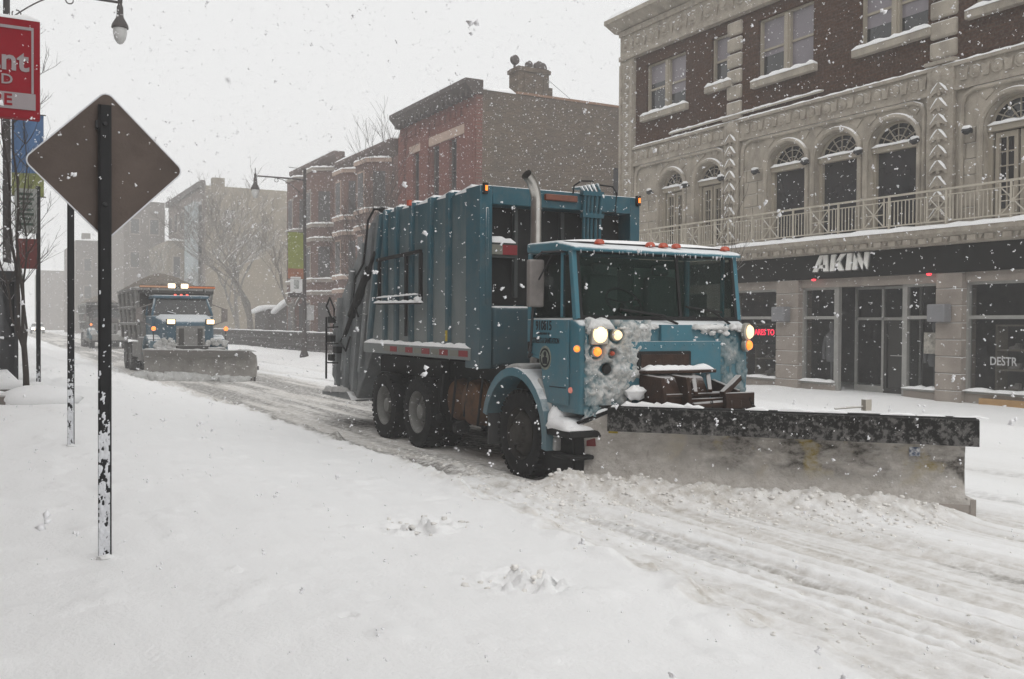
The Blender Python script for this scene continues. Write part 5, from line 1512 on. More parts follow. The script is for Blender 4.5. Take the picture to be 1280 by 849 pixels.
# bottom rail with tape
br_ = MB()
for xa, xb in ((TX0 - 0.04, TX0 + 0.12), (TX1 - 0.12, TX1 + 0.04)): br_.box(xa, xb, 11.31, 15.33, BZ0, BZ0 + 0.165)
br_.build('bottom_rail', M_BLUE_DIRTY, tk, bevel=0.01, seg=1)
for k in range(5):
    y = 11.36 + k * 0.62
    MB().box(TX0 - 0.046, TX0 - 0.0405, y, y + 0.27, BZ0 + 0.045, BZ0 + 0.125).build('reflector_tape', M_REDTAPE, tk)
    MB().box(TX0 - 0.046, TX0 - 0.0405, y + 0.275, y + 0.545, BZ0 + 0.045, BZ0 + 0.125).build('reflector_tape', M_GREYTAPE, tk)
MB().box(TX0 - 0.004, TX0 - 0.001, 12.08, 12.15, 1.60, 1.75).build('warning_label', mat('yellow_label', (0.45, 0.33, 0.04), 0.6, frost=0.1), tk)
s = MB(); s.snow((TX0 + 0.03, 11.36, BZ0 + 0.163), (TX0 + 0.03, 15.3, BZ0 + 0.163), 0.13, 0.05, 5, 0.1); s.build('snow_cap', M_SNOW, tk, smooth=True)
# side rack: dark frame with pale rods
fr_ = MB()
xr0, xr1 = TX0 - 0.05, TX0 - 0.005
def rackp(y, z): return (TX0 - 0.03, y, z)
fr_.bar(rackp(14.72, 2.86), rackp(12.95, 2.90), 0.05, 0.05); fr_.bar(rackp(14.78, 2.16), rackp(12.95, 2.14), 0.03, 0.03)
for y in (14.62, 13.50, 12.95): fr_.bar(rackp(y, 2.14), rackp(y, 2.88), 0.05, 0.045)
fr_.bar(rackp(13.50, 1.65), rackp(13.50, 2.14), 0.04, 0.04)
fr_.build('tool_rack', M_BLACK, tk)
sn = MB(); sn.snow((TX0 - 0.05, 14.78, 2.17), (TX0 - 0.05, 12.85, 2.15), 0.05, 0.04, 8, 0.06); sn.snow((TX0 - 0.05, 14.7, 2.25), (TX0 - 0.05, 13.0, 2.27), 0.03, 0.025, 9, 0.06)
sn.blob((TX0 - 0.05, 13.0, 2.2), (0.05, 0.09, 0.05), 4); sn.build('snow_cap', M_SNOW, tk, smooth=True)
# --- front frame of the body
ff = MB()
ff.box(TX0 - 0.02, TX0 + 0.16, BY0, BY0 + 0.42, 1.26, BZ1); ff.box(TX1 - 0.13, TX1 + 0.03, BY0, BY0 + 0.42, 1.26, BZ1)
ff.box(TX0 + 0.161, TX1 - 0.131, BY0, BY0 + 0.42, 3.40, BZ1)
ff.box(TX0 + 0.06, TX0 + 0.1, BY0 - 0.02, BY0 - 0.001, 2.1, 3.35)
ff.box(TX0 + 0.161, TX1 - 0.131, BY0 + 0.1, BY0 + 0.42, 1.26, 1.5)
ff.box(TX0 + 0.161, TX1 - 0.131, BY0 + 0.3, BY0 + 0.42, 1.5, 3.40)
ff.build('front_frame', M_BLUE, tk, bevel=0.012, seg=1)
rec = MB(); rec.box(TX0 + 0.165, TX1 - 0.135, BY0 + 0.28, BY0 + 0.298, 2.10, 3.395); rec.box(TX0 + 0.8, TX1 - 0.135, BY0 + 0.27, BY0 + 0.279, 1.5, 2.099)
rec.build('dark_recess', M_BLACK, tk)
pnl = MB(); pnl.box(TX0 + 0.20, TX0 + 0.78, BY0 + 0.05, BY0 + 0.25, 1.28, 2.08); pnl.build('hopper_panel', M_BLUE, tk, bevel=0.05, seg=3)
dv = MB()
for x in (6.22, 6.95, 7.5): dv.box(x, x + 0.05, BY0 + 0.2, BY0 + 0.275, 2.2, 3.39)
dv.box(TX0 + 0.165, 6.2, BY0 + 0.14, BY0 + 0.26, 2.72, 2.92)
dv.build('bulkhead_brace', mat('dark_grey_brace', (0.06, 0.065, 0.065), 0.7, frost=0.1), tk)
MB().box(5.83, 6.0, BY0 + 0.125, BY0 + 0.138, 2.76, 2.89).build('reflector_tape', M_GREYTAPE, tk)
MB().box(6.0, 6.22, BY0 + 0.125, BY0 + 0.138, 2.76, 2.89).build('reflector_tape', M_REDTAPE, tk)
s = MB(); s.snow((5.80, BY0 + 0.2, 2.92), (6.2, BY0 + 0.2, 2.92), 0.16, 0.07, 3, 0.06, side=(0, 1, 0)); s.build('snow_cap', M_SNOW, tk, smooth=True)
MB().box(6.55, 7.06, BY0 - 0.05, BY0 - 0.003, 3.50, 3.585).build('amber_light_strip', M_AMBERBOX, tk, bevel=0.012)
for x in (TX0 + 0.04, TX1 - 0.02):
    mk = MB(); mk.box(x - 0.03, x + 0.03, BY0 - 0.05, BY0 - 0.003, 3.52, 3.66); mo_ = mk.build('marker_lamp', M_BLACK, tk)
    MB().box(x - 0.012, x + 0.018, BY0 - 0.062, BY0 - 0.051, 3.56, 3.625).build('lens', M_AMBER_ON, mo_)
MB().box(TX0 - 0.05, TX0 - 0.005, 13.36, 13.44, BZ1 - 0.03, BZ1 + 0.05).build('marker_lamp', M_AMBER_DIM, tk)
# hydraulic tubes at the middle of the bulkhead
hy = MB()
for k, x in enumerate((7.16, 7.22, 7.28, 7.35, 7.42)):
    hy.tube([(x, BY0 - 0.03, 2.5), (x, BY0 - 0.05, 3.4), (x + 0.01, BY0 - 0.06, 3.62), (x + 0.02, BY0 + 0.05, 3.72 + 0.015 * k), (x + 0.05, BY0 + 0.3, 3.74)], 0.024, 7)
hy.box(7.12, 7.46, BY0 - 0.09, BY0 - 0.004, 3.30, 3.36); hy.box(7.12, 7.46, BY0 - 0.09, BY0 - 0.004, 3.60, 3.66)
hy.build('hydraulic_tubes', M_BLUE, tk, smooth=True)
hw_ = MB()
hw_.tube([(7.0, BY0 - 0.02, 3.62), (6.99, BY0 - 0.06, 3.72), (7.1, BY0 - 0.07, 3.79), (7.3, BY0 - 0.06, 3.80)], 0.012, 5)
hw_.tube([(7.42, BY0 - 0.04, 3.76), (7.62, BY0 - 0.06, 3.75), (7.68, BY0 - 0.07, 3.66), (7.67, BY0 - 0.06, 3.40), (7.5, BY0 - 0.05, 3.38)], 0.012, 5)
hw_.build('hydraulic_hose', M_BLACK, tk, smooth=True)
# --- rear hopper (tailgate), leaning out to the back
tg = MB()
side = [(15.33, 1.34), (14.76, 3.62), (15.0, 3.70), (15.35, 3.55), (16.05, 3.02), (16.75, 2.45), (17.38, 1.85), (17.42, 0.85), (17.05, 0.62), (16.1, 0.46), (15.7, 0.9)]
tg.prism(side, 'x', TX0 + 0.10, TX1 - 0.10)
tgo = tg.build('rear_hopper', M_GREY_DIRTY, tk, bevel=0.02, seg=1)
for xs in ((TX0 + 0.02, TX0 + 0.10), (TX1 - 0.10, TX1 - 0.02)):
    for (a, b_) in (((15.38, 1.36), (14.84, 3.60)), ((15.75, 1.0), (15.1, 3.5)), ((16.1, 0.65), (15.6, 3.2)), ((16.55, 0.62), (16.2, 2.8)), ((17.0, 0.7), (16.85, 2.3))):
        w_ = 0.05
        rr = MB(); rr.prism([(a[0] - w_, a[1]), (a[0] + w_, a[1]), (b_[0] + w_, b_[1]), (b_[0] - w_, b_[1])], 'x', xs[0], xs[1]); rr.build('hopper_rib', M_GREY_DIRTY, tgo)
st_ = MB()
st_.prism([(16.0, 0.50), (17.62, 0.50), (17.62, 0.56), (17.0, 0.66), (16.2, 0.62)], 'x', TX0 - 0.02, TX1 + 0.02)
st_.build('rear_step', M_GREY_DIRTY, tk)
s = MB(); s.snow((TX0 + 0.1, 17.5, 0.555), (TX1 - 0.1, 17.5, 0.555), 0.26, 0.10, 4, 0.2, side=(0, 1, 0)); s.snow((TX0 + 0.02, 16.3, 0.62), (TX0 + 0.02, 17.5, 0.56), 0.12, 0.1, 8, 0.1); s.build('snow_cap', M_SNOWD, tk, smooth=True)
cy = MB(); cy.tube([(TX0 - 0.0, 16.05, 1.97), (TX0 - 0.0, 15.18, 2.74)], 0.075, 10); cy.tube([(TX0, 15.2, 2.72), (TX0, 14.9, 3.0)], 0.035, 8); cy.tube([(TX0, 16.0, 2.0), (TX0, 16.4, 1.62)], 0.04, 8)
cy.build('lift_cylinder', M_BLACK, tgo)
cyl2 = MB(); cyl2.tube([(TX0 + 0.03, 16.6, 1.0), (TX0 + 0.03, 16.1, 2.75)], 0.045, 8); cyl2.tube([(TX0 + 0.03, 15.65, 1.2), (TX0 + 0.03, 15.45, 2.0)], 0.04, 8); cyl2.build('packer_cylinder', M_GREY_DIRTY, tgo)
hs = MB()
hs.tube([(TX0 + 0.08, 14.7, 3.68), (TX0 + 0.0, 14.95, 3.72), (TX0 - 0.03, 15.15, 3.55), (TX0 - 0.03, 15.25, 3.2), (TX0 - 0.02, 15.4, 2.85), (TX0 - 0.02, 15.8, 2.6), (TX0 - 0.02, 15.9, 2.2), (TX0, 15.7, 1.95)], 0.020, 6)
hs.tube([(TX0 + 0.03, 17.2, 1.9), (TX0 - 0.05, 17.3, 2.15), (TX0 - 0.05, 17.1, 2.3), (TX0 - 0.03, 16.9, 2.1), (TX0 - 0.03, 16.95, 1.7)], 0.018, 6)
hs.tube([(TX0 + 0.02, 16.4, 1.7), (TX0 - 0.05, 16.5, 1.5), (TX0 - 0.05, 16.2, 1.35), (TX0 - 0.04, 16.0, 1.6)], 0.018, 6)
hs.blob((TX0 + 0.05, 14.72, 3.68), (0.06, 0.06, 0.05), 4, 10, 6, 0.05)
hs.build('hydraulic_hose', M_BLACK, tgo, smooth=True)
bt = MB()
for y, z in ((17.2, 1.9), (17.25, 1.55), (17.2, 1.2), (16.9, 1.35)): bt.box(TX0 - 0.02, TX0 + 0.095, y - 0.1, y + 0.1, z - 0.06, z + 0.06)
for z in (1.1, 1.45, 1.75): bt.bar((TX0 - 0.03, 17.38, z), (TX0 - 0.03, 16.7, z + 0.02), 0.025, 0.025)
bt.bar((TX0 - 0.03, 17.36, 0.8), (TX0 - 0.03, 17.36, 1.95), 0.03, 0.03)
bt.build('grab_bars', M_BLACK, tgo)
# --- exhaust stack
ex = MB()
ex.tube([(6.02, 10.35, 1.3), (6.02, 10.35, 2.5), (6.02, 10.35, 3.25), (6.02, 10.35, 3.40), (5.99, 10.34, 3.52), (5.92, 10.30, 3.62), (5.83, 10.26, 3.68)], 0.068, 14, caps=False)
ex.build('exhaust_stack', M_CHROME, tk, smooth=True)

# --- cab
CX0, CX1, CY0, CY1 = 5.66, 8.04, 8.75, 9.92
CC = (CX0 + CX1) / 2
cb = MB()
cb.prism([(CY0, 0.86), (CY0 - 0.02, 1.3), (CY0, 1.84), (CY0 + 0.16, 1.92), (CY1, 1.92), (CY1, 1.46), (CY1 - 0.35, 1.42), (CY0 + 0.72, 1.15), (CY0 + 0.62, 0.86)], 'x', CX0, CX1)
cab = cb.build('cab', M_BLUE_CAB, tk, bevel=0.05, seg=3)
rf = MB()
rf.prism([(CY0 + 0.12, 2.66), (CY0 + 0.16, 2.72), (CY0 + 0.5, 2.79), (CY1, 2.80), (CY1, 2.68), (CY0 + 0.5, 2.66)], 'x', CX0 - 0.02, CX1 + 0.02)
rfo = rf.build('cab_roof', M_BLUE_CAB, cab, bevel=0.03, seg=2)
s = MB(); s.snow((CX0 + 0.05, CY0 + 0.75, 2.785), (CX1 - 0.05, CY0 + 0.75, 2.785), 0.8, 0.045, 4, 0.2, side=(0, 1, 0)); s.build('snow_cap', M_SNOW, rfo, smooth=True)
ic = MB(); rnd = random.Random(3)
for i in range(46):
    x = CX0 + 0.05 + rnd.random() * (CX1 - CX0 - 0.1); L = rnd.uniform(0.01, 0.05)
    ic.tube([(x, CY0 + 0.135, 2.668), (x + 0.003, CY0 + 0.135, 2.668 - L)], [0.008, 0.001], 4)
ic.build('icicles', M_CLING, rfo)
for x in (CX0 + 0.42, CC - 0.06, CC + 0.13, CC + 0.32, CX1 - 0.12):
    b_ = MB(); b_.lathe([(0.06, 0), (0.055, 0.03), (0.035, 0.05), (0, 0.055)], (x, CY0 + 0.28, 2.755), (0, 0, 1), 12); b_.build('clearance_lamp', M_AMBER_DIM, rfo, smooth=True)
pl = MB()
for x in (CX0 + 0.035, CX1 - 0.035):
    pl.bar((x, CY0 + 0.14, 1.9), (x, CY0 + 0.24, 2.68), 0.07, 0.07, (0, 1, 0)); pl.bar((x, CY1 - 0.05, 1.9), (x, CY1 - 0.05, 2.68), 0.09, 0.07, (0, 1, 0))
pl.bar((CX0 + 0.03, CY0 + 0.42, 1.92), (CX0 + 0.03, CY0 + 0.42, 2.67), 0.045, 0.05, (0, 1, 0))
pl.bar((CX1 - 0.03, CY0 + 0.42, 1.92), (CX1 - 0.03, CY0 + 0.42, 2.67), 0.045, 0.05, (0, 1, 0))
pl.build('window_pillar', M_BLUE_CAB, cab, bevel=0.01, seg=1)
bk = MB(); bk.box(CX0 + 0.07, CX1 - 0.07, CY1 - 0.06, CY1 - 0.02, 1.92, 2.67); bk.box(CX0 + 0.06, CX1 - 0.06, CY0 + 0.2, CY1 - 0.07, 1.915, 1.93); bk.build('cab_interior', M_CABIN, cab)
MB().box(CC + 0.30, CX1 - 0.22, CY1 - 0.075, CY1 - 0.0605, 2.08, 2.56).build('rear_window', mat('pale_green_rear_glass', (0.055, 0.13, 0.10), 0.3), cab)
MB().box(CX0 + 0.25, CC + 0.05, CY1 - 0.075, CY1 - 0.0605, 2.12, 2.56).build('rear_window', mat('dim_green_rear_glass', (0.03, 0.08, 0.06), 0.3), cab)
def wsq(x0, x1, z0, z1, t=0.012):
    f_ = lambda z: CY0 + 0.12 + (z - 1.92) * (0.10 / 0.76)
    return [(x0, f_(z0), z0), (x1, f_(z0), z0), (x1, f_(z1), z1), (x0, f_(z1), z1), (x0, f_(z0) + t, z0), (x1, f_(z0) + t, z0), (x1, f_(z1) + t, z1), (x0, f_(z1) + t, z1)]
HEXF = [(0, 1, 2, 3), (4, 7, 6, 5), (0, 4, 5, 1), (1, 5, 6, 2), (2, 6, 7, 3), (3, 7, 4, 0)]
MB().add(wsq(CX0 + 0.06, CX1 - 0.06, 1.90, 2.67), HEXF).build('windshield', M_WIND, cab)
gs = MB()
gs.add(wsq(CX0 + 0.03, CX1 - 0.03, 1.90, 1.945, 0.03), HEXF); gs.add(wsq(CX0 + 0.03, CX0 + 0.10, 1.946, 2.64, 0.03), HEXF); gs.add(wsq(CX1 - 0.10, CX1 - 0.03, 1.946, 2.64, 0.03), HEXF); gs.add(wsq(CX0 + 0.03, CX1 - 0.03, 2.641, 2.675, 0.03), HEXF)
gs.add(wsq(CC + 0.25, CC + 0.285, 1.946, 2.64, 0.03), HEXF)
for v in range(len(gs.v)): gs.v[v] = (gs.v[v][0], gs.v[v][1] - 0.012, gs.v[v][2])
gs.build('windshield_seal', M_BLACK, cab)
for x in (CX0 + 0.016, CX1 - 0.028):
    MB().box(x, x + 0.012, CY0 + 0.46, CY1 - 0.1, 1.93, 2.66).build('side_window', M_SIDEGLASS, cab); MB().box(x, x + 0.012, CY0 + 0.2, CY0 + 0.39, 1.93, 2.62).build('side_window', M_SIDEGLASS, cab)
stw = MB(); ct = Vector((CC - 0.28, CY0 + 0.48, 2.10)); ax = Vector((0, -0.75, 0.66)).normalized(); e1 = Vector((1, 0, 0)); e2 = ax.cross(e1)
stw.tube([ct + (e1 * math.cos(t) + e2 * math.sin(t)) * 0.23 for t in np.linspace(0, 2 * math.pi, 25)], 0.017, 6)
for t in (0.3, 2.84, 4.71): stw.bar(ct, ct + (e1 * math.cos(t) + e2 * math.sin(t)) * 0.22, 0.03, 0.015)
stw.tube([ct, ct - ax * 0.3], 0.03, 6)
stw.build('steering_wheel', M_BLACK, cab, smooth=True)
for x in (CC - 0.28, CC + 0.62):
    b_ = MB(); b_.box(x - 0.22, x + 0.22, CY1 - 0.26, CY1 - 0.12, 1.9, 2.45); b_.box(x - 0.12, x + 0.12, CY1 - 0.24, CY1 - 0.15, 2.46, 2.6); b_.build('seat', M_SEAT, cab, bevel=0.04)
# wipers
for (p0, p1, p2) in (((CC + 0.15, CY0 + 0.02, 1.86), (CC - 0.15, CY0 + 0.075, 1.97), (CC - 0.62, CY0 + 0.085, 2.02)), ((CX1 - 0.22, CY0 + 0.02, 1.84), (CX1 - 0.5, CY0 + 0.08, 2.02), (CC + 0.32, CY0 + 0.085, 2.06))):
    b_ = MB(); b_.tube([p0, p1], 0.014, 6); b_.tube([p1, p2], 0.012, 5); b_.tube([(p2[0] + 0.02, p2[1] - 0.012, p2[2] - 0.01), (p1[0] + 0.15, p1[1] - 0.02, p1[2] - 0.02)], 0.014, 5); b_.build('wiper', M_BLACK, cab)
# door with number, lines of lettering and a round seal
dr = MB(); dr.prism([(CY0 + 0.22, 0.95), (CY0 + 0.22, 1.90), (CY1 - 0.04, 1.90), (CY1 - 0.04, 1.50), (CY1 - 0.36, 1.45), (CY0 + 0.78, 1.2), (CY0 + 0.66, 0.95)], 'x', CX0 - 0.022, CX0 - 0.002)
do = dr.build('door', M_BLUE_CAB, cab, bevel=0.008, seg=2)
xs = CX0 - 0.024
t = MB(); t.text('910815', 0.150, (xs, 9.50, 1.825), (0, -1, 0), (0, 0, 1), 0.002, 0.003, sx=0.80)
t.text('DEPARTMENT OF', 0.038, (xs, 9.50, 1.735), (0, -1, 0), (0, 0, 1), 0.002, 0.0, sx=0.9)
t.text('STREETS & SANITATION', 0.088, (xs, 9.45, 1.655), (0, -1, 0), (0, 0, 1), 0.002, 0.0015, sx=0.62)
t.build('door_lettering', M_INK, do)
sl = MB(); sl.lathe([(0, 0.003), (0.135, 0.003), (0.14, 0.0), (0, 0)], (xs, 9.46, 1.46), (-1, 0, 0), 24)
for v in range(len(sl.v)): sl.v[v] = (sl.v[v][0], 9.46 + (sl.v[v][1] - 9.46) * 0.95, sl.v[v][2])
so = sl.build('city_seal', mat('seal_pale_ring', (0.22, 0.24, 0.20), 0.5, var=0.3, vscale=20), do)
s2 = MB(); s2.lathe([(0.088, 0.006), (0.112, 0.006), (0.112, 0.0), (0.088, 0.0)], (xs, 9.46, 1.46), (-1, 0, 0), 24)
s2.lathe([(0, 0.006), (0.03, 0.006), (0.035, 0.0), (0, 0.0)], (xs, 9.46, 1.505), (-1, 0, 0), 12)
s2.prism([(9.46 - 0.05, 1.39), (9.46 + 0.05, 1.39), (9.46 + 0.055, 1.46), (9.46, 1.48), (9.46 - 0.055, 1.46)], 'x', xs - 0.006, xs - 0.001)
s2.build('seal_emblem', M_INK, so)
h = MB(); h.box(xs - 0.02, xs + 0.0, CY1 - 0.16, CY1 - 0.08, 1.52, 1.64); h.build('door_handle', M_BLACK, do, bevel=0.008)
MB().box(xs - 0.001, xs + 0.001, CY0 + 0.26, CY0 + 0.62, 1.135, 1.145).build('door_seam', M_INK, do)
MB().lathe([(0, 0.02), (0.03, 0.018), (0.035, 0.0), (0, 0)], (CX0 - 0.002, CY0 + 0.19, 1.12), (-1, 0, 0), 12).build('side_marker', emit('pink_marker', (0.7, 0.2, 0.15), 0.3, (0.6, 0.2, 0.15)), cab)
# mirror
mr = MB(); mr.box(5.40, 5.60, 9.42, 9.50, 2.04, 2.58); mo = mr.build('side_mirror', M_GRIME, tk, bevel=0.02)
ma = MB(); ma.tube([(5.5, 9.46, 2.6), (5.52, 9.35, 2.66), (5.68, 9.1, 2.66)], 0.014, 6); ma.tube([(5.47, 9.46, 2.05), (5.47, 9.5, 1.6), (5.56, 9.7, 1.46), (5.66, 9.78, 1.5)], 0.016, 6); ma.tube([(5.62, 9.3, 2.63), (5.52, 9.42, 2.35)], 0.010, 5)
ma.build('mirror_arm', M_DARKMETAL, mo)
mr = MB(); mr.box(8.10, 8.16, 9.1, 9.3, 2.05, 2.5); mo = mr.build('side_mirror', M_GRIME, tk, bevel=0.02)
ma = MB(); ma.tube([(8.13, 9.14, 2.5), (8.13, 9.05, 2.62), (8.04, 8.98, 2.64)], 0.013, 6); ma.tube([(8.13, 9.14, 2.06), (8.13, 9.1, 1.7), (8.04, 9.05, 1.6)], 0.013, 6); ma.build('mirror_arm', M_DARKMETAL, mo)
# front fender as an arch with snow
fd = MB(); hub = (10.08, WR); K = 16
def arch(rad, a): return (hub[0] + rad * math.cos(a), hub[1] + rad * math.sin(a))
A0, A1 = R(14), R(188)
for k in range(K):
    a, b_ = A0 + (A1 - A0) * k / K, A0 + (A1 - A0) * (k + 1) / K
    a, b_ = math.pi - a + R(0), math.pi - b_ + R(0)
    a, b_ = math.pi - a, math.pi - b_
    fd.prism([arch(0.76, a), arch(0.80, a), arch(0.80, b_), arch(0.76, b_)], 'x', TX0 - 0.05, TX0 + 0.46)
    fd.prism([arch(0.70, a), arch(0.80, a), arch(0.80, b_), arch(0.70, b_)], 'x', TX0 - 0.07, TX0 - 0.05)
fdo = fd.build('fender', M_BLUE_CAB, tk)
s = MB()
for k in range(K):
    a, b_ = A0 + (A1 - A0) * k / K, A0 + (A1 - A0) * (k + 1) / K
    if R(60) < a < R(100) or R(118) < a:
        p0 = arch(0.80, a); p1 = arch(0.80, b_)
        th = 0.045 if a > R(118) else 0.05
        s.bar((TX0 + 0.2, p0[0], p0[1]), (TX0 + 0.2, p1[0], p1[1]), 0.42 if a < R(110) else 0.36, th * 2, (0, math.cos((a + b_) / 2), math.sin((a + b_) / 2)))
s.build('snow_cap', M_SNOWD, fdo, bevel=0.02)
sp = MB(); sp.box(TX0 - 0.06, TX0 + 0.4, 8.80, 9.30, 0.60, 0.68); sp.box(TX0 - 0.02, TX0 + 0.3, 8.85, 9.25, 0.35, 0.40); spo = sp.build('cab_step', M_BLACK, tk, bevel=0.02)
s = MB(); s.snow((TX0 + 0.17, 8.82, 0.68), (TX0 + 0.17, 9.32, 0.70), 0.5, 0.12, 4, 0.08, rough=0.15); s.blob((TX0 + 0.15, 9.26, 0.76), (0.22, 0.12, 0.2), 5, 12, 8, 0.1); s.build('snow_cap', M_SNOW, spo, smooth=True, ang=180)
MB().box(TX0 + 0.10, TX0 + 0.14, 8.98, 9.62, 0.16, 0.62).build('under_cab_shade_panel', M_BLACK, tk)  # black panel added as the dark shade below the cab
fd2 = MB()
for k in range(K):
    a, b_ = A0 + (A1 - A0) * k / K, A0 + (A1 - A0) * (k + 1) / K
    fd2.prism([arch(0.74, a), arch(0.80, a), arch(0.80, b_), arch(0.74, b_)], 'x', TX1 - 0.46, TX1 + 0.05)
fd2.build('fender', M_BLUE_CAB, tk)
# front face: panel, radiator slot, lamps
FY = CY0 - 0.02
pn = MB(); pn.box(CC - 0.62, CC + 0.72, FY - 0.045, FY + 0.02, 0.90, 1.66); pn.box(CC - 0.14, CC + 0.3, FY - 0.03, FY + 0.02, 1.663, 1.85)
for k in range(9): pn.lathe([(0, 0.008), (0.012, 0.006), (0.014, 0), (0, 0)], (CC - 0.52 + k * 0.14, FY - 0.046, 1.62), (0, -1, 0), 6)
pn.build('grille_panel', M_BLUE_CAB, cab, bevel=0.008, seg=1)
gr = MB(); gr.box(CC - 0.50, CC + 0.26, FY - 0.075, FY - 0.046, 1.33, 1.55); go = gr.build('radiator_grille', M_BLACK, cab, bevel=0.015)
g2 = MB(); g2.box(CC - 0.455, CC + 0.215, FY - 0.082, FY - 0.0755, 1.37, 1.515); g2.build('grille_core', M_RUST, go)
def lamp(x, y, z, r, m_, name, ring=True, ax=(0, -1, 0), sq=False):
    b_ = MB()
    if sq: b_.box(x - r * 1.15, x + r * 1.15, y - 0.03, y + 0.04, z - r * 1.2, z + r * 1.2)
    else: b_.lathe([(r * 1.25, -0.03), (r * 1.25, 0.015), (r * 1.02, 0.025), (r, 0.0), (0, -0.01)], (x, y, z), ax, 20)
    o = b_.build(name, M_LAMPGLASS, cab, bevel=0.012 if sq else 0)
    l = MB(); l.lathe([(r * 0.98, 0.01), (r * 0.8, 0.035), (r * 0.4, 0.05), (0, 0.055)], Vector((x, y, z)) + Vector(ax) * 0.022, ax, 20); l.build('lens', m_, o, smooth=True)
lamp(CX0 + 0.20, FY - 0.03, 1.74, 0.095, M_HEAD, 'headlight', sq=True)
lamp(CX0 + 0.43, FY - 0.03, 1.73, 0.055, M_HEAD2, 'driving_lamp')
lamp(CX0 + 0.17, FY - 0.02, 1.55, 0.05, M_AMBER_ON, 'turn_signal')
lamp(CX0 + 0.36, FY - 0.02, 1.53, 0.028, M_AMBER_DIM, 'turn_signal')
lamp(CX0 - 0.01, CY0 + 0.05, 1.58, 0.035, M_AMBER_ON, 'side_lamp', ax=(-0.7, -0.7, 0))
rax = (0.35, -0.93, 0)
lamp(CX1 - 0.06, FY - 0.04, 1.77, 0.085, M_HEAD2, 'headlight', ax=rax)
lamp(CX1 - 0.06, FY - 0.03, 1.61, 0.06, M_AMBER_ON, 'turn_signal', ax=rax)
# caked snow on the nose
def caked_patch(x0, x1, z0, z1, yface, thick, seed, bias, skip):
    """a crust of wind-packed snow: a finely uneven sheet that thins out to a ragged edge"""
    nx_, nz_ = int((x1 - x0) / 0.0125), int((z1 - z0) / 0.0125)
    xs_ = np.linspace(x0, x1, nx_); zs2 = np.linspace(z0, z1, nz_)
    XX, ZZ = np.meshgrid(xs_, zs2)
    u = (XX - x0) / (x1 - x0); v = (ZZ - z0) / (z1 - z0)
    edge_ = np.minimum(np.minimum(u, 1 - u) * 2.2, np.minimum(v, 1 - v) * 3)
    t = fbm(XX * 4.5, ZZ * 4.5, seed) * 0.9 + (fbm(XX * 17, ZZ * 17, seed + 1) - 0.5) * 0.55 + (fbm(XX * 45, ZZ * 45, seed + 2, 2) - 0.5) * 0.22 + bias + np.clip(edge_, 0, 1) * 0.42 - 0.52
    for (cx_, cz_, r_) in skip: t -= np.clip(1.3 - np.hypot(XX - cx_, ZZ - cz_) / r_, 0, 1) * 2
    t = np.clip(t, 0, 1) ** 1.15 * thick
    b_ = MB(); idx = {}; b_.thin = []
    def vid(j, i, front):
        k = (j, i, front)
        if k not in idx:
            idx[k] = len(b_.v); b_.thin.append(float(np.clip(t[j, i] / 0.035, 0, 1))); b_.v.append((float(XX[j, i]), yface - (float(t[j, i]) if front else -0.01), float(ZZ[j, i])))
        return idx[k]
    for j in range(nz_ - 1):
        for i in range(nx_ - 1):
            if max(t[j, i], t[j, i + 1], t[j + 1, i], t[j + 1, i + 1]) > 0.002:
                b_.f.append((vid(j, i, 1), vid(j, i + 1, 1), vid(j + 1, i + 1, 1), vid(j + 1, i, 1)))
    return b_
sk = ((CX0 + 0.20, 1.74, 0.13), (CX0 + 0.43, 1.73, 0.085), (CX0 + 0.17, 1.55, 0.075), (CX0 + 0.36, 1.53, 0.05), (CX0 + 0.3, 1.36, 0.06))
mpl, nt, out = nodes_of('plastered_snow')
b = N(nt, 'ShaderNodeBsdfPrincipled'); nt.links.new(b.outputs[0], out.inputs[0])
tc = N(nt, 'ShaderNodeTexCoord'); cob = tc.outputs['Object']
at = N(nt, 'ShaderNodeAttribute'); at.attribute_name = 'thickness'
n1 = noise(nt, cob, 5, 6, 0.65)
packed = mixc(nt, ramp01(nt, n1, 0.35, 0.68), (0.36, 0.355, 0.335), (0.66, 0.66, 0.65))
th = math_n(nt, 'MULTIPLY', at.outputs['Fac'], ramp01(nt, noise(nt, cob, 22, 4, 0.7), 0.2, 0.55), True)
nt.links.new(mixc(nt, th, (0.10, 0.165, 0.185), packed), b.inputs['Base Color']); b.inputs['Roughness'].default_value = 0.85; b.inputs['Specular IOR Level'].default_value = 0.2
bp = N(nt, 'ShaderNodeBump'); bp.inputs['Strength'].default_value = 0.5; bp.inputs['Distance'].default_value = 0.015
nt.links.new(noise(nt, cob, 40, 5, 0.65), bp.inputs['Height']); nt.links.new(bp.outputs[0], b.inputs['Normal'])
for args in ((CX0 + 0.03, CX0 + 0.90, 0.84, 1.90, FY - 0.004, 0.15, 101, 0.20, sk), (CX1 - 0.55, CX1 - 0.02, 0.95, 1.86, FY - 0.004, 0.06, 131, -0.06, ((CX1 - 0.06, 1.77, 0.13), (CX1 - 0.06, 1.61, 0.09)))):
    pb = caked_patch(*args); po_ = pb.build('caked_snow', mpl, cab, smooth=True, ang=180)
    aa = po_.data.attributes.new('thickness', 'FLOAT', 'POINT'); aa.data.foreach_set('value', np.array(pb.thin, np.float32))
cs = MB()
for (xa, xb, h, w_) in ((CX0 + 0.06, CX0 + 0.38, 0.10, 0.24), (CX0 + 0.48, CC - 0.24, 0.055, 0.16), (CC + 0.34, CX1 - 0.40, 0.05, 0.16), (CX1 - 0.3, CX1 - 0.10, 0.06, 0.16)):
    cs.snow((xa, FY + 0.03, 1.80), (xb, FY + 0.03, 1.80), w_, h, int(xa * 50), 0.05, side=(0, 1, 0))
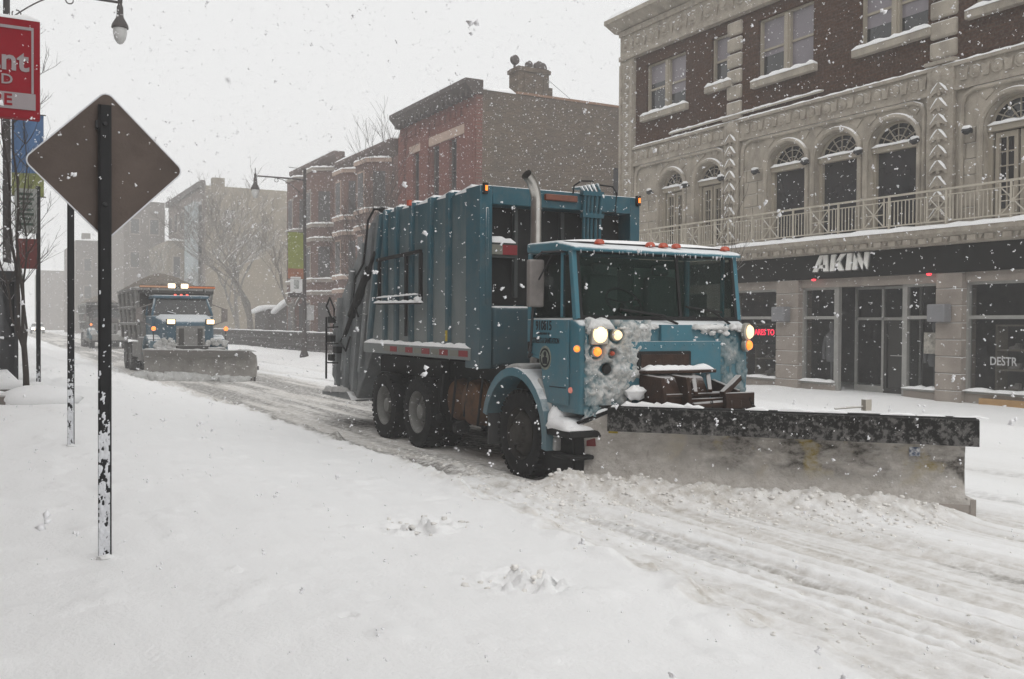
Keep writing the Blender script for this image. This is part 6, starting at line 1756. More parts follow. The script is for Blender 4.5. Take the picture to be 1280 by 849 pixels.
for i in range(60):
    x = rnd.choice((rnd.uniform(CX0 + 0.05, CC - 0.18), rnd.uniform(CC + 0.36, CX1 - 0.16))); r = rnd.uniform(0.015, 0.045)
    cs.blob((x, FY + rnd.uniform(-0.03, 0.07), 1.79 + rnd.uniform(-0.04, 0.05)), (r * 1.3, r * 0.8, r * 0.7), i, 10, 7, 0.4)
cs.build('snow_cap', mat('cowl_snow', (0.74, 0.74, 0.73), 0.9, var=0.15, vscale=7, bump=0.9, bscale=35, spec=0.2, dirt=(0.4, 0.39, 0.37), dirt_amt=0.6, fscale=8), cab, smooth=True, ang=180)
# fog lamp hole
MB().lathe([(0, 0.01), (0.05, 0.008), (0.06, -0.02), (0, -0.03)], (CX0 + 0.3, FY - 0.05, 1.36), (0, -1, 0), 14).build('fog_lamp', M_BLACK, cab)
bm_ = MB(); bm_.box(CX0 + 0.75, CX1 - 0.02, CY0 - 0.10, CY0 + 0.05, 0.55, 0.85); bm_.build('bumper', M_BLACK, tk, bevel=0.03)
# --- plow
pw = MB()
Lr = 3.86; dxy = Vector((BD[0], BD[1], 0)); nxy = Vector((BN[0], BN[1], 0)); o3 = Vector((BL[0], BL[1], 0.0))
Lr = 3.96
def PP(s, n, z):
    s = s - 0.10
    return o3 + dxy * s + nxy * n + Vector((0, 0, z))
prof = [(0.10, 0.015), (0.02, 0.10), (-0.06, 0.25), (-0.10, 0.42), (-0.09, 0.58), (-0.03, 0.74), (0.05, 0.86), (0.07, 0.90)]
K = 150
rnd = random.Random(2)
vs, fs = [], []
prof0 = prof
tt_ = np.linspace(0, 1, 26); tk_ = np.linspace(0, 1, len(prof0))
prof = [(float(np.interp(t_, tk_, [p[0] for p in prof0])), float(np.interp(t_, tk_, [p[1] for p in prof0]))) for t_ in tt_]
for i in range(K + 1):
    u = i / K
    for (n, z) in prof:
        s_ = u * Lr
        if u > 0.985 and z > 0.2: s_ -= 0.10
        zz = z
        if u < 0.095: zz = z * (0.81 + 0.19 * u / 0.095)
        sa, za = np.array([s_]), np.array([zz])
        crust = float(fbm(sa * 1.7, za * 3.0, 301)[0]) * 0.6 + float(fbm(sa * 6, za * 8, 302)[0]) * 0.4
        vs.append(PP(s_, n + max(0.0, crust - 0.42) * 0.16 * (1 if 0.03 < zz < 0.68 else 0.2), zz))
P_ = len(prof)
for i in range(K):
    for j in range(P_ - 1): fs.append((i * P_ + j, (i + 1) * P_ + j, (i + 1) * P_ + j + 1, i * P_ + j + 1))
nv = len(vs)
vs += [v - nxy * 0.03 for v in vs]
fs += [(b + nv, a + nv, d + nv, c_ + nv)[::1] for (a, b, c_, d) in fs]
for i in range(K):
    fs.append((i * P_, i * P_ + nv, (i + 1) * P_ + nv, (i + 1) * P_)); j = P_ - 1
    fs.append((i * P_ + j, (i + 1) * P_ + j, (i + 1) * P_ + j + nv, i * P_ + j + nv))
for j in range(P_ - 1):
    fs.append((j, j + 1, j + 1 + nv, j + nv)); k = K * P_
    fs.append((k + j, k + j + nv, k + j + 1 + nv, k + j + 1))
pw.add(vs, fs)
M_PLOW = None
mm, nt, out = nodes_of('snow_caked_plow')
b = N(nt, 'ShaderNodeBsdfPrincipled'); nt.links.new(b.outputs[0], out.inputs[0])
tc = N(nt, 'ShaderNodeTexCoord'); cob = tc.outputs['Object']
sxyz = N(nt, 'ShaderNodeSeparateXYZ'); nt.links.new(cob, sxyz.inputs[0])
na = noise(nt, cob, 1.3, 7, 0.62, (1, 1, 2.2)); nb2 = noise(nt, cob, 8, 8, 0.75, (1, 1, 1.6)); nc = noise(nt, cob, 2.6, 3, 0.5)
base = mixc(nt, ramp01(nt, nc, 0.55, 0.62), (0.055, 0.048, 0.038), (0.26, 0.19, 0.03))
cakec = mixc(nt, ramp01(nt, nb2, 0.38, 0.62), (0.44, 0.41, 0.375), (0.60, 0.57, 0.535))
zz = ramp01(nt, sxyz.outputs[2], 0.22, 0.42)
zhi = ramp01(nt, sxyz.outputs[2], 0.50, 0.60)
bare = math_n(nt, 'MULTIPLY', math_n(nt, 'MULTIPLY', zz, ramp01(nt, sxyz.outputs[0], -0.5, 0.1)), ramp01(nt, na, 0.42, 0.55))
bare = math_n(nt, 'MULTIPLY', bare, ramp01(nt, nb2, 0.32, 0.60))
nt.links.new(mixc(nt, bare, cakec, base), b.inputs['Base Color']); b.inputs['Roughness'].default_value = 0.9
bp = N(nt, 'ShaderNodeBump'); bp.inputs['Strength'].default_value = 0.9; bp.inputs['Distance'].default_value = 0.04
nt.links.new(noise(nt, cob, 12, 8, 0.65), bp.inputs['Height']); nt.links.new(bp.outputs[0], b.inputs['Normal'])
plow = pw.build('snow_plow', mm, tk, smooth=True, ang=60)
M_DEFL = mat('frosted_black_rubber', (0.010, 0.0095, 0.009), 0.7, var=0.3, vscale=3, frost=0.42, fscale=46, film=(0.60, 0.86, (0.27, 0.26, 0.25), 0.42, 18.0, (1, 1, 1)), spec=0.2, frostcol=(0.42, 0.41, 0.39))
df = MB(); vs, fs = [], []
K2 = 40
for i in range(K2 + 1):
    s_ = 0.33 + (Lr - 0.31) * i / K2; wv = 0.012 * math.sin(i * 0.7) + 0.006 * math.sin(i * 2.1)
    for (n, z) in ((0.05, 0.955), (0.128, 0.945), (0.137 + wv, 0.80), (0.137 + wv, 0.695), (0.117 + wv, 0.695), (0.117 + wv, 0.80), (0.108, 0.925), (0.04, 0.925)): vs.append(PP(s_, n, z))
for i in range(K2):
    for j in range(8): fs.append((i * 8 + j, i * 8 + (j + 1) % 8, (i + 1) * 8 + (j + 1) % 8, (i + 1) * 8 + j))
fs += [tuple(range(8)), tuple(K2 * 8 + j for j in range(7, -1, -1))]
df.add(vs, fs); df.build('rubber_deflector', M_DEFL, plow, smooth=True)
tb_ = MB(); tb_.bar(PP(0.2, -0.02, 0.945), PP(Lr, -0.02, 0.945), 0.16, 0.035); tb_.bar(PP(-0.02, 0.06, 0.76), PP(0.42, 0.06, 0.94), 0.07, 0.035)
for k in range(9): tb_.bar(PP(0.2 + k * 0.42, -0.14, 0.12), PP(0.2 + k * 0.42, -0.10, 0.88), 0.03, 0.12, tuple(dxy))
tb_.bar(PP(0.1, -0.22, 0.35), PP(Lr - 0.1, -0.22, 0.35), 0.10, 0.10); tb_.bar(PP(0.1, -0.2, 0.7), PP(Lr - 0.1, -0.2, 0.7), 0.08, 0.08)
tb_.build('plow_frame', M_BLACK, plow)
ep = MB(); ep.bar(PP(-0.012, 0.06, 0.03), PP(-0.012, -0.03, 0.40), 0.02, 0.10, tuple(dxy)); ep.bar(PP(-0.012, -0.03, 0.40), PP(-0.012, 0.05, 0.74), 0.02, 0.10, tuple(dxy)); ep.build('blade_end_plate', M_BLACK, plow)
ce = MB(); ce.bar(PP(0, 0.115, 0.06), PP(Lr, 0.115, 0.06), 0.022, 0.13); ce.bar(PP(Lr - 0.05, 0.12, 0.10), PP(Lr + 0.0, 0.12, 0.10), 0.03, 0.16); ce.build('cutting_edge', mat('worn_edge_steel', (0.30, 0.27, 0.245), 0.7, var=0.2, vscale=4, frost=0.3, fscale=4), plow)
s = MB()
for i in range(11):
    if i in (3, 7): continue
    a = 0.45 + i * 0.33; s.snow(PP(a, -0.03, 0.955), PP(a + rnd.uniform(0.22, 0.40), -0.03, 0.955), 0.13 - 0.05 * i / 11, 0.055 - 0.03 * i / 11, i, 0.05)
s.snow(PP(0.0, 0.05, 0.77), PP(0.42, 0.05, 0.95), 0.08, 0.04, 31, 0.05)
s.build('snow_cap', M_SNOW, plow, smooth=True)
for (s_, z, m_) in ((0.36, 0.70, mat('yellow_marker', (0.40, 0.30, 0.03), 0.6, frost=0.2)), (0.10, 0.54, mat('red_marker', (0.16, 0.02, 0.02), 0.6, frost=0.15)), (3.42, 0.60, mat('blue_marker', (0.10, 0.13, 0.20), 0.8, frost=0.7, fscale=14))):
    n_ = float(np.interp(z, [p[1] for p in prof], [p[0] for p in prof])); b_ = MB(); b_.bar(PP(s_ - 0.05, n_ + 0.02, z), PP(s_ + 0.05, n_ + 0.02, z), 0.03, 0.09); b_.build('reflector_patch', m_, plow)
# hitch
ht = MB()
HX0, HX1 = CC - 0.46, CC + 0.62
HYa, HYb = FY - 0.50, FY - 0.05
ht.prism([(HYb, 1.30), (HYa + 0.05, 1.28), (HYa, 1.05), (HYa + 0.06, 0.9), (HYb, 0.6)], 'x', HX0, HX0 + 0.05)
ht.prism([(HYb, 1.30), (HYa + 0.05, 1.28), (HYa, 1.05), (HYa + 0.1, 0.6), (HYb, 0.6)], 'x', HX0 + 0.34, HX0 + 0.39)
ht.prism([(HYb, 1.22), (HYa, 1.12), (HYa, 0.6), (HYb, 0.6)], 'x', HX1 - 0.05, HX1)
ht.box(HX0 - 0.02, HX1 - 0.1, HYb - 0.16, HYb, 1.303, 1.345)
ht.prism([(HYb - 0.01, 1.30), (HYb - 0.20, 1.26), (HYa + 0.12, 1.05), (HYa + 0.12, 0.6), (HYb - 0.01, 0.6)], 'x', HX0 + 0.055, HX1 - 0.34)
ht.box(HX0 + 0.051, HX1 - 0.051, HYa + 0.1, HYb - 0.15, 1.05, 1.09); ht.box(HX0 + 0.40, HX1 - 0.055, HYa + 0.02, HYa + 0.06, 0.7, 1.04)
ht.bar((HX0 + 0.42, HYa - 0.02, 1.10), (HX0 + 0.42 + 0.26, HYb - 0.1, 1.28), 0.05, 0.04); ht.bar((HX0 + 0.62, HYa - 0.02, 1.12), (HX0 + 0.90, HYb - 0.1, 1.28), 0.05, 0.04)
ht.bar((HX1 - 0.32, HYa - 0.06, 1.08), (HX1 + 0.02, HYa + 0.05, 1.26), 0.07, 0.07); ht.box(HX1 - 0.30, HX1 + 0.12, HYa - 0.10, HYa - 0.04, 0.92, 1.10)
for x in (HX1 - 0.22, HX1 - 0.08, HX1 + 0.06): ht.tube([(x, HYa - 0.07, 0.72), (x, HYa - 0.07, 1.02)], 0.035, 8)
ht.tube([(HX0 + 0.4, HYa + 0.0, 0.95), (HX1, HYa - 0.02, 0.98)], 0.05, 8)
ht.bar((CC - 0.1, HYb, 0.45), (7.35, 7.75, 0.42), 0.16, 0.14); ht.bar((CC - 0.4, HYb, 0.45), (6.62, 8.48, 0.42), 0.12, 0.12); ht.bar((CC + 0.4, HYb, 0.45), (7.9, 7.1, 0.42), 0.12, 0.12)
hto = ht.build('plow_hitch', M_RUST, tk, bevel=0.008, seg=1)
chn = MB()
for k in range(15):
    u = k / 14; p = Vector((HX1 + 0.05, HYa - 0.10, 1.02)).lerp(Vector((HX1 + 0.32, HYa - 0.12, 0.78)), u) - Vector((0, 0, 0.06 * math.sin(math.pi * u)))
    chn.tube([p + Vector((0.012 * math.cos(a), 0.012 * (k % 2) * math.sin(a), 0.022 * math.sin(a))) for a in np.linspace(0, 2 * math.pi, 7)], 0.006, 4)
for k in range(12):
    p = Vector((HX0 + 0.62 + 0.01 * (k % 2), HYa - 0.05, 1.0 - k * 0.034)); chn.tube([p + Vector((0.014 * math.cos(a), 0.01 * (k % 2), 0.022 * math.sin(a))) for a in np.linspace(0, 2 * math.pi, 7)], 0.006, 4)
chn.build('lift_chain', M_BLACK, hto)
s = MB(); s.snow((HX0 + 0.0, HYb - 0.07, 1.345), (HX1 - 0.12, HYb - 0.07, 1.345), 0.13, 0.05, 6, 0.05, side=(0, 1, 0)); s.snow((HX0 + 0.42, HYa + 0.27, 1.165), (HX1 - 0.4, HYa + 0.27, 1.165), 0.14, 0.03, 7, 0.06, side=(0, 1, 0)); s.blob((HX0 - 0.12, FY - 0.14, 1.1), (0.12, 0.1, 0.08), 5, 10, 7, 0.2)
s.build('snow_cap', M_SNOW, hto, smooth=True)
ag = MB(); ag.tube([(8.0, 7.35, 0.96), (8.3, 7.2, 0.985)], 0.012, 5); ag.box(8.27, 8.36, 7.17, 7.23, 0.94, 1.06); ag.build('blade_guide', mat('pale_guide', (0.5, 0.46, 0.40), 0.7, snow=0.9), plow)
# ------------------------------------------------------------------ dump trucks with salt behind
M_SALT = mat('salt_heap', (0.17, 0.15, 0.13), 0.95, var=0.35, vscale=4, frost=0.15, fscale=5, bump=0.6, bscale=12)
M_SALTY = mat('salty_grey_body', (0.23, 0.225, 0.215), 0.75, var=0.2, vscale=3, snow=0.8, frost=0.25, fscale=3)
M_BLUE2_ = mat('blue_hood_paint', (0.055, 0.115, 0.16), 0.5, var=0.15, vscale=2, snow=0.6, frost=0.28, fscale=5)
M_FENDER2 = mat('snowy_blue_fender', (0.10, 0.16, 0.19), 0.7, var=0.2, vscale=3, snow=0.8, frost=0.45, fscale=4)


M_BLACK_FAR = mat('salty_hazed_black', (0.06, 0.058, 0.055), 0.85, var=0.3, snow=0.7, frost=0.2, fscale=6)  # salt-dusted black, lifted further by painted-in haze
M_WINDFAR = glass('frosted_hazed_windshield', (0.06, 0.062, 0.062), 0.55, 0.1, frost=0.25)  # frosted glass, its tint also paled for haze
M_TYREFAR = mat('snowy_hazed_tyre', (0.06, 0.058, 0.056), 0.9, var=0.3, frost=0.35, fscale=7)  # snowy rubber, base colour also paled for haze
def dump_truck(xc, yf, label, plow, lit, paint=None):
    M_BLUE2 = paint or M_BLUE2_
    t = thing('dump_truck', (xc, yf + 3, 0), label, 'truck')
    X = lambda v: xc + v
    Y = lambda v: yf + v
    head = M_HEAD_FAR if lit else M_LAMPGLASS
    amb = M_AMBER_FAR
    c = MB()
    for s in (-0.42, 0.34): c.box(X(s), X(s + 0.08), Y(0.1), Y(8.0), 0.7, 0.95)
    for y in (1.1, 5.6, 6.9): c.tube([(X(-1.0), Y(y), 0.52), (X(1.0), Y(y), 0.52)], 0.1, 8)
    c.build('chassis', M_BLACK_FAR, t)
    hood = MB()
    def sec(y, w, z0, z1): return [(X(-w), Y(y), z0), (X(w), Y(y), z0), (X(w), Y(y), z1 - 0.12), (X(w * 0.8), Y(y), z1), (X(-w * 0.8), Y(y), z1), (X(-w), Y(y), z1 - 0.12)]
    vs = sec(0, 0.72, 1.0, 1.82) + sec(0.15, 0.78, 1.0, 1.92) + sec(1.35, 0.95, 1.0, 2.10)
    fs = [(0, 1, 2, 3, 4, 5), (17, 16, 15, 14, 13, 12)]
    for k in range(2):
        for j in range(6): fs.append((k * 6 + j, k * 6 + (j + 1) % 6, k * 6 + 6 + (j + 1) % 6, k * 6 + 6 + j))
    hood.add(vs, fs); ho_ = hood.build('hood', M_BLUE2, t, bevel=0.06, seg=3)
    g = MB(); g.box(X(-0.46), X(0.46), Y(-0.05), Y(-0.003), 1.02, 1.70)
    for k in range(7): g.box(X(-0.40 + k * 0.125), X(-0.36 + k * 0.125), Y(-0.07), Y(-0.052), 1.06, 1.66)
    g.build('grille', M_SALTY, ho_)
    for s in (-1, 1):
        b_ = MB(); b_.box(X(s * 0.30 - 0.08), X(s * 0.30 + 0.08), Y(-0.09), Y(-0.072), 1.0, 1.62); b_.build('grille_post', M_BLACK_FAR, ho_)
        f = MB(); K = 10
        for k in range(K):
            a, b2 = R(6) + R(174) * k / K, R(6) + R(174) * (k + 1) / K
            p = lambda r, q: (Y(1.1) + r * 1.15 * math.cos(q), 0.62 + r * math.sin(q))
            f.prism([p(0.62, a), p(0.78, a), p(0.78, b2), p(0.62, b2)], 'x', X(s * 0.74), X(s * 1.26))
        f.box(min(X(s * 0.74), X(s * 1.24)), max(X(s * 0.74), X(s * 1.24)), Y(0.02), Y(0.32), 0.72, 1.22)
        f.build('fender', M_FENDER2, t, bevel=0.04)
        hl = MB(); hl.box(X(s * 0.63 - 0.15), X(s * 0.63 + 0.15), Y(-0.10), Y(0.05), 1.74, 1.94); hlo = hl.build('headlight', M_BLACK_FAR, t, bevel=0.02)
        MB().box(X(s * 0.63 - 0.12), X(s * 0.63 + 0.12), Y(-0.125), Y(-0.102), 1.77, 1.91).build('lens', head, hlo, bevel=0.01)
        MB().lathe([(0, 0.05), (0.06, 0.04), (0.075, 0), (0, 0)], (X(s * 1.16), Y(0.0), 1.61), (0, -1, 0), 12).build('turn_signal', amb, t)
        MB().tube([(X(s * 1.16), Y(0.04), 1.2), (X(s * 1.16), Y(0.04), 1.55)], 0.02, 6).build('signal_stalk', M_BLACK_FAR, t)
        m_ = MB(); m_.box(X(s * 1.42 - 0.1), X(s * 1.42 + 0.1), Y(1.4), Y(1.46), 1.85, 2.3); m_.tube([(X(s * 1.42), Y(1.45), 2.3), (X(s * 1.0), Y(1.5), 2.45)], 0.02, 5); m_.tube([(X(s * 1.42), Y(1.45), 1.86), (X(s * 1.0), Y(1.5), 1.7)], 0.02, 5)
        m_.build('side_mirror', M_GRIME, t)
        wheel(t, X(s * 1.02), Y(1.1), 0.52, 0.52, 0.3, s, mt=M_TYREFAR, mr=M_RIM)
        for y in (5.6, 6.9): wheel(t, X(s * 1.06), Y(y), 0.52, 0.52, 0.26, s, True, M_TYREFAR)
    cb = MB(); cb.prism([(Y(1.353), 0.9), (Y(1.353), 2.04), (Y(2.75), 2.04), (Y(2.75), 0.9)], 'x', X(-1.02), X(1.02)); cbo = cb.build('cab', M_BLUE2, t, bevel=0.04)
    rf = MB()
    v8 = []
    for (y, w, z) in ((1.42, 1.0, 2.04), (1.75, 0.86, 2.66), (2.72, 0.88, 2.68), (2.75, 1.0, 2.04)): v8 += [(X(-w), Y(y), z), (X(w), Y(y), z)]
    # frame of the greenhouse
    rf.bar(v8[0], v8[2], 0.08, 0.08, (0, 1, 0)); rf.bar(v8[1], v8[3], 0.08, 0.08, (0, 1, 0)); rf.bar(v8[4], v8[6], 0.1, 0.1, (0, 1, 0)); rf.bar(v8[5], v8[7], 0.1, 0.1, (0, 1, 0))
    rf.box(X(-0.93), X(0.93), Y(1.66), Y(2.76), 2.64, 2.76); rf.build('cab_roof', M_BLUE2, cbo, bevel=0.04)
    w_ = MB(); w_.add([(X(-0.95), Y(1.44), 2.06), (X(0.95), Y(1.44), 2.06), (X(0.83), Y(1.74), 2.63), (X(-0.83), Y(1.74), 2.63), (X(-0.95), Y(1.46), 2.06), (X(0.95), Y(1.46), 2.06), (X(0.83), Y(1.76), 2.63), (X(-0.83), Y(1.76), 2.63)], HEXF); w_.build('windshield', M_WINDFAR, cbo)
    MB().tube([(X(-0.5), Y(1.46), 2.20), (X(-0.22), Y(1.44), 2.12)], 0.014, 5).build('wiper', M_CLING, cbo)
    for s in (-1, 1):
        sw = MB(); sw.add([(X(s * 0.985), Y(1.5), 2.06), (X(s * 0.985), Y(2.68), 2.06), (X(s * 0.875), Y(2.66), 2.62), (X(s * 0.865), Y(1.8), 2.62), (X(s * 0.97), Y(1.5), 2.06), (X(s * 0.97), Y(2.68), 2.06), (X(s * 0.86), Y(2.66), 2.62), (X(s * 0.85), Y(1.8), 2.62)], HEXF); sw.build('side_window', M_WINDFAR, cbo)
    MB().box(X(-0.97), X(0.97), Y(2.6), Y(2.66), 2.041, 2.62).build('cab_interior', M_BLACK_FAR, cbo)
    for x in (-0.2, 0.0, 0.2):
        MB().lathe([(0.05, 0), (0.04, 0.04), (0, 0.05)], (X(x), Y(1.72), 2.755), (0, 0, 1), 10).build('clearance_lamp', emit('red_clearance', (1, 0.12, 0.08), 1.2), cbo)
    b_ = MB(); b_.box(X(-1.1), X(1.1), Y(-0.2), Y(0.0), 0.55, 0.98); b_.build('bumper', M_SALTY, t, bevel=0.03)
    # dump body with flared sides
    db = MB()
    vs = []
    for (y, z, w) in ((2.95, 1.15, 1.12), (2.95, 2.95, 1.27), (8.1, 2.95, 1.27), (8.1, 1.15, 1.12)): vs += [(X(-w), Y(y), z), (X(w), Y(y), z)]
    db.add(vs, [(0, 1, 3, 2), (2, 3, 5, 4), (4, 5, 7, 6), (6, 7, 1, 0), (0, 2, 4, 6), (1, 7, 5, 3)])
    for y in (3.0, 4.2, 5.4, 6.6, 7.9):
        for s in (-1, 1): db.prism([(X(s * 1.12), 1.2), (X(s * 1.20), 1.2), (X(s * 1.36), 2.93), (X(s * 1.27), 2.93)], 'y', Y(y), Y(y + 0.14))
    db.box(X(-1.36), X(1.36), Y(2.9), Y(8.15), 2.953, 3.06)
    for z in (1.7, 2.3):
        for s in (-1, 1): db.box(min(X(s * 1.15), X(s * 1.32)), max(X(s * 1.15), X(s * 1.32)), Y(3.0), Y(8.0), z, z + 0.1)
    dbo = db.build('dump_body', M_SALTY, t, bevel=0.02, seg=1)
    # toolboxes and plates on the side between cab and axle
    tb = MB(); tb.box(X(-1.24), X(-0.6), Y(2.9), Y(4.6), 0.55, 1.12); tb.box(X(-1.26), X(-0.9), Y(2.2), Y(2.9), 0.45, 1.3); tb.build('side_tank', M_SALTY, t, bevel=0.04)
    hs = MB(); hs.box(X(-1.25), X(1.25), Y(2.45), Y(2.94), 2.84, 2.94); hs.box(X(-1.2), X(1.2), Y(2.85), Y(2.94), 2.2, 2.84); hs.build('cab_shield', M_BLACK_FAR, dbo)
    sa = MB(); n = 20
    rnd = random.Random(5)
    gxs = np.linspace(-1.2, 1.2, 15); gys = np.linspace(2.95, 8.0, 22)
    vs = []
    for y in gys:
        for x in gxs:
            hgt = 0.62 * max(0, 1 - (abs(x) / 1.25) ** 1.6) * max(0.0, math.sin(math.pi * min(1, max(0, (y - 2.8) / 5.4)))) ** 0.5
            vs.append((X(x - 0.15), Y(y), 3.03 + hgt * (1 + rnd.uniform(-0.08, 0.08))))
    m = len(gxs); fs = [(j * m + i, j * m + i + 1, j * m + m + i + 1, j * m + m + i) for j in range(len(gys) - 1) for i in range(m - 1)]
    vs2 = [(a, b2, 2.99) for a, b2, _ in vs]; k0 = len(vs)
    per = [i for i in range(m)] + [j * m + m - 1 for j in range(1, len(gys))] + [(len(gys) - 1) * m + i for i in range(m - 2, -1, -1)] + [j * m for j in range(len(gys) - 2, 0, -1)]
    sa.add(vs + vs2, fs + [(a, per[(q + 1) % len(per)], per[(q + 1) % len(per)] + k0, a + k0) for q, a in enumerate(per)] + [tuple(p_ + k0 for p_ in per[::-1])])
    sa.build('salt_load', M_SALT, t, smooth=True)
    lb = MB(); lb.box(X(-1.28), X(1.28), Y(2.36), Y(2.46), 3.02, 3.12); lb.tube([(X(-0.9), Y(2.41), 2.9), (X(-0.9), Y(2.41), 3.05)], 0.025, 6); lb.tube([(X(0.9), Y(2.41), 2.9), (X(0.9), Y(2.41), 3.05)], 0.025, 6)
    lbo = lb.build('light_bar', M_BLACK_FAR, t)
    if lit:
        MB().box(X(0.35), X(1.28), Y(2.34), Y(2.358), 3.04, 3.10).build('amber_strip', emit('amber_strip_glow', (1.0, 0.26, 0.05), 0.3, (0.25, 0.08, 0.03)), lbo)
        MB().box(X(-1.28), X(-0.35), Y(2.34), Y(2.358), 3.04, 3.10).build('amber_strip', emit('pale_strip_glow', (1.0, 0.50, 0.25), 0.22, (0.25, 0.15, 0.1)), lbo)
        for x in (-0.22, 0.22):
            MB().box(X(x - 0.12), X(x + 0.12), Y(2.30), Y(2.339), 3.03, 3.18).build('beacon', emit('beacon_glow', (1.0, 0.80, 0.55), 3.5), lbo, bevel=0.02)
    if plow:
        p = MB()
        A, B = Vector((X(-1.62), Y(-0.95), 0)), Vector((X(1.42), Y(-3.05), 0))
        d = (B - A).normalized(); n_ = Vector((d.y, -d.x, 0)); n_ = n_ if n_.y < 0 else -n_
        Lp = (B - A).length
        pr = [(0.10, 0.02), (0.0, 0.14), (-0.08, 0.35), (-0.08, 0.58), (0.0, 0.80), (0.08, 0.93)]
        vs, fs = [], []
        K = 12
        for i in range(K + 1):
            for (nn, z) in pr: vs.append(A + d * (Lp * i / K - (0.15 if i == K and z > 0.8 else 0)) + n_ * nn + Vector((0, 0, z)))
        q = len(pr)
        for i in range(K):
            for j in range(q - 1): fs.append((i * q + j, (i + 1) * q + j, (i + 1) * q + j + 1, i * q + j + 1))
        nv = len(vs); vs += [v - n_ * 0.05 for v in vs]
        fs += [tuple(a + nv for a in f_[::-1]) for f_ in fs[:]]
        for i in range(K):
            fs.append((i * q, i * q + nv, (i + 1) * q + nv, (i + 1) * q)); j = q - 1; fs.append((i * q + j, (i + 1) * q + j, (i + 1) * q + j + nv, i * q + j + nv))
        for j in range(q - 1): fs.append((j, j + 1, j + 1 + nv, j + nv)); k = K * q; fs.append((k + j, k + j + nv, k + j + 1 + nv, k + j + 1))
        p.add(vs, fs)
        po_ = p.build('snow_plow', mat('grey_caked_plow', (0.30, 0.285, 0.265), 0.9, var=0.2, vscale=3, frost=0.4, fscale=2.5, dirt=(0.08, 0.07, 0.06), dirt_amt=0.5, frostcol=(0.5, 0.48, 0.46)), t, smooth=True, ang=60)
        f = MB(); f.bar(A + n_ * 0.09 + Vector((0, 0, 0.84)) + d * 0.1, B + n_ * 0.09 + Vector((0, 0, 0.84)) - d * 0.2, 0.03, 0.2); f.build('rubber_deflector', mat('grey_caked_rubber', (0.14, 0.13, 0.12), 0.9, frost=0.3, fscale=4), po_)
        f = MB(); f.bar((xc, Y(-0.1), 0.5), (xc + 0.05, Y(-1.55), 0.45), 0.5, 0.15); f.bar(A + n_ * -0.2 + Vector((0, 0, 0.4)), B + n_ * -0.2 + Vector((0, 0, 0.4)), 0.12, 0.12); f.box(X(-0.5), X(0.5), Y(-0.5), Y(-0.21), 0.5, 1.05); f.build('plow_frame', M_BLACK_FAR, po_)
        f = MB()
        f.bar(B + n_ * 0.11 - d * 0.35 + Vector((0, 0, 0.06)), B + n_ * 0.11 - d * 0.1 + Vector((0, 0, 0.06)), 0.05, 0.14)
        f.bar(B + n_ * 0.11 - d * 0.02 + Vector((0, 0, 0.06)), B + n_ * 0.11 + d * 0.03 + Vector((0, 0, 0.06)), 0.05, 0.16); f.build('skid_shoe', M_BLACK_FAR, po_)
        s = MB(); s.snow(A + Vector((0, 0, 0.925)), B + Vector((0, 0, 0.925)), 0.14, 0.06, 3, 0.1)
        for i in range(70):
            u = rnd.random() * 0.93; q2 = rnd.uniform(0.10, 0.22) * (1.25 - 0.6 * u); s.blob(A + d * (Lp * u) + n_ * rnd.uniform(0.15, 0.4) + Vector((0, 0, 0.02)), (q2 * 1.3, q2 * 1.3, q2 * 1.1), i, 10, 6, 0.3)
        s.build('snow_cap', M_SNOWD, po_, smooth=True, ang=180)
    s = MB()
    for i in range(60):
        x = rnd.choice((-1, 1)) * rnd.uniform(0.5, 1.15); s.blob((X(x), Y(-0.03 if abs(x) > 0.72 else -0.09), rnd.uniform(0.75, 1.25)), (0.09, 0.04, 0.08), i, 8, 6, 0.3)
    s.build('caked_snow', M_SNOWD, t, smooth=True, ang=180)
    return t

M_HEAD_FAR = emit('headlamp_glow_far', (1.0, 0.74, 0.42), 2.6)
M_AMBER_FAR = emit('amber_lamp_far', (1.0, 0.26, 0.05), 1.5)
dump_truck(6.02, 33.2, 'blue dump truck with lit beacons and a grey plow, heaped with salt', True, True)
dump_truck(7.35, 69.0, 'dim grey dump truck without a plow, half hidden behind the salt truck', False, False, mat('dull_brown_grey_paint', (0.085, 0.075, 0.07), 0.7, var=0.2, frost=0.2))

# ------------------------------------------------------------------ loose lumps of snow
rnd = random.Random(77)
cl = MB()
def clod(x, y, r, k):
    cl.blob((x, y, gz(x, y) + r * 0.25), (r * rnd.uniform(0.8, 1.4), r * rnd.uniform(0.8, 1.4), r * rnd.uniform(0.5, 0.9)), k, 6, 4, 0.35)
k = 0
pts_ = []
for i in range(520):
    s_ = rnd.uniform(-0.7, 3.6); n_ = rnd.uniform(0.12, 0.85) if rnd.random() < 0.7 else rnd.uniform(0.3, 1.6)
    pts_.append((BL[0] + BD[0] * s_ + BN[0] * n_, BL[1] + BD[1] * s_ + BN[1] * n_, rnd.uniform(0.005, 0.026)))
for i in range(300):
    y = 2.6 + rnd.random() ** 1.5 * 9; x = rnd.gauss(4.75, 0.55)
    if x > 3.9: pts_.append((x, y, rnd.uniform(0.004, 0.016)))
for i in range(80):
    y = 2.6 + rnd.random() * 6; pts_.append((rnd.uniform(4.3, 8.5), y, rnd.uniform(0.004, 0.018)))
for i in range(24): pts_.append((rnd.uniform(0.9, 4.0), 2.5 + rnd.random() ** 1.4 * 14, rnd.uniform(0.003, 0.012)))
for cx_, cy_, q in ((3.05, 5.45, 26), (3.02, 7.2, 16), (3.35, 7.35, 14)):
    for i in range(q): pts_.append((rnd.gauss(cx_, 0.13), rnd.gauss(cy_, 0.12), rnd.uniform(0.006, 0.03)))
for i in range(120):
    y = rnd.uniform(7.5, 14); pts_.append((rnd.gauss(5.1, 0.25), y, rnd.uniform(0.01, 0.035)))
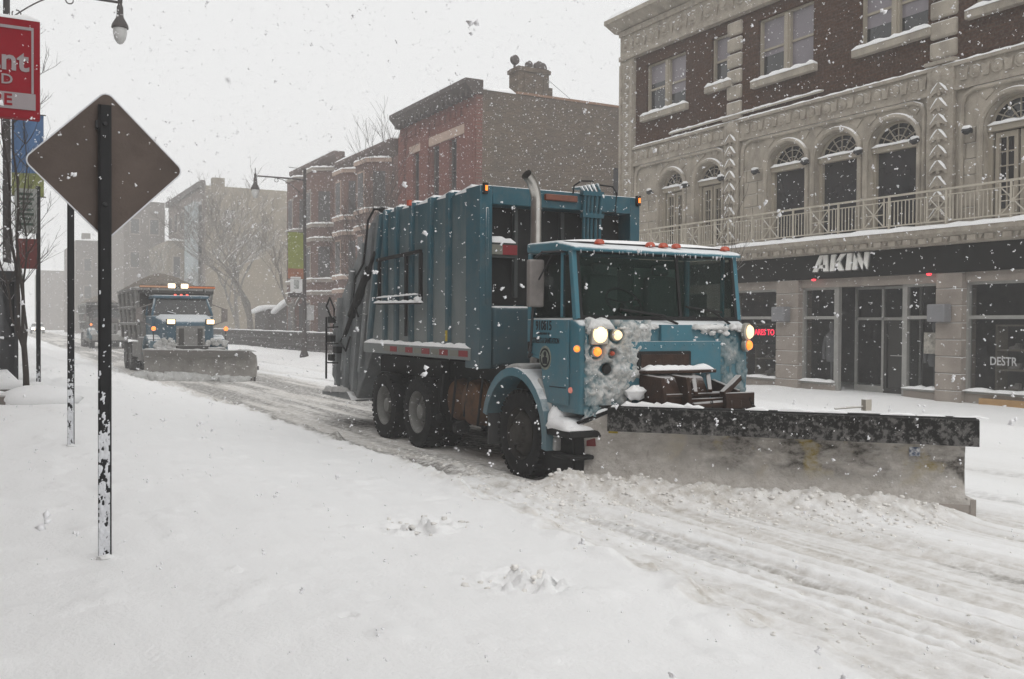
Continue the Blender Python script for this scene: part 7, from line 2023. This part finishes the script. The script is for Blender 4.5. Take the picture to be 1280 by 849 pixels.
pa = np.array(pts_)
zs_ = ground_z(pa[:, 0], pa[:, 1])[0]
for i, (p, z) in enumerate(zip(pts_, zs_)):
    r = p[2]; cl.blob((p[0], p[1], z + r * 0.05), (r * rnd.uniform(0.8, 1.4), r * rnd.uniform(0.8, 1.4), r * rnd.uniform(0.5, 0.9)), i, 6, 4, 0.35)
co2 = cl.build('snow_clods', mat('dusty_snow_clod', (0.80, 0.78, 0.75), 0.9, var=0.15, vscale=3), None, smooth=True, ang=180)
tag(co2, kind='stuff')

# ------------------------------------------------------------------ falling snow
rng = np.random.default_rng(5)
def flakes(n, lo, hi, r0, r1, seed):
    c = rng.uniform(lo, hi, (n, 3))
    return c, r0 + (r1 - r0) * rng.random(n) ** 1.7
sets = [flakes(24000, (-9, 1.2, 0.05), (20, 34, 11), 0.0045, 0.019, 1),
        flakes(16000, (-3, 20, 0.05), (18, 58, 12), 0.006, 0.019, 3),
        flakes(5500, (-2, 2.2, 0.2), (9, 13, 5.5), 0.003, 0.010, 2)]
C = np.concatenate([s[0] for s in sets]); Rr = np.concatenate([s[1] for s in sets])
ok = np.hypot(C[:, 0], np.hypot(C[:, 1], C[:, 2] - CAM_H)) > 0.9
C, Rr = C[ok], Rr[ok]
near = rng.uniform((-0.25, 0.32, 1.55), (0.85, 0.95, 2.2), (16, 3))          # a few flakes drifting close to the lens
C = np.concatenate([C, near]); Rr = np.concatenate([Rr, rng.uniform(0.0012, 0.0032, len(near))])
# each flake is a clump of three crooked crystals
C = np.repeat(C, 3, 0); Rr = np.repeat(Rr, 3)
n = len(C)
C = C + rng.normal(0, 0.55, (n, 3)) * Rr[:, None]
Rr = Rr * rng.uniform(0.35, 0.85, n)
octv = np.array([(1, 0, 0), (-1, 0, 0), (0, 1, 0), (0, -1, 0), (0, 0, 1), (0, 0, -1)], float)
octf = np.array([(0, 2, 4), (2, 1, 4), (1, 3, 4), (3, 0, 4), (2, 0, 5), (1, 2, 5), (3, 1, 5), (0, 3, 5)])
V = octv[None] * (0.45 + 0.9 * rng.random((n, 6, 1))) * Rr[:, None, None]
Q = rng.normal(size=(n, 4)); Q /= np.linalg.norm(Q, axis=1)[:, None]
a_, b2_, c2_, d_ = Q.T
RM = np.stack([np.stack([1 - 2 * (c2_ ** 2 + d_ ** 2), 2 * (b2_ * c2_ - a_ * d_), 2 * (b2_ * d_ + a_ * c2_)], -1),
               np.stack([2 * (b2_ * c2_ + a_ * d_), 1 - 2 * (b2_ ** 2 + d_ ** 2), 2 * (c2_ * d_ - a_ * b2_)], -1),
               np.stack([2 * (b2_ * d_ - a_ * c2_), 2 * (c2_ * d_ + a_ * b2_), 1 - 2 * (b2_ ** 2 + c2_ ** 2)], -1)], 1)
V = np.einsum('nij,nkj->nki', RM, V)
V = (V + C[:, None, :]).reshape(-1, 3)
F = (octf[None] + (np.arange(n) * 6)[:, None, None]).reshape(-1, 3)
me = bpy.data.meshes.new('falling_snow')
me.vertices.add(len(V)); me.vertices.foreach_set('co', V.ravel())
me.loops.add(F.size); me.polygons.add(len(F)); me.loops.foreach_set('vertex_index', F.ravel().astype(np.int32)); me.polygons.foreach_set('loop_start', (np.arange(len(F)) * 3).astype(np.int32))
me.update(calc_edges=True)
fs_o = bpy.data.objects.new('falling_snow', me); COL.objects.link(fs_o)
me.materials.append(mat('snowflake', (0.9, 0.9, 0.92), 0.9, var=0.02, spec=0.1))
tag(fs_o, kind='stuff')

for o in bpy.data.objects:
    if '_w' in o: del o['_w']
    if o.parent is None and o.type == 'MESH' and 'label' not in o and 'kind' not in o:
        print('UNTAGGED', o.name)
